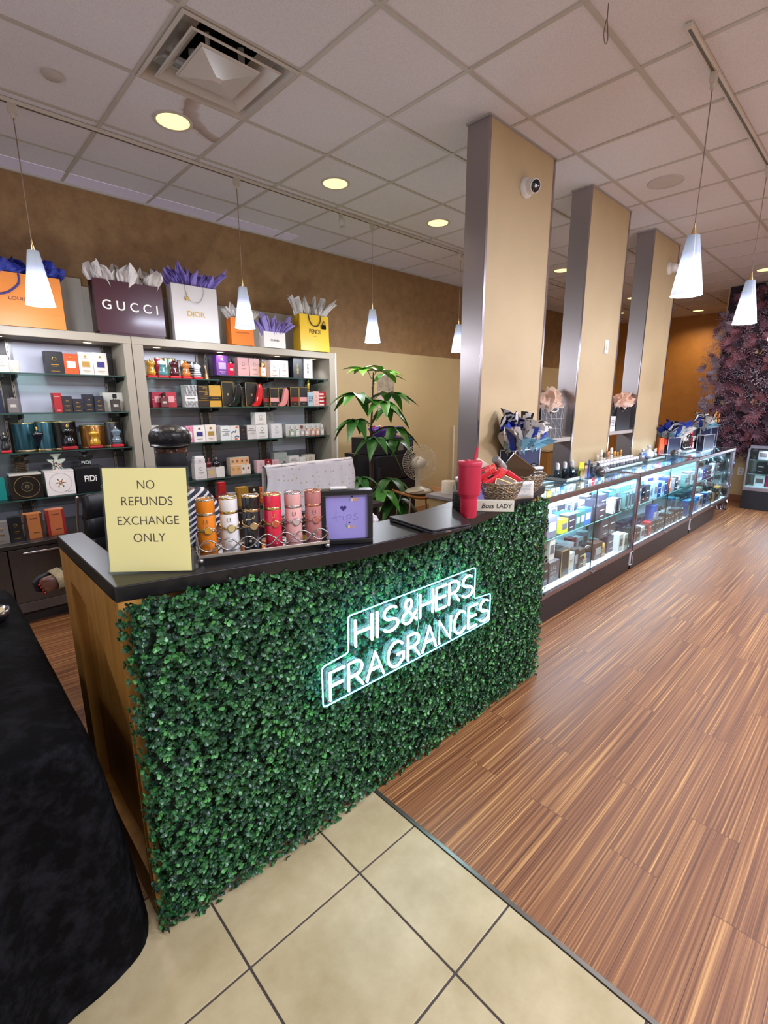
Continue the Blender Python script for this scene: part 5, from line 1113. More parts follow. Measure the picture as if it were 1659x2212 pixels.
for i, (dx, dy, dz, rx, ry, rz) in enumerate(((-.075,.025,.016,.3,-.6,-.9), (-.065,-.015,.002,.1,-.5,-.6), (-.040,.055,.030,.2,-.4,-1.0), (.020,.02,.026,.2,.4,-.7), (.055,-.012,.018,-.2,.5,-.6), (.074,-.045,.002,.1,.6,-.7))):
    tube_pack('red tube pack %s in the note-bearing wire basket' % ('standing at the left rim','lying with dark label at the left','behind the white card','in the middle of the heap','leaning right with bright cap','lowest at the right rim')[i], (B1[0]+dx, B1[1]+dy, bz+dz+.012), (rx, ry, rz))
small_box('gift_card_box', 'bronze flat box with gold edge, front of the red tubes', 'box', (B1[0]-.045, B1[1]-.062, bz-.010), (.075,.045,.013), (.9, .35, -.75), '54402e', 'c9a468')
small_box('gift_card_box', 'larger bronze flat box with gold edge between red tubes', 'box', (B1[0]-.010, B1[1]-.052, bz+.004), (.095,.048,.013), (.9, .45, -.75), '5a4634', 'd2b078')
small_box('white_card', 'cream card standing behind the red tubes', 'card', (B1[0]-.02, B1[1]+.085, bz+.045), (.075,.004,.085), (0, .55, -.65), 'd9cbb8', None)
small_box('gift_card_box', 'brown glossy flat box leaning out of the basket at the worktop tip', 'box', (B2[0]-.03, B2[1]-.02, bz+.028), (.14,.012,.085), (.1, .62, -.70), '4a3526', 'b98f5a', .15)
gb = MB().lathe([(.018,-.02),(.020,.0),(.020,.035),(.017,.04)], 18).build('bottle_stub', mat('97948f', 0.3, 0.3), loc=(B1[0]+.085, B1[1]+.03, bz+.055)); gb.rotation_euler = (.4, -.9, -.5); tag(gb, 'grey capped bottle poking up between the two wire baskets', 'bottle'); MB().lathe([(.0185,.04),(.0185,.07),(.016,.073)], 18).build('cap', mat('7a7874', 0.3, 0.3), gb); MB().lathe([(.0135,-.055),(.0135,-.018)], 14).build('amber_neck', mat('5a3a20', 0.15), gb)
# note clipped to the basket
nt_ = thing('paper_note', 'white handwritten note hanging on the wire basket rim', 'note', (B1[0]+.058, B1[1]-.098, Z+.020), -.45)
MB().grid(lambda u, v: ((u-.5)*.105+.012*(1-v), -.012*v+.006*math.sin(u*3), v*.082), 6, 4).build('paper', mat('cdcac4', 0.6), nt_, solid=.0005)
for s_, z, wv in (('DO NOT', .064, .060), ('OPEN', .047, .045), ('or', .034, .012), ('SPRAY', .018, .052)): text_mb(s_, .0115 if s_ != 'or' else .007, .0003, wv, M=T(.012, -.0012-.012*z/.082, z) @ RX(.145), bold=-.01).build('handwriting', mat('6d8a96', 0.6), nt_)
MB().tube([(-.030,-.0165,.088),(-.030,-.013,.052),(-.024,-.0125,.047),(-.018,-.013,.052),(-.018,-.0165,.086),(-.021,-.0165,.089),(-.025,-.0165,.086),(-.025,-.013,.058)], .0010, 6).build('paper_clip', mat('6a666e', 0.3, 0.8), nt_)
# ------------------------------------------------------------------ seated person behind the counter
def skin(name, verts, edges, radii, root=0, sub=2, voxel=None):
    me = bpy.data.meshes.new(name); me.from_pydata(verts, edges, []); o = bpy.data.objects.new(name, me); COL.objects.link(o)
    o.modifiers.new('skin', 'SKIN'); o.modifiers['skin'].use_smooth_shade = True
    for i, r in enumerate(radii): d = me.skin_vertices[0].data[i]; d.radius = (r, r) if not isinstance(r, tuple) else r
    me.skin_vertices[0].data[root].use_root = True
    if sub: s = o.modifiers.new('sub', 'SUBSURF'); s.levels = s.render_levels = sub
    dg = bpy.context.evaluated_depsgraph_get(); dg.update(); m2 = bpy.data.meshes.new_from_object(o.evaluated_get(dg)); bpy.data.objects.remove(o); return m2
def joined(name, meshes, voxel, smooth=6):
    bm = bmesh.new()
    for me in meshes: bm.from_mesh(me)
    me = bpy.data.meshes.new(name); bm.to_mesh(me); bm.free()
    o = bpy.data.objects.new(name, me); COL.objects.link(o)
    r = o.modifiers.new('r', 'REMESH'); r.mode = 'VOXEL'; r.voxel_size = voxel; r.use_smooth_shade = True
    s = o.modifiers.new('s', 'SMOOTH'); s.iterations = smooth; s.factor = .5
    dg = bpy.context.evaluated_depsgraph_get(); dg.update(); m2 = bpy.data.meshes.new_from_object(o.evaluated_get(dg)); bpy.data.objects.remove(o)
    for p in m2.polygons: p.use_smooth = True
    return m2
PX, PY = 1.06, 2.98
FACE = -2.02     # heading of the gaze (towards the shop front)
pe = thing('person', 'person seated behind the counter in black leather cap, black face mask and striped shirt', 'person', (PX, PY, 0))
SKINM = mat('5a3626', 0.45, noise=.06, nscale=40)
fx, fy = math.cos(FACE), math.sin(FACE)
V = []; E_ = []; Rr = []
def jv(p, r, to=None):
    V.append(tuple(p)); Rr.append(r)
    if to is not None: E_.append((to, len(V)-1))
    return len(V)-1
pel = jv((0,.02,.52), .135); w1 = jv((0,.0,.66), .120, pel); ch = jv((0,-.01,.82), .135, w1); cl = jv((0,-.005,.93), .095, ch); nk = jv((.0,-.01,1.01), .052, cl); hd0 = jv((.01,-.02,1.08), .055, nk)
arms = {}
for s in (-1, 1):
    sh = jv((s*.165,-.005,.915), .058, cl); el = jv((s*.225,-.10,.70), .043, sh); wr = jv((s*.15,-.34,.715), .030, el)
    pm = jv((s*.135,-.40,.718), .030, wr); arms[s] = (sh, el, wr, pm)
    for k in range(4):
        bx = s*(.155-.019*k); L = (.034,.040,.037,.028)[k]
        a = jv((bx, -.432, .720), .0105, pm); b2 = jv((bx, -.432-L*.6, .716), .0090, a); jv((bx-s*.002, -.432-L, .706), .0078, b2)
    a = jv((s*.100,-.385,.716), .0115, pm); b2 = jv((s*.078,-.408,.712), .0105, a); jv((s*.068,-.430,.706), .0085, b2)
# right leg planted, left leg crossed over with the foot out to the side
hr = jv((-.10,-.02,.50), .092, pel); kr = jv((-.16,-.40,.50), .062, hr); ar = jv((-.17,-.36,.10), .038, kr); jv((-.19,-.50,.045), .034, ar)
hl = jv((.10,-.02,.51), .092, pel); kl = jv((-.10,-.38,.635), .062, hl); sl = jv((-.38,-.32,.65), .048, kl); al = jv((-.605,-.262,.668), .036, sl)
ft = jv((-.655,-.275,.658), .035, al); ft2 = jv((-.705,-.29,.648), .038, ft)
for k in range(5):
    o_ = (2-k)*.0150; a = jv((-.732+abs(k-1)*.004, -.297, .643+o_), .0110 if k else .0145, ft2); jv((-.756+abs(k-1)*.006, -.303, .640+o_), .0100 if k else .0135, a)
body = skin('body', V, E_, Rr)
hm = MB().lathe([(.001,-.125),(.040,-.118),(.060,-.095),(.071,-.05),(.077,0),(.079,.04),(.072,.085),(.050,.118),(.001,.132)], 28, sy=1.16)
hm.ball((0,-.088,-.02), .017, 10, sx=.8, sz=1.3).ball((.079,.005,-.01), .022, 10, sx=.4, sz=1.3).ball((-.079,.005,-.01), .022, 10, sx=.4, sz=1.3).ball((0,-.078,-.062), .024, 10, sx=1.2, sz=.5)
HM = T(.012,-.03,1.220) @ RZ(FACE+PI/2) @ RX(.06)
hmesh = hm.mesh('head', [SKINM]); hmesh.transform(HM)
bd = joined('body', [body, hmesh], .0055, 4); bd.materials.clear(); bd.materials.append(SKINM)
bo = bpy.data.objects.new('body', bd); COL.objects.link(bo); bo.parent = pe
def hpart(mb, name, m): o = mb.build(name, m, pe); o.data.transform(HM); return o
q = MB()
for s in (-1, 1): q.ball((s*.031,-.0815,.010), .0098, 12)
ey = hpart(q, 'eyes', mat('b5a8a0', 0.25)); q = MB()
for s in (-1, 1): q.ball((s*.031,-.0880,.0095), .0056, 10)
o = hpart(q, 'irises', mat('140b08', 0.15)); o.parent = ey
q = MB()
for s in (-1, 1): q.ball((s*.031,-.0825,.0155), .0112, 12, sx=1.25, sz=.62).ball((s*.031,-.0825,.0035), .0105, 12, sx=1.2, sz=.5)
hpart(q, 'eyelids', mat('4a2b1f', 0.45))
q = MB()
for s in (-1, 1): q.tube([(s*.014,-.0885,.029),(s*.032,-.0865,.034),(s*.050,-.0775,.030)], [.0016,.0026,.0012], 5)
hpart(q, 'eyebrows', mat('140d0a', 0.8))
# mask: wraps the lower face, with ear loops
def mk(u, v):
    a = (u-.5)*2.35; w_ = .083+.010*math.sin(v*PI); yb = .100+.012*math.sin(v*PI)*math.cos(a)
    return (w_*math.sin(a), -yb*math.cos(a)-.008*math.cos(a), -.112+.100*v+.006*math.cos(a*1.5))
mkb = MB().grid(mk, 20, 8); ms = hpart(mkb, 'face_mask', mat('131216', 0.7, noise=.1, nscale=200))
q = MB()
for s in (-1, 1): q.tube([(s*.076,-.040,-.01),(s*.086,0,-.005),(s*.084,.02,-.03),(s*.074,-.03,-.09)], .0018, 5)
o = hpart(q, 'ear_loop', mat('cfcfd6', 0.6)); o.parent = ms
q = MB().grid(lambda u, v: (-.095+.010*math.sin(v*9), -.01+.02*u, -.10+.06*v), 3, 6); 
# leather newsboy cap: gathered crown, band and peak
LEA = mat('16151a', 0.32, spec=0.6, noise=.1, nscale=60, bump=.3)
def crown(u, v):
    a = 2*PI*u; puff = 1+.055*abs(math.sin(4*a))*math.sin(min(1, v*1.15)*PI)
    KP = [(.0885,.026),(.098,.022),(.107,.036),(.112,.062),(.111,.092),(.100,.119),(.076,.138),(.042,.148),(.001,.151)]
    q_ = v*(len(KP)-1); i_ = min(len(KP)-2, int(q_)); t_ = q_-i_; r_ = KP[i_][0]*(1-t_)+KP[i_+1][0]*t_; z = KP[i_][1]*(1-t_)+KP[i_+1][1]*t_
    r_ = r_*puff
    return (r_*math.cos(a), r_*math.sin(a)*1.10+.006, z-.14*(r_*math.sin(a)*1.1+.06)*(1 if v < .6 else .55))
cp_ = MB().grid(crown, 64, 18); cap = hpart(cp_, 'leather_cap', LEA)
o = hpart(MB().ball((0,.004,.147), .010, 12, sz=.5), 'cap_button', LEA); o.parent = cap
o = hpart(MB().lathe([(.0885,.018),(.0905,.024),(.0905,.048),(.088,.054)], 36, sy=1.12, caps=False), 'cap_band', LEA); o.parent = cap
def peak(u, v): a = (u-.5)*2.1; r_ = .090+.040*v*math.cos(a*.72); return (r_*math.sin(a), -r_*1.10*math.cos(a), .044-.012*v*v-.004*v+.004*math.cos(a))
o = hpart(MB().grid(peak, 20, 6), 'cap_peak', LEA); o.parent = cap; sm_ = o.modifiers.new('s', 'SOLIDIFY'); sm_.thickness = .004
hr_ = hpart(MB().grid(lambda u, v: ((.083)*math.sin(PI*.5+u*PI), (.098)*-math.cos(PI*.5+u*PI)+.004, -.09+.13*v), 16, 4), 'hair', mat('120e0d', 0.7))
# striped shirt: torso and sleeves from the same skeleton, a little fuller
V2 = [(0,.02,.50),(0,.0,.66),(0,-.01,.82),(0,-.005,.925),(0,-.008,.965)]; E2 = [(0,1),(1,2),(2,3),(3,4)]; R2 = [.150,.138,.152,.108,.072]
for s in (-1, 1):
    n0 = len(V2); V2 += [(s*.165,-.005,.915),(s*.215,-.06,.81),(s*.232,-.10,.70)]; E2 += [(3,n0),(n0,n0+1),(n0+1,n0+2)]; R2 += [.076,.086,.070]
sm2 = joined('striped_shirt', [skin('shirt', V2, E2, R2)], .008, 4); sm2.materials.clear()
SM, nt, b = newmat('navy_white_stripes'); tc = nt.nodes.new('ShaderNodeTexCoord'); mpn = nt.nodes.new('ShaderNodeMapping'); mpn.inputs['Rotation'].default_value = (0, .42, 0)
nt.links.new(tc.outputs['Object'], mpn.inputs[0]); wv = nt.nodes.new('ShaderNodeTexWave'); wv.bands_direction = 'Z'; wv.inputs['Scale'].default_value = 9.5; wv.inputs['Distortion'].default_value = 1.2; wv.inputs['Detail Scale'].default_value = .6; nt.links.new(mpn.outputs[0], wv.inputs['Vector'])
r = nt.nodes.new('ShaderNodeValToRGB'); r.color_ramp.interpolation = 'CONSTANT'; e = r.color_ramp.elements; e[0].color = (*lin('1c1b35'), 1); e[1].position = .68; e[1].color = (*lin('d8d4d2'), 1); nt.links.new(wv.outputs['Fac'], r.inputs[0]); nt.links.new(r.outputs[0], b.inputs['Base Color']); b.inputs['Roughness'].default_value = .7
sm2.materials.append(SM); so = bpy.data.objects.new('striped_shirt', sm2); COL.objects.link(so); so.parent = pe
V3 = [(0,.02,.52)]; E3 = []; R3 = [.148]
for pts, rs in (([(-.10,-.02,.50),(-.16,-.40,.50),(-.17,-.37,.16)], [.102,.074,.052]), ([(.10,-.02,.51),(-.10,-.38,.635),(-.38,-.32,.65),(-.55,-.28,.662)], [.102,.074,.058,.050])):
    last = 0
    for p, r_ in zip(pts, rs): V3.append(p); R3.append(r_); E3.append((last, len(V3)-1)); last = len(V3)-1
pm_ = joined('black_trousers', [skin('trousers', V3, E3, R3)], .009, 4); pm_.materials.clear(); pm_.materials.append(mat('121217', 0.8)); po = bpy.data.objects.new('black_trousers', pm_); COL.objects.link(po); po.parent = pe
# slide sandal with a glittering strap on the crossed foot, red nails
GLT = mat('b9a884', 0.3, 0.6, noise=.5, nscale=400, bump=1.0)
fd = (Vector((-.706,-.303,.640))-Vector((-.605,-.275,.658))).normalized()
sl_ = MB().prism([(-.035,-.10),(.035,-.10),(.043,.02),(.042,.065),(.024,.092),(-.024,.092),(-.042,.062),(-.043,.02)], -.010, .010)
fz = fd.cross(Vector((.6,.1,.75)).normalized()); fz.normalize(); fxn = fd.cross(fz).normalized(); nrm = fxn.cross(fd)
# columns: local x = across the foot, y = along the foot, z = away from the sole
acr = Vector((-.1,0,1)); acr = (acr-fd*acr.dot(fd)).normalized(); up_ = acr.cross(fd).normalized()
if up_.dot(Vector((-.2,-1,.1))) < 0: up_ = -up_
FM = Matrix((acr, fd, up_)).transposed().to_4x4(); FM.translation = Vector((-.672,-.282,.652))-up_*.042
sd2 = sl_.build('slide_sandal', mat('131216', 0.6), pe, bevel=.004); sd2.data.transform(FM)
st2 = MB().grid(lambda u, v: (.047*math.cos(PI*u), -.002+.045*(v-.5), .006+.074*math.sin(PI*u)), 20, 4).build('glitter_strap', GLT, sd2, solid=.004); st2.data.transform(FM)
q = MB()
for k in range(5):
    o_ = (2-k)*.0150; q.ball(tuple(Vector((-.758+abs(k-1)*.006, -.303, .640+o_))+up_*.0085), .0045, 8, sy=.5)
nl = q.build('red_nails', mat('b0121c', 0.15), pe)
V4 = MB().prism([(-.04,-.10),(.04,-.10),(.045,.06),(.02,.14),(-.03,.13),(-.045,.05)], 0, .02, M=T(-.185,-.46,.0) @ RZ(PI)).build('slide_sandal', mat('131216', 0.6), pe, bevel=.004)

# office chair
oc = thing('office_chair', 'black ribbed leather office chair behind the person', 'chair', (.875, 3.05, 0), .12); LB = mat('17171a', 0.38, noise=.08, nscale=80)
def rib(u, v):
    z = .60+.37*v; bulge = .018*abs(math.sin(v*PI*3.0))
    return ((u-.5)*.50, .20-.05*v+.03*(2*u-1)**2*-1-bulge, z)
bk_ = MB().grid(rib, 12, 48); o = bk_.build('backrest', LB, oc, solid=-.05)
for s in (-1, 1): MB().tube([(s*.250,.225,.58),(s*.252,.215,.80),(s*.247,.180,.955)], .008, 8).ball((s*.247,.180,.957), .010, 10).build('chrome_frame', SILV, oc)
MB().cbox(-.24, .24, -.27, .20, .40, .475, .03).build('seat', LB, oc)
MB().lathe([(.028,.10),(.028,.28),(.02,.281),(.02,.40)], 16).build('gas_column', SILV, oc)
for k in range(5):
    a = k*2*PI/5+.55; lg = MB().tube([(0,0,.11),(.14*math.cos(a),.14*math.sin(a),.10),(.30*math.cos(a),.30*math.sin(a),.075)], [.026,.022,.015], 8).build('star_leg', SILV, oc)
    MB().lathe([(.001,-.022),(.024,-.022),(.027,-.012),(.027,.012),(.024,.022),(.001,.022)], 16, M=T(.30*math.cos(a),.30*math.sin(a),.0275) @ RZ(a+.6) @ RX(PI/2)).build('caster', mat('1a1a1d', 0.4), lg)
for s in (-1, 1): MB().tube(catmull([(s*.27,.15,.46),(s*.285,.08,.64),(s*.285,-.08,.66),(s*.28,-.18,.62)],5), .015, 8).build('armrest', mat('1a1a1d', .5), oc)
# ------------------------------------------------------------------ behind the counter
# covered screen
sc_ = thing('covered_screen', 'white polka dot cloth draped over a desk screen behind the counter', 'covered screen', (1.98, 2.84, .735), -.10)
WC = 0.70
def cl_(u, v):
    x = (u-.5)*WC; z = .34-.34*v
    return (x+.010*math.sin(v*7+u*5), -.03-.016*v+.006*math.sin(u*17+v*3)+.004*math.sin(u*41), z+(.012*(u-.5))-.004*math.sin(u*9)*(v < .1))
DM, nt, b = newmat('polka_cloth'); tc = nt.nodes.new('ShaderNodeTexCoord'); mp = nt.nodes.new('ShaderNodeMapping'); mp.inputs['Scale'].default_value = (30, .001, 30); nt.links.new(tc.outputs['Object'], mp.inputs[0])
vo = nt.nodes.new('ShaderNodeTexVoronoi'); vo.inputs['Randomness'].default_value = .45; vo.inputs['Scale'].default_value = 1; nt.links.new(mp.outputs[0], vo.inputs['Vector'])
r = nt.nodes.new('ShaderNodeValToRGB'); r.color_ramp.interpolation = 'CONSTANT'; e = r.color_ramp.elements; e[0].color = (*lin('b5a88e'), 1); e[1].position = .20; e[1].color = (*lin('cfc9c8'), 1); nt.links.new(vo.outputs['Distance'], r.inputs[0]); nt.links.new(r.outputs[0], b.inputs['Base Color']); b.inputs['Roughness'].default_value = .75
sc_c = MB().grid(cl_, 40, 16).grid(lambda u, v: ((u-.5)*WC, -.03+.06*v, .34+.012*(u-.5)+.012*math.sin(v*PI)), 20, 4).grid(lambda u, v: ((u-.5)*WC, .03+.02*v, .34-.30*v), 20, 8).build('polka_cloth', DM, sc_)
for f in (1,): sol = sc_c.modifiers.new('s', 'SOLIDIFY'); sol.thickness = .0015
MB().cbox(-.33, .33, -.018, .018, .05, .325, .006).build('screen', mat('1a1a1d', .4), sc_); MB().box(-.04, .04, -.012, .012, .0, .06).cbox(-.13, .13, -.09, .09, 0, .012, .003).build('stand', mat('1a1a1d', .4), sc_)
dk = thing('low_desk', 'dark low desk behind the person under the covered screen', 'desk', (2.05, 2.9, 0)); MB().cbox(-.5, .5, -.22, .22, .70, .735, .003).build('desk_top', mat('2b2523', .4), dk)
for x in (-.46, .46): MB().box(x-.015, x+.015, -.20, .20, 0, .70).build('side_panel', mat('2b2523', .5), dk)
# tall potted plant
pl = thing('potted_plant', 'tall potted plant with long drooping green leaves beside the wall cabinet', 'plant', (3.08, 3.42, 0)); Rn = random.Random(21)
MB().lathe([(.13,0),(.15,.02),(.18,.30),(.19,.32),(.175,.32),(.165,.28)], 28).build('pot', mat('3b332e', .5), pl); MB().lathe([(.0001,.285),(.165,.285)], 24, caps=False).build('soil', mat('2a1d14', .9), pl)
q = MB()
q.tube(catmull([(0,0,.26),(.005,.0,.6),(0,0,.95),(.012,0,1.25),(.03,.0,1.5),(.045,0,1.76)],6), [.016-.010*min(1,k/30) for k in range(31)], 8)
q.tube(catmull([(.03,.02,.26),(.02,.01,.6),(.03,.0,.9),(.02,0,1.2)],6), .010, 8).build('stem', mat('4a3022', .6, noise=.2, nscale=40), pl)
MB().tube([(.012,-.012,1.12),(-.012,-.014,1.18),(.02,-.014,1.22),(-.01,-.015,1.26),(.012,-.012,1.30)], .006, 6).build('black_tie', mat('15120f', .7), pl)
LG = [mat('356a2a', .38, noise=.15, nscale=30), mat('4a8a34', .38, noise=.15, nscale=30), mat('7cc83e', .38, noise=.15, nscale=30)]
lf = MB(); pt = MB()
def pleaf(c, d, L, W, mi, droop):
    d = d.normalized(); side = d.cross(Vector((0,0,1)))
    if side.length < .05: side = Vector((1,0,0))
    side.normalize(); n_ = side.cross(d); vs = []; N = 7
    for i in range(N+1):
        t = i/N; p = c+d*L*t+Vector((0,0,-droop*L*t*t)); w_ = W*math.sin(PI*min(1,(t*.93+.05))**.8)*.5
        for s in (-1, 0, 1): vs.append(p+side*s*w_+n_*(abs(s)*w_*.35)+Vector((0,0,.004*math.sin(t*22)*abs(s))))
    fs = []
    for i in range(N):
        for j in range(2): fs.append((i*3+j, i*3+j+1, (i+1)*3+j+1, (i+1)*3+j))
    lf.add(vs, fs, mi, True)
def pcluster(base, tip, n, L, mi, dr):
    pt.tube(catmull([base, (Vector(base)+Vector(tip))/2+Vector((0,0,.03)), tip],4), .0032, 5); a0 = Rn.uniform(0,6)
    out = (Vector(tip)-Vector(base)); out.z = 0
    for k in range(n):
        a = a0+k*2*PI/n; d = Vector((math.cos(a), math.sin(a), Rn.uniform(-.25,.25)))+out.normalized()*.35 if out.length > .01 else Vector((math.cos(a), math.sin(a), .15))
        pleaf(Vector(tip), d, L*Rn.uniform(.75,1.1), L*Rn.uniform(.36,.46), mi if Rn.random() < .8 else max(0, mi-1), dr*Rn.uniform(.6,1.3))
for z0, dx, dy, dz, n, L, mi, dr in ((1.70,-.11,-.02,.14,6,.21,2,.25),(1.70,.16,.03,.13,6,.22,2,.2),(1.62,.05,-.14,.20,5,.19,2,.3),(1.50,-.22,-.04,.10,6,.25,1,.7),(1.50,.20,-.04,.12,6,.26,1,.6),(1.42,-.04,-.2,.13,6,.24,1,.6),(1.35,.26,.05,.12,5,.24,1,.8),(1.25,-.24,-.06,.14,6,.24,0,.8),(1.18,.24,-.06,.12,6,.25,1,.8),(1.12,-.12,-.18,.10,6,.24,0,.9),(1.05,.1,-.2,.16,5,.22,0,.8),
        (.70,-.20,-.05,.18,6,.22,0,.6),(.62,.20,-.05,.22,6,.26,0,.8),(.60,-.05,-.20,.14,6,.25,1,.8),(.66,.26,.05,.10,5,.27,0,.9),(.55,-.24,-.1,.08,6,.24,0,.8),(.52,.12,-.2,.10,6,.28,0,.9)):
    pcluster((.02,0,z0), (.02+dx, dy, z0+dz*.6), n, L, mi, dr)
lf.build('leaves', LG, pl); pt.build('leaf_stalks', mat('4a6a2c', .5), pl)
# spot head and lamp added on the track to brighten the plant's crown
th = thing('added_spot_head', 'added small white spot head on the wall track, brightening the potted plant', 'spot light', (2.99, 3.685, HC-.024)); MB().cbox(-.015, .015, -.012, .012, -.03, 0, .003).build('added_spot_adapter', TRK, th); MB().lathe([(.02,-.04),(.026,-.045),(.028,-.11),(.024,-.11),(.02,-.06)], 18, M=RX(-.2), caps=False).build('added_spot_can', mat('c9c2b8', .4), th)
lamp('plant_fill_lamp', 'SPOT', (2.99, 3.665, 2.98), 80.0, (1.0, .95, .82), rot=(-.20, .06, 0), spot_size=.55, spot_blend=.9, shadow_soft_size=.04)
# poster
ps = thing('wall_poster', 'narrow pink and white poster on the tan wall behind the plant', 'poster', (4.50, WB-.006, 1.33))
MB().box(-.15, .15, -.002, .0015, 0, .51).build('sheet', mat('c9b2a8', .6), ps); MB().box(-.148, .148, -.003, -.0018, .30, .50).build('photo_panel', mat('9a8a72', .6, noise=.4, nscale=14), ps); MB().box(-.148, .148, -.003, -.0018, .235, .29).build('pink_band', mat('c98888', .6), ps)
# fridge, microwave, bowl, box
fg = thing('mini_fridge', 'black mini fridge below the microwave', 'fridge', (3.84, 3.82, 0)); BK = mat('14141b', .28, spec=.5)
MB().cbox(-.31, .31, .05, .55, .02, .925, .006).build('body', BK, fg); MB().cbox(-.31, .31, 0, .046, .03, .64, .008).build('door', BK, fg); MB().cbox(-.31, .31, 0, .046, .65, .92, .008).build('freezer_door', BK, fg)
MB().cbox(-.30, -.27, -.018, 0, .45, .62, .004).cbox(-.30, -.27, -.018, 0, .68, .80, .004).build('handle', mat('2a2a30', .3), fg)
for x in (-.25, .25):
    for y in (.08, .5): MB().lathe([(.02,0),(.02,.021)], 12, M=T(x,y,0)).build('foot', mat('1a1a1a', .6), fg)
mw = thing('microwave', 'black microwave on the mini fridge', 'microwave', (3.83, 3.84, .926)); MB().cbox(-.30, .30, .02, .40, .008, .185, .006).build('body', BK, mw)
MB().cbox(-.30, .16, 0, .0195, .01, .183, .004).build('door', mat('18181e', .25), mw); MB().box(-.05, .13, -.002, .001, .04, .150).build('door_window', mat('6a6460', .12), mw); MB().cbox(.165, .30, 0, .0195, .01, .183, .004).build('control_panel', mat('1c1c24', .3), mw); MB().box(.19, .275, -.002, .001, .14, .165).build('display', mat('2a4a66', .2), mw)
q = MB()
for i in range(3):
    for j in range(4): q.cbox(.19+.03*i, .212+.03*i, -.003, .001, .03+.025*j, .046+.025*j, .002)
q.build('buttons', mat('4a4a52', .4), mw)
for x in (-.25, .25): MB().lathe([(.015,0),(.015,.009)], 10, M=T(x,.1,0)).build('foot', mat('1a1a1a', .6), mw)
bw = thing('candy_bowl', 'purple glittery bowl heaped with wrapped candy on the microwave', 'bowl', (3.70, 3.97, 1.112)); MB().lathe([(.055,0),(.06,.004),(.10,.06),(.125,.105),(.121,.105),(.094,.06),(.05,.01),(.0001,.008)], 28, caps=False).build('bowl_wall', mat('5a2f8c', .3, noise=.5, nscale=90), bw)
cols = ['b02a5a','d86a3a','7a3aa0','c9b04a','4a6ac0']; Rn = random.Random(8)
for ci, cc in enumerate(cols):
    q = MB()
    for k in range(7): a = Rn.uniform(0,6.28); rr = .095*math.sqrt(Rn.random()); q.cbox(-.018,.018,-.010,.010,-.008,.008,.004, M=T(rr*math.cos(a), rr*math.sin(a), .098+Rn.uniform(0,.025)) @ RZ(Rn.uniform(0,3)) @ RX(Rn.uniform(-.6,.6)))
    o = q.build('wrapped_candy', mat(cc, .25), bw); o['kind'] = 'stuff'
pb = thing('purple_box', 'small purple box on a stem beside the candy bowl on the microwave', 'box', (3.955, 3.97, 1.112)); MB().cbox(-.10, .10, -.05, .05, .045, .11, .004).build('box_body', mat('6a3a9c', .4), pb); MB().lathe([(.05,0),(.05,.006),(.02,.012),(.018,.035),(.04,.046)], 18).build('stem_foot', mat('5a2f8c', .4), pb)
# stool and fan
sx, sy_ = 3.30, 3.00
so_ = thing('wooden_stool', 'wooden saddle seat stool with slender metal legs under the fan', 'stool', (sx, sy_, 0), -.30)
MB().grid(lambda u, v: ((u-.5)*.44, (v-.5)*.28*(1-.25*(2*u-1)**4), .652+.055*(2*u-1)**2), 24, 8).build('saddle_seat', mat('a8733c', .45, noise=.12, nscale=18), so_, solid=.022)
for x, y in ((-.14,-.10),(.14,-.10),(-.14,.10),(.14,.10)): MB().tube([(x,y,.655),(x*1.55,y*1.5,0)], .0075, 8).build('leg', mat('b3a295', .4, .2), so_)
fn = thing('desk_fan', 'white round desk fan on the wooden stool', 'fan', (sx, sy_, .676), -.5); FW = mat('d5cdbb', .4)
MB().lathe([(.115,0),(.118,.012),(.10,.026),(.05,.044),(.03,.052),(.0001,.054)], 32, sx=1.05).build('base', FW, fn)
MB().tube([(0,.02,.045),(0,.025,.15),(0,.03,.24)], [.028,.022,.020], 12).build('neck', FW, fn)
FT = T(0,-.01,.275) @ RX(PI/2-.10)
MB().lathe([(.045,-.09),(.055,-.06),(.055,.0),(.045,.02)], 20, M=FT).build('motor_housing', FW, fn)
CG = mat('d8d0c0', .3)
q = MB()
for k in range(48):
    a = 2*PI*k/48; q.tube([(.042*math.cos(a),.042*math.sin(a),.075),(.10*math.cos(a),.10*math.sin(a),.070),(.150*math.cos(a),.150*math.sin(a),.045),(.162*math.cos(a),.162*math.sin(a),.02)], .0011, 4, M=FT).tube([(.05*math.cos(a),.05*math.sin(a),-.03),(.11*math.cos(a),.11*math.sin(a),-.025),(.162*math.cos(a),.162*math.sin(a),.01)], .0011, 4, M=FT)
for r_, z in ((.162,.015),(.13,.058),(.095,.070)): q.tube([(r_*math.cos(2*PI*k/48), r_*math.sin(2*PI*k/48), z) for k in range(48)], .0022 if r_ > .15 else .0012, 5, closed=True, M=FT)
q.build('wire_cage', CG, fn); MB().lathe([(.045,.074),(.043,.080),(.0001,.082)], 24, M=FT).build('cage_badge', mat('ded7ca', .35), fn)
for k in range(3):
    a0 = k*2*PI/3; q = MB()
    q.grid(lambda u, v, a0=a0: ((.03+.105*v)*math.cos(a0+(u-.5)*(1.7*(.45+.55*math.sin(PI*min(1,v*.8+.15))))), (.03+.105*v)*math.sin(a0+(u-.5)*(1.7*(.45+.55*math.sin(PI*min(1,v*.8+.15))))), .02+.03*(u-.5)), 10, 6)
    q.build('blade', glass('e8e4dc', .72, 1.0, .25), fn, solid=.001)
MB().tube(catmull([(-.08,.04,.01),(-.18,-.02,-.03),(-.26,-.05,-.30),(-.36,-.08,-.44),(-.5,-.1,-.62)],8), .003, 6).build('power_cord', mat('cfc8bc', .5), fn)
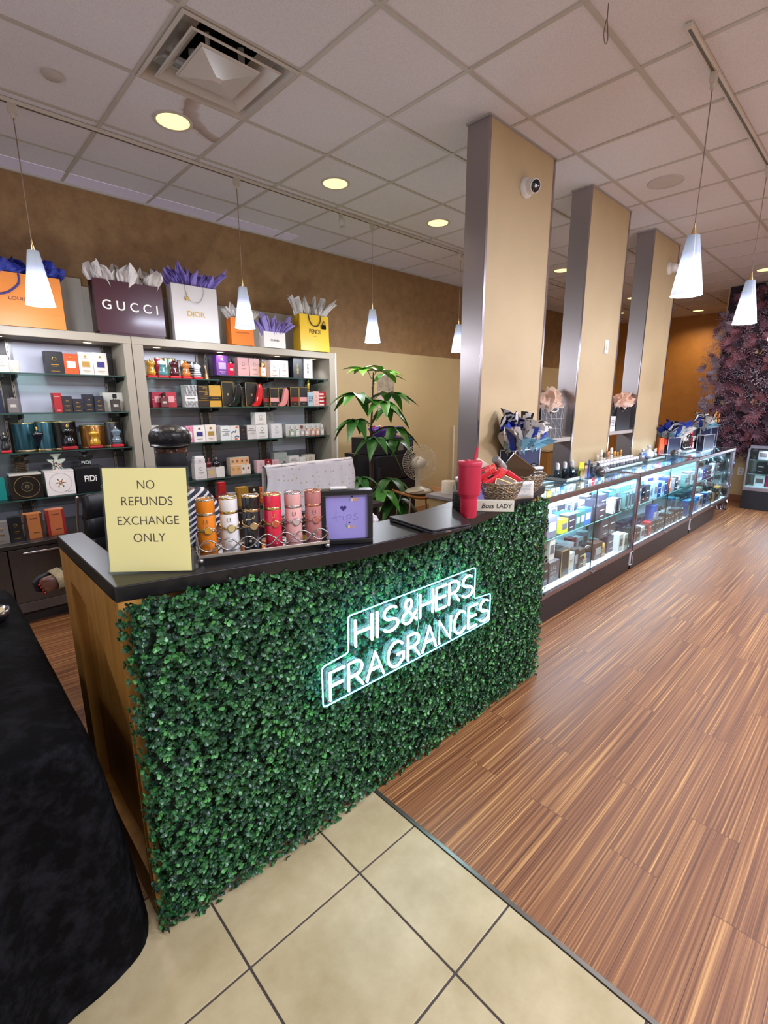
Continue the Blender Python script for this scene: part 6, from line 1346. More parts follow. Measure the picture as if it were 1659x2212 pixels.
# side table with printer, paper roll and small things
sd3 = thing('side_desk', 'grey side desk behind the counter holding the receipt roll', 'desk', (3.60, 2.56, 0)); MB().cbox(-.38, .50, -.28, .28, .66, .69, .003).build('desk_top', mat('8d8a90', .4), sd3); MB().box(-.35, .48, -.25, .26, 0, .66).build('pedestal', mat('b39a6c', .5), sd3); MB().box(-.33, .46, -.258, -.2505, .52, .65).build('drawer_front', mat('4a4a58', .4), sd3)
rl = thing('paper_roll', 'white paper roll standing on the side desk', 'paper roll', (3.40, 2.72, .6903)); MB().lathe([(.065,0),(.065,.11),(.022,.11)], 28).build('paper', mat('d8cdbc', .7), rl); MB().lathe([(.022,.1),(.022,.111),(.018,.111),(.018,.1)], 18, caps=False).build('core', mat('6a4a34', .7), rl)
pr = thing('receipt_printer', 'black receipt printer beside the paper roll', 'printer', (3.72, 2.70, .6903)); MB().cbox(-.12, .12, -.09, .09, 0, .11, .006).build('body', mat('15151a', .35), pr); MB().cbox(-.11, .11, -.08, .06, .11, .122, .004).build('lid', mat('77747a', .35), pr)
cb = thing('cash_box', 'black flat box with grey top below the jar', 'box', (3.40, 2.42, .6903)); MB().cbox(-.15, .15, -.10, .10, 0, .055, .003).build('body', mat('17171c', .4), cb); MB().cbox(-.15, .15, -.10, .10, .055, .062, .003).build('lid', mat('8a8a92', .3), cb)
gl = thing('sunglasses', 'dark sunglasses lying on the side desk', 'glasses', (3.56, 2.78, .6903), .4); q = MB()
for s in (-1, 1): q.tube([(s*.035+.026*math.cos(2*PI*k/20), 0, .026+.022*math.sin(2*PI*k/20)) for k in range(20)], .0025, 5, closed=True).tube([(s*.06,0,.035),(s*.062,.06,.036),(s*.06,.11,.02)], .002, 5)
q.tube([(-.01,0,.03),(0,0,.034),(.01,0,.03)], .002, 5).build('frame', mat('17171c', .3), gl); q = MB()
for s in (-1, 1): q.lathe([(.0001,0),(.025,0)], 18, M=T(s*.035,0,.026) @ RX(PI/2), caps=False)
q.build('lenses', mat('2a3040', .1), gl)
ye = MB().cbox(-.055, .055, -.04, .04, 0, .05, .003).build('yellow_card_box', mat('c9b43a', .5), loc=(1.56, 1.72, .7355)); tag(ye, 'small yellow box on the inner desk beside the tip box', 'box'); MB().box(-.03,.03,-.041,-.0398,.015,.035).build('printed_label', mat('8d7d2a', .5), ye)
toy = thing('crystal_toy', 'small clear crystal flower ornament on the inner desk', 'ornament', (1.50, 1.66, .7355)); MB().lathe([(.03,0),(.03,.01),(.008,.02),(.006,.20)], 14).build('stem', mat('4a5a8a', .3), toy); q = MB()
for k in range(7): a = k*.9; q.ball((.018*math.cos(a), .018*math.sin(a), .215+.012*math.sin(k*2)), .016, 10)
q.build('crystal_petals', mat('cfc9c8', .08, spec=.8, coat=.6), toy)
# door frame at the corner of the tan wall
dr = MB().box(6.06, 6.16, WB-.05, WB-.004, 0, 2.10).box(6.86, 6.96, WB-.05, WB-.004, 0, 2.10).box(6.06, 6.96, WB-.05, WB-.004, 2.10, 2.20).build('door_1', mat('9a6a34', .4, noise=.1, nscale=10)); struct(dr); dp = MB().box(6.16, 6.86, WB-.03, WB-.004, 0, 2.10).build('door_panel', mat('a87a42', .45, noise=.1, nscale=10), dr); MB().lathe([(.012,0),(.012,.03),(.028,.04),(.03,.06),(.0001,.065)], 16, M=T(6.23, WB-.03, 1.0) @ RX(PI/2)).build('door_knob', SILV, dr)
rd = MB().tube([(0,0,.03),(0,0,1.15)], .013, 10).build('white_pole', mat('cdc6b8', .4), loc=(5.86, 4.62, 0)); tag(rd, 'white pole leaning upright at the tan wall near the wooden door frame', 'pole'); MB().lathe([(.05,0),(.05,.02),(.016,.035)], 16).build('foot', mat('b3aca0', .4), rd)
# back room cabinet seen through the gap
bc = thing('storage_cabinet', 'honey wood storage cabinet seen between the columns', 'cabinet', (8.55, 4.10, 0)); MB().box(-.75, .75, 0.02, .55, .05, .66).build('body', mat('a5733a', .45, noise=.1, nscale=8), bc); MB().cbox(-.78, .78, -.01, .56, .66, .70, .004).build('top', mat('c7b48f', .4), bc)
for k in range(3): d = MB().cbox(-.74+.5*k, -.26+.5*k, 0, .019, .07, .64, .003).build('door', mat('ad7a3e', .45, noise=.1, nscale=8), bc); MB().cbox(-.30+.5*k, -.285+.5*k, -.018, .0, .32, .46, .003).build('handle', SILV, d)
CASE_ITEMS = {
 0: [('box', 3.085, 1.57, 0.068, 0.172, '3a2c2c', 'dark brown box at the left post'), ('num', 3.21, 1.57, 0.158, 0.158, '6a5f60', 'grey box with large pale lettering'), ('box', 3.215, 1.6, 0.086, 0.16, 'd9c6b8', 'cream and brown box atop lettered box'), ('gold', 3.372, 1.57, 0.141, 0.211, '3f3734', 'dark box with gold edges'), ('box', 3.479, 1.57, 0.097, 0.161, 'd5cfca', 'white box with dark panel'), ('box', 3.583, 1.58, 0.071, 0.169, '4a4340', 'brown black box'), ('box', 3.658, 1.57, 0.103, 0.154, '4a403a', 'dark box with pale edges'), ('bottle', 3.714, 1.56, 0.081, 0.104, 'c09a72', 'amber perfume bottle'), ('round', 3.835, 1.58, 0.116, 0.147, '3a4a6a', 'round blue black bottle'), ('box', 3.969, 1.57, 0.149, 0.145, '5a4038', 'brown box behind the lock'), ('bottle', 4.067, 1.56, 0.088, 0.122, 'a8845a', 'gold capped perfume bottle'), ('box', 4.255, 1.58, 0.178, 0.146, '3a2c3c', 'plum dark box'), ('box', 4.141, 1.6, 0.148, 0.164, '4d4448', 'left dark box atop plum box'), ('box', 4.296, 1.6, 0.149, 0.163, '4a4348', 'right dark box atop plum box'), ('bottle', 4.33, 1.56, 0.084, 0.134, '3a2a26', 'black bottle'), ('box', 4.502, 1.58, 0.153, 0.177, 'dcdad6', 'white box with small print'), ('box', 4.688, 1.6, 0.093, 0.17, 'c9c4b8', 'pale box near right post'), ('star', 3.743, 1.72, 0.192, 0.146, 'dcd9e0', 'white box with red star shape')],
 1: [('box', 3.204, 1.6, 0.144, 0.16, '77727f', 'slate mauve box'), ('box', 3.392, 1.6, 0.107, 0.107, 'c3cc3a', 'bright lime yellow box'), ('box', 3.505, 1.6, 0.123, 0.122, '3c3846', 'dark plum box'), ('box', 3.613, 1.6, 0.076, 0.122, '3a6a66', 'teal box with silver tag'), ('box', 3.694, 1.6, 0.078, 0.124, '3f706c', 'teal box beside it with silver tag'), ('box', 3.788, 1.6, 0.118, 0.131, '3f6ec4', 'bright blue box'), ('box', 3.626, 1.74, 0.102, 0.094, '3d7c78', 'sea green box at the back'), ('box', 3.728, 1.74, 0.106, 0.09, '45827c', 'sea green second box at the back'), ('box', 3.999, 1.64, 0.106, 0.169, '4a4756', 'dark slate box behind pane edge'), ('box', 4.054, 1.6, 0.163, 0.117, '4a4048', 'dark brown perfume box'), ('box', 4.364, 1.72, 0.161, 0.169, '4f4a5c', 'tall dark box at the back'), ('torso', 4.157, 1.57, 0.127, 0.124, '3a363c', 'black torso bottle on clear stand'), ('framed', 4.631, 1.66, 0.153, 0.155, 'e6ecf4', 'white framed box left'), ('framed', 4.931, 1.7, 0.166, 0.157, 'e2e8f2', 'white framed box right')]}
# ------------------------------------------------------------------ glass showcases
CZ0, CM, CT, CTOP = .205, .533, .757, .885
ALU = mat('8d7d80', .30, .85); ALUL = mat('b9b4c0', .25, .9); PURP = mat('17141a', .4)
def showcase(label, x0, x1, y0, y1, base_x1=None, lead=False):
    t = thing('glass_showcase', label, 'showcase', (0,0,0), 0, 'glass showcases')
    bx1 = base_x1 or x1-.01
    b_ = MB().cbox(x0+.01, bx1, y0+.004, y1-.01, 0, .178, .003).build('black_base', PURP, t)
    f = MB()
    f.cbox(x0, x1, y0-.004, y0+.022, .178, .214, .002).cbox(x0, x1, y1-.02, y1, .178, .214, .002).cbox(x0, x0+.02, y0, y1, .178, .212, .002).cbox(x1-.02, x1, y0, y1, .178, .212, .002)
    f.cbox(x0, x1, y0-.004, y0+.018, CTOP-.035, CTOP, .002).cbox(x0, x1, y1-.018, y1, CTOP-.02, CTOP, .002).cbox(x0, x0+.016, y0, y1, CTOP-.012, CTOP, .002).cbox(x1-.016, x1, y0, y1, CTOP-.012, CTOP, .002)
    for x in (x0, x1-.02):
        for y in (y0-.003, y1-.02): f.cbox(x, x+.02, y, y+.02, .21, CTOP-.03, .002)
    f.build('metal_frame', ALU, t)
    MB().box(x0+.02, x1-.02, y0+.02, y1-.02, .190, CZ0).build('white_deck', mat('dfe2ec', .45), t)
    MB().box(x0+.02, x1-.02, y1-.022, y1-.018, CZ0, CTOP-.02).build('back_panel', mat('c6cbdd', .35), t)
    gl = MB().box(x0+.016, x1-.016, y0+.0185, y1-.018, CTOP-.008, CTOP-.002).build('top_glass', glass('eefaf6', .95, 1.0), t)
    xm = x0+(x1-x0)*.47
    MB().box(x0+.02, xm+.02, y0+.004, y0+.008, .214, CTOP-.035).build('sliding_pane', glass('f4fbfa', .97, .8), t); MB().box(xm-.02, x1-.02, y0+.011, y0+.015, .214, CTOP-.035).build('sliding_pane', glass('f4fbfa', .97, .8), t)
    MB().box(xm+.016, xm+.022, y0+.003, y0+.009, .214, CTOP-.035).build('pane_edge', mat('20302e', .2), t)
    for xx in (x0+.004, x1-.008): MB().box(xx, xx+.004, y0+.02, y1-.02, .214, CTOP-.012).build('end_glass', glass('f0faf8', .95, .8), t)
    for z, d in ((CM, .30), (CT, .20)): s_ = MB().box(x0+.022, x1-.022, y1-.025-d, y1-.025, z-.007, z-.0005).build('glass_shelf', glass('d6efe8', .93, .6), t); MB().box(x0+.022, x1-.022, y1-.0275-d, y1-.025-d, z-.007, z).build('shelf_edge', mat('7fb0a8', .2), s_)
    lk = MB().lathe([(.010,0),(.010,.02)], 14, M=T(xm+.02, y0-.002, .198) @ RX(PI/2)).cbox(xm+.022, xm+.070, y0-.020, y0-.010, .192, .204, .003).build('slide_lock', mat('b5b2b4', .2, .9), t)
    bar = MB().box(x0+.03, x1-.03, y0+.022, y0+.034, CTOP-.024, CTOP-.012).build('led_bar', emis('cfdcff', 5.0), t)
    lamp('led_bar_lamp', 'AREA', ((x0+x1)/2, y0+.05, CTOP-.026), CASE_W*(x1-x0), (.66, .80, 1.0), t, (.55, 0, 0), shape='RECTANGLE', size=(x1-x0)*.92, size_y=.02)
    lamp('led_bar_lamp', 'AREA', ((x0+x1)/2, y1-.05, CT-.03), CASE_W*.45*(x1-x0), (.60, .76, 1.0), t, (-.35, 0, 0), shape='RECTANGLE', size=(x1-x0)*.92, size_y=.02)
    return t
CY0, CY1 = 1.486, 1.925
CASES = [('nearest', 2.86, 4.485, None), ('middle', 4.505, 6.27, None), ('farthest', 6.29, 8.03, 7.35)]
for nm, a, b2, bx in CASES: showcase('%s of the three glass showcases, lit, full of perfume boxes' % nm, a, b2, CY0, CY1, bx)
# white feet trims seen between the bases
for x, lb in ((4.49, 'nearest and middle'), (6.28, 'middle and farthest')):
    q = MB().box(x-.028, x+.028, 1.478, 1.4895, .055, .178).build('cable_cover', mat('d9d5d6', .4), loc=(0,0,0)); tag(q, 'white bracket strip in front of the joint between %s showcase' % lb, 'bracket'); MB().box(x-.018, x+.018, 1.476, 1.4785, .065, .178).build('black_insert', mat('131216', .5), q)
NB = {}
LEVN = {0: 'bottom deck', 1: 'middle shelf', 2: 'top shelf'}
def mini_box(x, y, z, w, h, d, hexc, label, grp, style=0, rz=0.0):
    o = MB().cbox(-w/2, w/2, 0, d, 0, h, .0015).build('perfume_box', mat(hexc, .22, spec=.6), loc=(x, y, z+.0004), rz=rz); tag(o, label, 'perfume box', grp)
    light = sum(lin(hexc)) > .9
    if style == 1: MB().box(-w*.36, w*.36, -.0012, .0004, h*.30, h*.72).build('printed_panel', mat('6a6266' if light else 'b9b0ac', .4), o)
    elif style == 2:
        q = MB(); e = w*.07
        q.box(-w/2-.0005, -w/2+e, -.0012, .0004, 0, h).box(w/2-e, w/2+.0005, -.0012, .0004, 0, h).box(-w/2, w/2, -.0012, .0004, h-e, h+.0006).box(-w/2, w/2, -.0012, .0004, 0, e).build('printed_border', mat('c9a468' if not light else '4a4a58', .4, .4 if not light else 0), o)
        if light: MB().box(-w*.30, w*.30, -.0012, .0004, h*.15, h*.85).build('dark_window', mat('4c5466', .2), o)
    elif style == 3: MB().box(-w*.3, w*.3, -.0012, .0004, h*.62, h*.68).box(-w*.2, w*.2, -.0012, .0004, h*.20, h*.24).build('printed_lettering', mat('8d8a90' if light else 'c9c2b8', .4), o)
    return o
def mini_bottle(x, y, z, w, h, hexc, label, grp, cap='2a2626', rnd=False):
    q = MB()
    if rnd: q.lathe([(w*.42,0),(w*.47,h*.04),(w*.47,h*.52),(w*.42,h*.60)], 20)
    else: q.cbox(-w*.42, w*.42, -w*.25, w*.25, 0, h*.60, .004)
    o = q.build('perfume_bottle', mat(hexc, .1, coat=.5), loc=(x, y, z+.0004)); tag(o, label, 'perfume bottle', grp)
    MB().lathe([(w*.16,h*.60),(w*.16,h*.67)], 12).build('collar', SILV, o); MB().lathe([(w*.27 if not rnd else w*.45,h*.67),(w*.27 if not rnd else w*.45,h*.96),(w*.2,h)], 18).build('cap', mat(cap, .2, .2, coat=.4), o); return o
LZ = {0: CZ0, 1: CM, 2: CT}
CB = CASE_ITEMS
for lev, rows in CB.items():
    for kind, x, y, w_, h_, hexc, desc in rows:
        if x > 4.36: k = 4.36/x; k = max(k, 1.515/y); x, y, w_, h_ = x*k, y*k, w_*k*.9, h_*k*.9
        if x+w_/2 > 4.455: x = 4.455-w_/2
        z = LZ[lev]; lb = desc.replace('cream and brown box atop', 'cream and brown box atop') + ' on the %s of the nearest showcase' % LEVN[lev]; grp = 'goods in the nearest showcase'
        if 'atop plum' in desc: z += .147
        if 'atop lettered' in desc: z += .159
        if lev > 0: y = max(y, (CY1-.025-.30+.006) if lev == 1 else CY1-.21)
        if kind == 'box': mini_box(x, y, z, w_*.96, h_, min(.075, w_*.7), hexc, lb, grp, 3 if 'dark' in desc else 1)
        elif kind == 'num':
            o = mini_box(x, y, z, w_*.96, h_, .07, hexc, lb, grp); 
            for k, s_ in enumerate(('212', 'MEN', 'NYC')): text_mb(s_, h_*.17, .0006, w_*.50, M=T(-w_*.12, -.0006, h_*(.70-.22*k)), bold=.02).build('printed_lettering', mat('b9adac', .4), o)
        elif kind in ('gold', 'framed'): mini_box(x, y, z, w_*.92, h_, .07, hexc, lb, grp, 2)
        elif kind == 'star':
            o = mini_box(x, y, z, w_*.9, h_, .07, hexc, lb, grp); P_ = []
            for k in range(10): a = PI/2+k*PI/5; r_ = h_*.40 if k % 2 == 0 else h_*.16; P_.append((w_*.22+r_*math.cos(a)*.8, r_*math.sin(a)))
            MB().prism(P_, 0, .001, M=T(0, -.001, h_*.45) @ XZ).build('red_star', mat('b02a34', .4), o)
        elif kind == 'bottle': mini_bottle(x, y+.02, z, w_*.8, h_, hexc, lb, grp, 'c9a860' if 'gold' in desc or 'amber' in desc else '1f1b1c')
        elif kind == 'round': mini_bottle(x, y+.04, z, w_*.8, h_, hexc, lb, grp, '2a2022', True)
        elif kind == 'torso':
            o = MB().lathe([(.0001,.018)]+[(r_*w_*.9, .018+zv*(h_-.018)) for r_, zv in torso_profile(1)[1:]], 20, sy=.6).build('torso_bottle', mat(hexc, .15, coat=.4), loc=(x, y+.04, z+.0004)); tag(o, lb, 'perfume bottle', grp); MB().lathe([(w_*.12,0),(w_*.12,.02)], 14).build('clear_foot', mat('d9e2ea', .1), o)
# remaining rows, listed as (colour name, hex, width, height, style) runs
PAL = {'white': ('dfe3ec', 1), 'framed white': ('e4e9f2', 2), 'charcoal': ('3c3a42', 3), 'brown': ('4a3a36', 3), 'navy': ('2c3c74', 3), 'blue': ('3f74c8', 1), 'pale blue': ('8fb4e0', 1), 'grey': ('8d8e98', 3), 'red': ('b02a30', 3), 'silver': ('b4b8c4', 1), 'black': ('1c1b20', 3), 'lilac': ('9a8fc0', 1), 'crimson': ('8e2236', 3), 'cyan': ('4ab0c8', 1), 'orange': ('d8602a', 1), 'pink': ('d8a0b0', 1), 'cream': ('ddd2bc', 1), 'gold': ('b08a3c', 3)}
RUNS = [  # case index, level, y, x start, spacing, heights, colours
 (0, 2, 1.74, 2.95, .070, (.085,.095,.10,.088), ['pale blue','pale blue','silver','grey','brown','white','gold','white','cream','blue','pale blue','white','silver','brown','grey','charcoal','white','red','pink','blue','white']),
 (0, 2, 1.82, 2.99, .135, (.09,.10), ['white','silver','blue','pale blue','white','brown','navy','silver']),
 (0, 0, 1.80, 2.98, .115, (.12,.14,.11), ['charcoal','brown','white','grey','charcoal','charcoal','brown','white','grey','crimson','white','silver']),
 (0, 1, 1.80, 2.98, .125, (.12,.14), ['grey','charcoal','navy','navy','white','framed white','charcoal','framed white','framed white','white','charcoal']),
 (1, 0, 1.535, 4.58, .100, (.125,.14,.12,.135), ['brown','charcoal','brown','white','brown','red','charcoal','charcoal','charcoal','brown','black','black','brown','black','charcoal','charcoal']),
 (1, 0, 1.70, 4.60, .130, (.12,.135), ['navy','navy','navy','navy','blue','charcoal','grey','navy','white','silver','charcoal','brown']),
 (1, 1, 1.61, 4.60, .066, (.14,.15), ['framed white','framed white','framed white','framed white','framed white','framed white']),
 (1, 1, 1.61, 5.02, .110, (.15,.17), ['black','charcoal','pale blue','pale blue','navy','pale blue','navy','orange','grey','charcoal','white']),
 (1, 1, 1.76, 4.62, .130, (.15,.16), ['pale blue','silver','pale blue','pale blue','silver','white','cyan','white','navy','grey','white','pale blue']),
 (1, 2, 1.72, 4.58, .085, (.085,.095), ['blue','white','navy','lilac','white','blue','pale blue','white','blue','navy','white','blue','white','silver','blue','cyan','white','pale blue','blue']),
 (2, 0, 1.54, 6.40, .150, (.13,.15,.17), ['blue','cyan','blue','white','navy','pale blue','brown','cream','charcoal','gold']),
 (2, 0, 1.72, 6.42, .165, (.15,.17), ['pale blue','white','charcoal','black','navy','grey','white','cream','charcoal']),
 (2, 1, 1.61, 6.38, .130, (.13,.15), ['white','pink','white','white','pale blue','white','navy','charcoal','charcoal','white','grey','brown']),
 (2, 2, 1.73, 6.38, .130, (.09,.10), ['lilac','blue','white','crimson','crimson','white','pale blue','pink','white','white','silver','pale blue']),
]
Rn = random.Random(31); seen = {}
for ci, lev, y, xs0, sp, hs, cols in RUNS:
    nm, a, b2, _ = CASES[ci]; x = xs0; rowd = 'back row' if y > 1.69 and lev < 2 or y > 1.78 else 'front row'
    if lev == 2: rowd = 'back row' if y > 1.78 else 'front row'
    cc = {}
    for k, cn in enumerate(cols):
        if x+sp*.5 > b2-.03: break
        hexc, sty = PAL[cn]; key = (ci, lev, rowd, cn); cc[cn] = cc.get(cn, 0)+1; seen[key] = seen.get(key, 0)+1; n_ = seen[key]
        lb = '%s perfume box%s, %s, %s of the %s showcase' % (cn, (', '+ORD[n_-1]+' of its colour') , rowd, LEVN[lev], nm)
        mini_box(x, y+Rn.uniform(-.006,.006), LZ[lev], sp*Rn.uniform(.80,.93), Rn.choice(hs)*Rn.uniform(.95,1.05), min(.07, sp*.75), hexc, lb, 'goods in the %s showcase' % nm, sty, Rn.uniform(-.06,.06)); x += sp
mini_box(5.40, 1.60, CZ0+.0, .12, .245, .08, '2f5ab0', 'tall royal blue perfume box standing on the bottom deck of the middle showcase', 'goods in the middle showcase', 1)
mini_bottle(7.46, 1.55, CZ0, .07, .19, 'a8703a', 'amber bottle with black cap at the right end of the farthest showcase', 'goods in the farthest showcase', '17151a')
for k in range(6): mini_bottle(5.62+.085*k, 1.655, CZ0, .07, .13, ('3a2e30','6a6a74','3a3a48')[k % 3], 'dark bottle with silver cap, %s from the left in the middle showcase deck' % ORD[k], 'goods in the middle showcase', 'c4c4cc')

# ------------------------------------------------------------------ on top of the showcases
TZ = CTOP+.0006
BW_T = stripes_mat('15151c', 'dcd8d6', 14, 0); FLOR = tprint('cfcac4', '5c564e', 26, .56); NAVYT = mat('22368c', .5); AQ = mat('7fb6cc', .5)
def navy_bag(label, x, y, w, h, d, rz=0.0, tis=None): return gift_bag(label, w, h, d, '232b4a', (x, y, TZ), rz, None, None, tis=tis, sidehex='14182c', trimhex='cfd2d8', rough=.5, group='navy gift bags with white edging')
def mixtis(s, w): return [(None, s, 4, 41, .45, 0, NAVYT), (None, s*1.22, 4, 43, .25, 0, BW_T), (None, s*.85, 6, 47, .85, .4, FLOR), (None, s*.5, 5, 53, .9, .9, AQ)]
navy_bag('tall navy gift bag with white edging and floral tissue on the nearest showcase', 3.12, 1.79, .34, .28, .12, 0, mixtis(.30, .3))
sb = thing('striped_box', 'black and white striped box with black bow beside the navy bag', 'box', (2.985, 1.70, TZ), -.5)
MB().cbox(-.075, .075, -.055, .055, 0, .165, .002).build('box_body', stripes_mat('2a282c', 'dedad8', 14, 2), sb); MB().cbox(-.078, .078, -.058, .058, .165, .180, .002).build('lid', mat('e2dedb', .4), sb)
q = MB()
for s in (-1, 1): q.tube(catmull([(0,0,.185),(s*.03,-.02,.20),(s*.055,-.03,.190),(s*.03,-.02,.183),(0,0,.185)],5), .005, 6)
q.box(-.006, .006, -.0595, .0595, .0, .1815).build('black_bow', mat('17161a', .4), sb)
def tray(label, x0, x1, y0, y1, hexc='2a2828'):
    t = thing('tester_tray', label, 'tray', (x0, y0, TZ)); W, D = x1-x0, y1-y0
    MB().box(0, W, 0, D, 0, .006).cbox(0, W, 0, .008, .0, .028, .002).cbox(0, W, D-.008, D, 0, .028, .002).cbox(0, .008, 0, D, 0, .028, .002).cbox(W-.008, W, 0, D, 0, .028, .002).build('tray_body', mat('8a8884', .3, .5), t); MB().box(.009, W-.009, .009, D-.009, .006, .008).build('dark_liner', mat(hexc, .6), t)
tray('grey tray of teal and black tester bottles beside the wire basket', 3.56, 3.97, 1.70, 1.90, '17161a')
for k in range(6):
    mini_bottle(3.60+.062*k, 1.80+.035*(k % 2), TZ+.008, .052, .125, ('16202c','2a6a80','17161c','3a7f94','1c2430','2f7086')[k], '%s tester bottle with silver cap, %s along the tray nearest the basket' % (('navy','teal','black','pale teal','dark','deep teal')[k], ORD[k]), 'testers on the first tray', 'c9c6cc')
ph = thing('card_holder', 'clear acrylic holder with yellow and orange cards on the nearest showcase', 'card holder', (3.86, 1.70, TZ), -.35)
q = MB(); q.box(-.075, .075, -.03, -.027, 0, .085).box(-.075, .075, .027, .03, 0, .10).box(-.075, -.072, -.03, .03, 0, .09).box(.072, .075, -.03, .03, 0, .09).box(-.075, .075, -.03, .03, 0, .003)
for k in range(3): q.box(-.04+.035*k, -.038+.035*k, -.028, .028, 0, .09)
q.build('clear_box', glass('eef4ff', .94, 1.0), ph)
MB().box(-.066, -.012, -.005, .005, .004, .135).build('yellow_cards', mat('d2d23a', .5), ph); MB().box(-.066, -.015, -.022, -.012, .004, .072).build('orange_cards', mat('d89a3a', .5), ph); MB().box(.002, .030, .0, .008, .004, .105).build('pink_cards', mat('d8a890', .5), ph)
q = MB().tube([(.045,0,.01),(.055,.004,.14)], .006, 6).tube([(.058,.0,.01),(.05,.01,.15)], .005, 6); q.build('blue_pen', mat('4a6a9a', .4), ph)
def globe(label, x, y):
    t = thing('globe_vase', label, 'vase', (x, y, TZ)); R0 = RZ(-.8) @ RX(1.0)
    MB().ball((0,0,.042), .042, 24).build('glass_globe', mat('3a3434', .08, coat=.6), t); MB().ball((.004,.0,.045), .030, 16, sz=.8).build('green_beans', mat('3a4a1e', .5, noise=.5, nscale=90, bump=1), t)
    MB().lathe([(.020,.036),(.019,.052),(.026,.070),(.024,.070),(.017,.052)], 24, M=T(0,0,.042) @ RZ(.75) @ RX(1.15), caps=False).build('glass_mouth', mat('b4b6b8', .15), t)
globe('dark glass globe vase on its side on the nearest showcase', 3.99, 1.63); globe('dark glass globe vase lying by the orange cards on the middle showcase', 6.14, 1.70)
tray('long grey tray of silver capped testers on the nearest and middle showcases', 4.12, 5.22, 1.72, 1.90, '2a2a2e')
k = 0
for r_ in range(2):
    for i in range(13):
        mini_bottle(4.30+.070*i, 1.755+.055*r_, TZ+.008, .046, .072+.012*r_, ('4a4a52','6a6468','3a3a40')[i % 3], 'small tester with silver ball cap, %s row, %s from the left on the long tray' % (('front','back')[r_], ORD[i]), 'testers on the long tray', 'd4d2d6', True)
for i, (hexc, h_, w_, cap, d_) in enumerate((('5a4438', .10, .055, 'c9b9a0', 'brown'), ('c7c3a8', .145, .05, 'd9d6cc', 'pale green'), ('e2dfe2', .115, .04, '2a4a44', 'white'), ('c99a6a', .12, .075, 'a8744a', 'copper'), ('cfd2d6', .15, .05, 'dad8d8', 'tall clear'), ('d0a040', .11, .06, 'c08a2a', 'honey'), ('d8a878', .10, .04, 'c9803a', 'peach'), ('d6a058', .115, .05, 'b9802f', 'amber'))):
    mini_bottle(4.50+.078*i, 1.875, TZ+.0285 if False else TZ+.008, w_, h_+.02, hexc, '%s tester bottle behind the long tray of silver caps' % d_, 'tall testers behind the long tray', cap)
dk_ = MB()
for i in range(5):
    o = MB().cbox(-.035, .035, -.022, .022, 0, .055, .006).build('tester_box', mat('1d1b1f', .3), loc=(4.15+.045*(i % 3), 1.765+.05*(i//3), TZ+.0085+.0), rz=.4*i); tag(o, 'black tester with tilted cap, %s at the left end of the long tray' % ORD[i], 'tester', 'black testers at the tray end'); MB().cbox(-.02, .02, -.015, .015, .055, .085, .004).build('cap', mat(('8a7f70','c9c4c0','3a3436')[i % 3], .25, .5), o)
tray('black tray with clear decanters on the middle showcase', 5.42, 5.98, 1.74, 1.90, '17161a')
for i, (x, w_, h_, hexc, d_) in enumerate(((5.48,.06,.085,'8a8a90','chrome ball'), (5.56,.085,.115,'3c5a9a','blue based'), (5.67,.11,.15,'c4c8c4','tall clear'), (5.78,.08,.085,'6a7080','smoky'), (5.86,.06,.075,'9a9a9c','small grey'), (5.93,.07,.09,'2a2a4a','navy'))):
    o = MB().lathe([(.0001,0),(w_*.42,.002),(w_*.5,h_*.25),(w_*.44,h_*.52),(w_*.16,h_*.68),(w_*.13,h_*.74)], 20).build('decanter', mat(hexc, .1, coat=.6), loc=(x, 1.82+.02*(i % 2), TZ+.0085)); tag(o, '%s decanter on the black tray of the middle showcase' % d_, 'decanter', 'decanters on the black tray'); MB().ball((0,0,h_*.87), h_*.13, 12).build('stopper', mat('c9ccd2', .1, coat=.5), o)
oc_ = thing('card_holder', 'clear holder with tall orange cards on the middle showcase', 'card holder', (6.22, 1.86, TZ), -.2); MB().box(-.075, .0, -.012, .0, .004, .205).box(.0, .06, .004, .016, .004, .19).build('orange_cards', mat('df5a1c', .5), oc_); MB().box(-.09, .09, -.03, -.028, 0, .07).box(-.09, .09, .028, .03, 0, .09).box(-.09, .09, -.03, .03, 0, .003).build('clear_box', glass('eef4ff', .94, 1.0), oc_); MB().prism([(-.025,0),(.025,0),(.04,.05),(.0,.09),(-.04,.05)], 0, .003, M=T(.085,.0,.12) @ XZ).build('red_card', mat('b81f26', .5), oc_); MB().box(-.12, -.095, .0, .012, 0, .09).build('peach_card', mat('cf9a6a', .5), oc_)
navy_bag('narrow navy gift bag with round blue tissue on the middle showcase', 6.42, 1.79, .22, .20, .12, -.35, [(None, .26, 5, 61, .9, .3, NAVYT), (None, .30, 3, 62, .3, 0, BW_T), (None, .20, 5, 63, .9, .6, FLOR), (None, .16, 7, 64, 1.0, .8, AQ)])
bt = MB()
for i, (x, h_, hexc, cap) in enumerate(((6.78,.17,'141216','d8d4cc'), (6.88,.15,'17151a','8a8680'), (6.96,.20,'1a1216','2a2024'), (7.05,.24,'6a1420','b02030'), (7.13,.13,'d8a8a0','e2c9c2'), (7.22,.15,'1a1a20','d9dce2'))):
    mini_bottle(x, 1.80, TZ+.03, .075, h_, hexc, '%s bottle standing in the row of dark bottles on the farthest showcase' % ('white capped black','grey capped black','tall black','tall red','pink','silver capped black')[i], 'dark bottles on the farthest showcase', cap, True)
rs = MB().cbox(-.27, .27, -.07, .07, 0, .0295, .002).build('clear_riser', mat('aebfc8', .12, spec=.8), loc=(7.0, 1.80, TZ)); tag(rs, 'low glass riser under the row of dark bottles', 'riser'); MB().box(-.268, .268, -.071, -.069, .010, .020).build('edge_strip', mat('d2dde2', .2), rs)
navy_bag('low navy gift bag with white edging in front of two taller ones', 7.28, 1.64, .34, .205, .08, -.10)
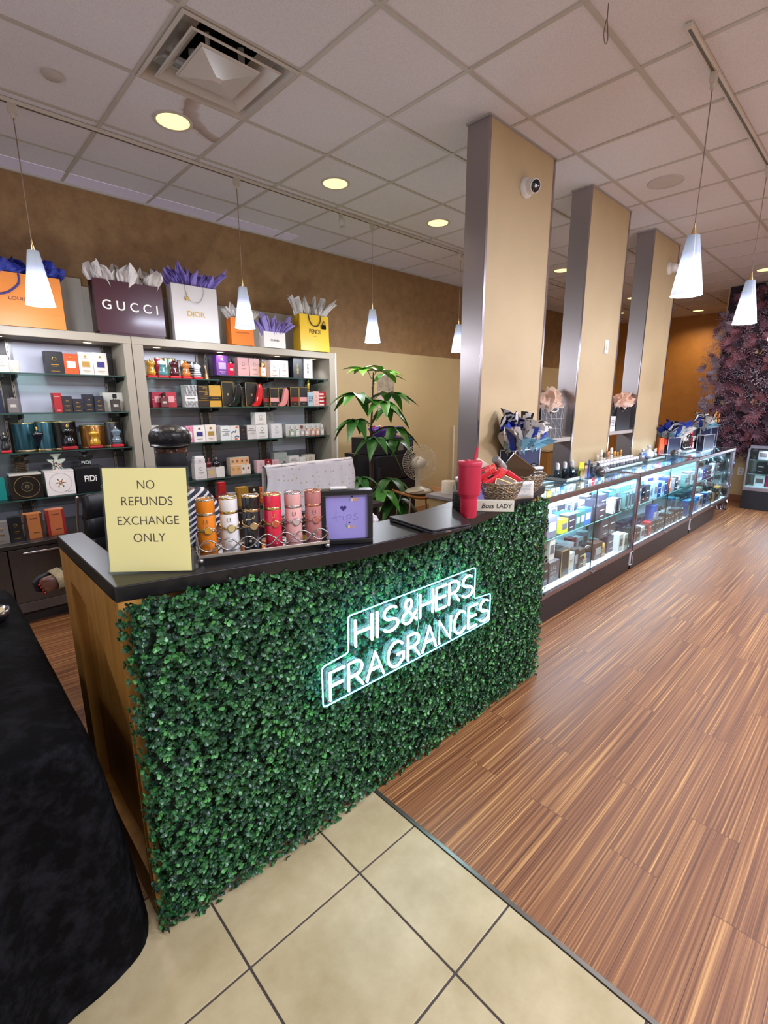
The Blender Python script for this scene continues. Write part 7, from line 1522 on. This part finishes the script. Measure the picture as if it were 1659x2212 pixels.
navy_bag('tall navy gift bag with flared blue and aqua tissue on the farthest showcase', 7.50, 1.745, .42, .285, .10, -.05, mixtis(.22, .4))
navy_bag('navy gift bag at the end of the farthest showcase beside the flower wall', 7.87, 1.725, .26, .275, .12, -.05)
fw = thing('orange_flowers', 'sprig of small orange and cream flowers beside the navy bag', 'flowers', (7.86, 1.80, TZ)); MB().tube(catmull([(0,0,.20),(.06,-.03,.30),(.14,-.06,.40)],6), .004, 6).tube([(0,0,0),(0,0,.2)], .005, 6).build('stem', mat('6a5a30', .6), fw)
Rn = random.Random(77)
for ci, cc in enumerate(('d8682a','e0a040','e6cf98')):
    q = MB()
    for k in range(6): u = Rn.random(); c_ = Vector((.02+.15*u+Rn.uniform(-.02,.02), -.06*u+Rn.uniform(-.03,.03), .24+.19*u+Rn.uniform(-.03,.03))); [q.ball(tuple(c_+Vector((.014*math.cos(a), Rn.uniform(-.008,.008), .014*math.sin(a)))), .012, 8, sy=.5) for a in (0,1.26,2.5,3.77,5.0)]
    q.build('blossom', mat(cc, .5), fw)
fl_ = thing('foil_wrap', 'crumpled silver foil sheet hanging over the end of the farthest showcase', 'foil', (8.06, 1.50, 0))
def foil(u, v):
    z = .86*v**1.0; c = math.sin(u*13+v*7)*.02+math.sin(u*29-v*19)*.010+math.sin(v*31)*.012
    return (.02+.06*math.sin(v*3.1)+c+.10*max(0,.15-v)*4*u, .0+.36*u+.5*c, .004+z)
MB().grid(foil, 22, 40, 0, False).build('foil_sheet', mat('a39aa4', .16, .95), fl_, solid=.0008)

# ------------------------------------------------------------------ far showcase by the flower wall
fs = thing('glass_showcase', 'upright lit showcase with purple boxes in front of the flower wall', 'showcase', (8.42, 0, 0), 0, 'glass showcases')
FY0, FY1, FX1 = -.35, 1.41, .46
MB().cbox(.005, FX1, FY0, FY1-.005, 0, .265, .004).build('black_base', mat('17161c', .4), fs)
f = MB().cbox(0, FX1, FY0, FY1, .265, .315, .003).cbox(0, FX1, FY1-.02, FY1, .86, .90, .002).cbox(0, .02, FY0, FY1, .86, .90, .002).cbox(0, .022, FY1-.022, FY1, .315, .86, .002).cbox(FX1-.02, FX1, FY1-.022, FY1, .315, .86, .002).cbox(FX1-.02, FX1, FY0, FY1, .86, .90, .002); f.build('metal_frame', ALUL, fs)
MB().box(FX1-.03, FX1-.022, FY0, FY1-.02, .315, .86).box(.02, FX1-.02, FY0, FY1-.02, .312, .322).build('white_back', mat('d8dbe4', .4), fs)
MB().box(.004, .008, FY0, FY1-.02, .315, .86).build('front_glass', glass('f4fbfa', .97, .8), fs); MB().box(.02, FX1, FY0, FY1-.02, .892, .898).build('top_glass', glass('eef8f6', .9, 1.0), fs); MB().box(.02, FX1-.02, FY1-.010, FY1-.006, .315, .86).build('end_glass', glass('f0faf8', .95, .8), fs)
for z in (.50, .70): s_ = MB().box(.05, FX1-.04, FY0, FY1-.03, z-.008, z).build('glass_shelf', glass('d6efe8', .93, .6), fs); MB().box(.047, .05, FY0, FY1-.03, z-.008, z).build('shelf_edge', mat('a8b4c4', .2), s_)
lamp('led_bar_lamp', 'AREA', (.06, .5, .85), 22, (.82, .86, 1.0), fs, (0, .6, 0), shape='RECTANGLE', size=.03, size_y=1.5)
Rn = random.Random(5)
for z, h_, cols in ((.322, .155, ['white','crimson','gold','gold','orange','cream','pink','white','crimson']), (.50, .15, ['black','black','white','pink','white','lilac','white','black']), (.70, .13, ['silver','lilac','silver','white','lilac','white','silver'])):
    y = FY1-.10; cnt_ = {}
    for cn in cols:
        w_ = Rn.uniform(.10,.15); hexc, sty = PAL[cn]; hexc = {'crimson': 'a82a5a', 'lilac': '5a2ac0', 'gold': 'b06a3a'}.get(cn, hexc); cnt_[cn] = cnt_.get(cn, 0)+1
        mini_box(8.42+.10, y-w_/2, z, w_*.92, h_*Rn.uniform(.85,1.05), .08, hexc, '%s box, %s of its colour, %s shelf of the showcase by the flower wall' % (dict(crimson='magenta', lilac='purple', gold='copper').get(cn, cn), ORD[cnt_[cn]-1], {.322: 'bottom', .50: 'middle', .70: 'top'}[z]), 'goods in the showcase by the flower wall', sty, -PI/2); y -= w_
bg_ = gift_bag('dark slate gift bag on the showcase by the flower wall', .30, .26, .14, '343c44', (8.60, 1.05, .9006), -PI/2, sidehex='262c32')
# outlet
ou = thing('wall_outlet', 'white outlet plate on the wall beside the far showcase', 'outlet', (XS-.003, 1.56, .46)); MB().cbox(-.006, .003, -.04, .04, -.06, .06, .003).build('plate', WPL, ou); MB().box(-.008, -.005, -.015, .015, .012, .040).box(-.008, -.005, -.015, .015, -.040, -.012).build('sockets', mat('b3b0ac', .4), ou)

# ------------------------------------------------------------------ flower wall
fwl = thing('flower_wall', 'tall purple and pink dried flower panel covering the far wall stub', 'flower wall', (XS, 0, 0))
MB().box(-.05, -.003, -.6, 2.02, .75, HC-.006).build('dark_backing', mat('2a1a26', .9), fwl)
Rn = random.Random(12)
def cluster(mb, c, kind, mi, S):
    out = Vector((-1, Rn.uniform(-.4,.4), Rn.uniform(-.5,.3))).normalized(); a = out.orthogonal().normalized(); b2 = out.cross(a)
    if kind == 'palm':
        ang0 = Rn.uniform(0, 6.28)
        for k in range(9):
            t = ang0+(k-4)*.30; d = (a*math.cos(t)+b2*math.sin(t))*.9+out*.35; d.normalize(); s_ = d.cross(out).normalized()*S*.11; L = S*Rn.uniform(1.3,1.7)
            mb.add([c, c+d*L*.5+s_, c+d*L, c+d*L*.5-s_], [(0,1,2,3)], mi)
    elif kind == 'spray':
        for k in range(26):
            d = (a*Rn.uniform(-1,1)+b2*Rn.uniform(-1,1)+out*Rn.uniform(.1,.8))*S*.9; p = c+d; r_ = S*Rn.uniform(.05,.10)
            n1 = a*r_; n2 = b2*r_; mb.add([p-n1, p-n2, p+n1, p+n2], [(0,1,2,3)], mi); 
        for k in range(5): d = (a*Rn.uniform(-1,1)+b2*Rn.uniform(-1,1)+out*.4)*S*.8; mb.add([c, c+d, c+d+a*S*.03], [(0,1,2)], mi)
    else:
        for k in range(6):
            t = k*1.05+Rn.uniform(-.3,.3); d = (a*math.cos(t)+b2*math.sin(t)+out*.5).normalized(); s_ = d.cross(out).normalized()*S*.28; mb.add([c, c+d*S*.5+s_, c+d*S*.9, c+d*S*.5-s_], [(0,1,2,3)], mi)
FM_ = [mat('5e3a48', .7), mat('80707f', .7), mat('7c4a54', .7), mat('2a1c28', .8), mat('9a8a90', .7), mat('8f7656', .7), mat('3e2430', .7)]
q = MB()
def redge(z): return 1.97+ .12*math.sin(min(1, max(0, (2.6-z)/1.6))*PI)*1.0
for k in range(2300):
    z = Rn.uniform(.70, HC-.06); y = Rn.uniform(-.35, redge(z)-.10); S = Rn.uniform(.055,.11); x = -.06-Rn.random()*.16*(1 if z < 2.7 else .5)
    kd, mi = Rn.choices([('palm',2),('palm',0),('spray',1),('spray',4),('leaf',3),('leaf',6),('leaf',5)], (6,4,6,3,4,4,.6))[0]
    cluster(q, Vector((x, y, z)), kd, mi, S)
for k in range(130):
    z = Rn.uniform(1.0, 2.75); y = redge(z)+Rn.uniform(-.05,.10); cluster(q, Vector((-.09-.1*Rn.random(), y, z)), Rn.choice(['spray','spray','palm']), Rn.choice([1,4,1,0]), Rn.uniform(.05,.085))
o = q.build('dried_flowers', FM_, fwl); o['kind'] = 'stuff'
q = MB()
for z, y in ((1.86, 2.12), (2.72, 2.04), (2.75, 2.08)): q.tube([(-.08, y-.15, z-.10), (-.10, y, z)], .004, 5).ball((-.10, y+.02, z+.02), .03, 10, sz=1.2)
q.build('poppy_heads', mat('6a2a34', .6), fwl)

# ------------------------------------------------------------------ black velvet covered table in front
vt = thing('velvet_table', 'table under a black crushed velvet cloth at the left picture edge', 'table', (-.42, 1.86, 0))
hxw, hyw, TH = .596, .668, .735
VEL, nt, b = newmat('black_velvet'); tc = nt.nodes.new('ShaderNodeTexCoord'); n = nt.nodes.new('ShaderNodeTexNoise'); n.inputs['Scale'].default_value = 16; n.inputs['Detail'].default_value = 6; n.inputs['Roughness'].default_value = .7; nt.links.new(tc.outputs['Object'], n.inputs['Vector'])
r = nt.nodes.new('ShaderNodeValToRGB'); e = r.color_ramp.elements; e[0].position = .46; e[0].color = (*lin('050506'), 1); e[1].position = .66; e[1].color = (*lin('17171b'), 1); nt.links.new(n.outputs['Fac'], r.inputs[0]); nt.links.new(r.outputs[0], b.inputs['Base Color']); b.inputs['Roughness'].default_value = .75; b.inputs['Sheen Weight'].default_value = .0; b.inputs['Sheen Roughness'].default_value = .4; b.inputs['Specular IOR Level'].default_value = .06
bp = nt.nodes.new('ShaderNodeBump'); bp.inputs['Strength'].default_value = .35; bp.inputs['Distance'].default_value = .01; nt.links.new(n.outputs['Fac'], bp.inputs['Height']); nt.links.new(bp.outputs[0], b.inputs['Normal'])
def rim(t):   # rounded rectangle, t in 0..1, counter clockwise
    a = 2*PI*t; c, s_ = math.cos(a), math.sin(a); k = 26.0; r_ = (abs(c)**k+abs(s_)**k)**(-1/k); return Vector((c*r_*hxw, s_*r_*hyw, 0))
def cloth(u, v):
    p = rim(u); d = Vector((p.x/hxw, p.y/hyw, 0)); 
    if v < .22: k = v/.22; q_ = p*(.3+.7*k); return (q_.x, q_.y, TH+.004-.020*max(0,k-.85)/.15*1.0)
    k = (v-.22)/.78; dn = Vector((math.copysign(abs(d.x)**5, d.x)/hxw, math.copysign(abs(d.y)**5, d.y)/hyw, 0)).normalized(); corner = (abs(d.x*d.y))**3
    fold = .022*math.sin(u*2*PI*17)+.012*math.sin(u*2*PI*29+1.3); dd = Vector((-dn.y, dn.x, 0)); o_ = Vector((dn.x*.100*k**.6, dn.y*.010*k, 0))+dn*(fold*(3.0 if dn.y < -.5 else 1.5)+(.02 if dn.y < -.5 else 0))*k**.8*(1.0-.85*abs(dn.x)); z = TH-.016-(TH-.020)*k; 
    return (p.x+o_.x, p.y+o_.y, max(.004, z))
MB().grid(cloth, 240, 46).build('velvet_cloth', VEL, vt)
MB().prism([tuple(rim(k/60)*.985)[:2] for k in range(60)], TH-.05, TH-.018).build('table_top', mat('4a4038', .6), vt)
for x in (-.5, .5):
    for y in (-.58, .58): MB().tube([(x,y,0),(x,y,TH-.035)], .016, 8).build('leg', mat('5a5a5e', .4, .7), vt)
ca = thing('candle_dish', 'silver rimmed cream dish on the velvet table at the picture edge', 'dish', (.085, 2.10, TH+.006)); MB().lathe([(.03,0),(.05,.004),(.058,.022),(.060,.036),(.052,.036),(.046,.026),(.0001,.024)], 28).build('silver_dish', mat('9a969c', .15, .95), ca); MB().lathe([(.044,.026),(.044,.034),(.0001,.036)], 24).build('cream_wax', mat('d8c9a0', .5), ca)
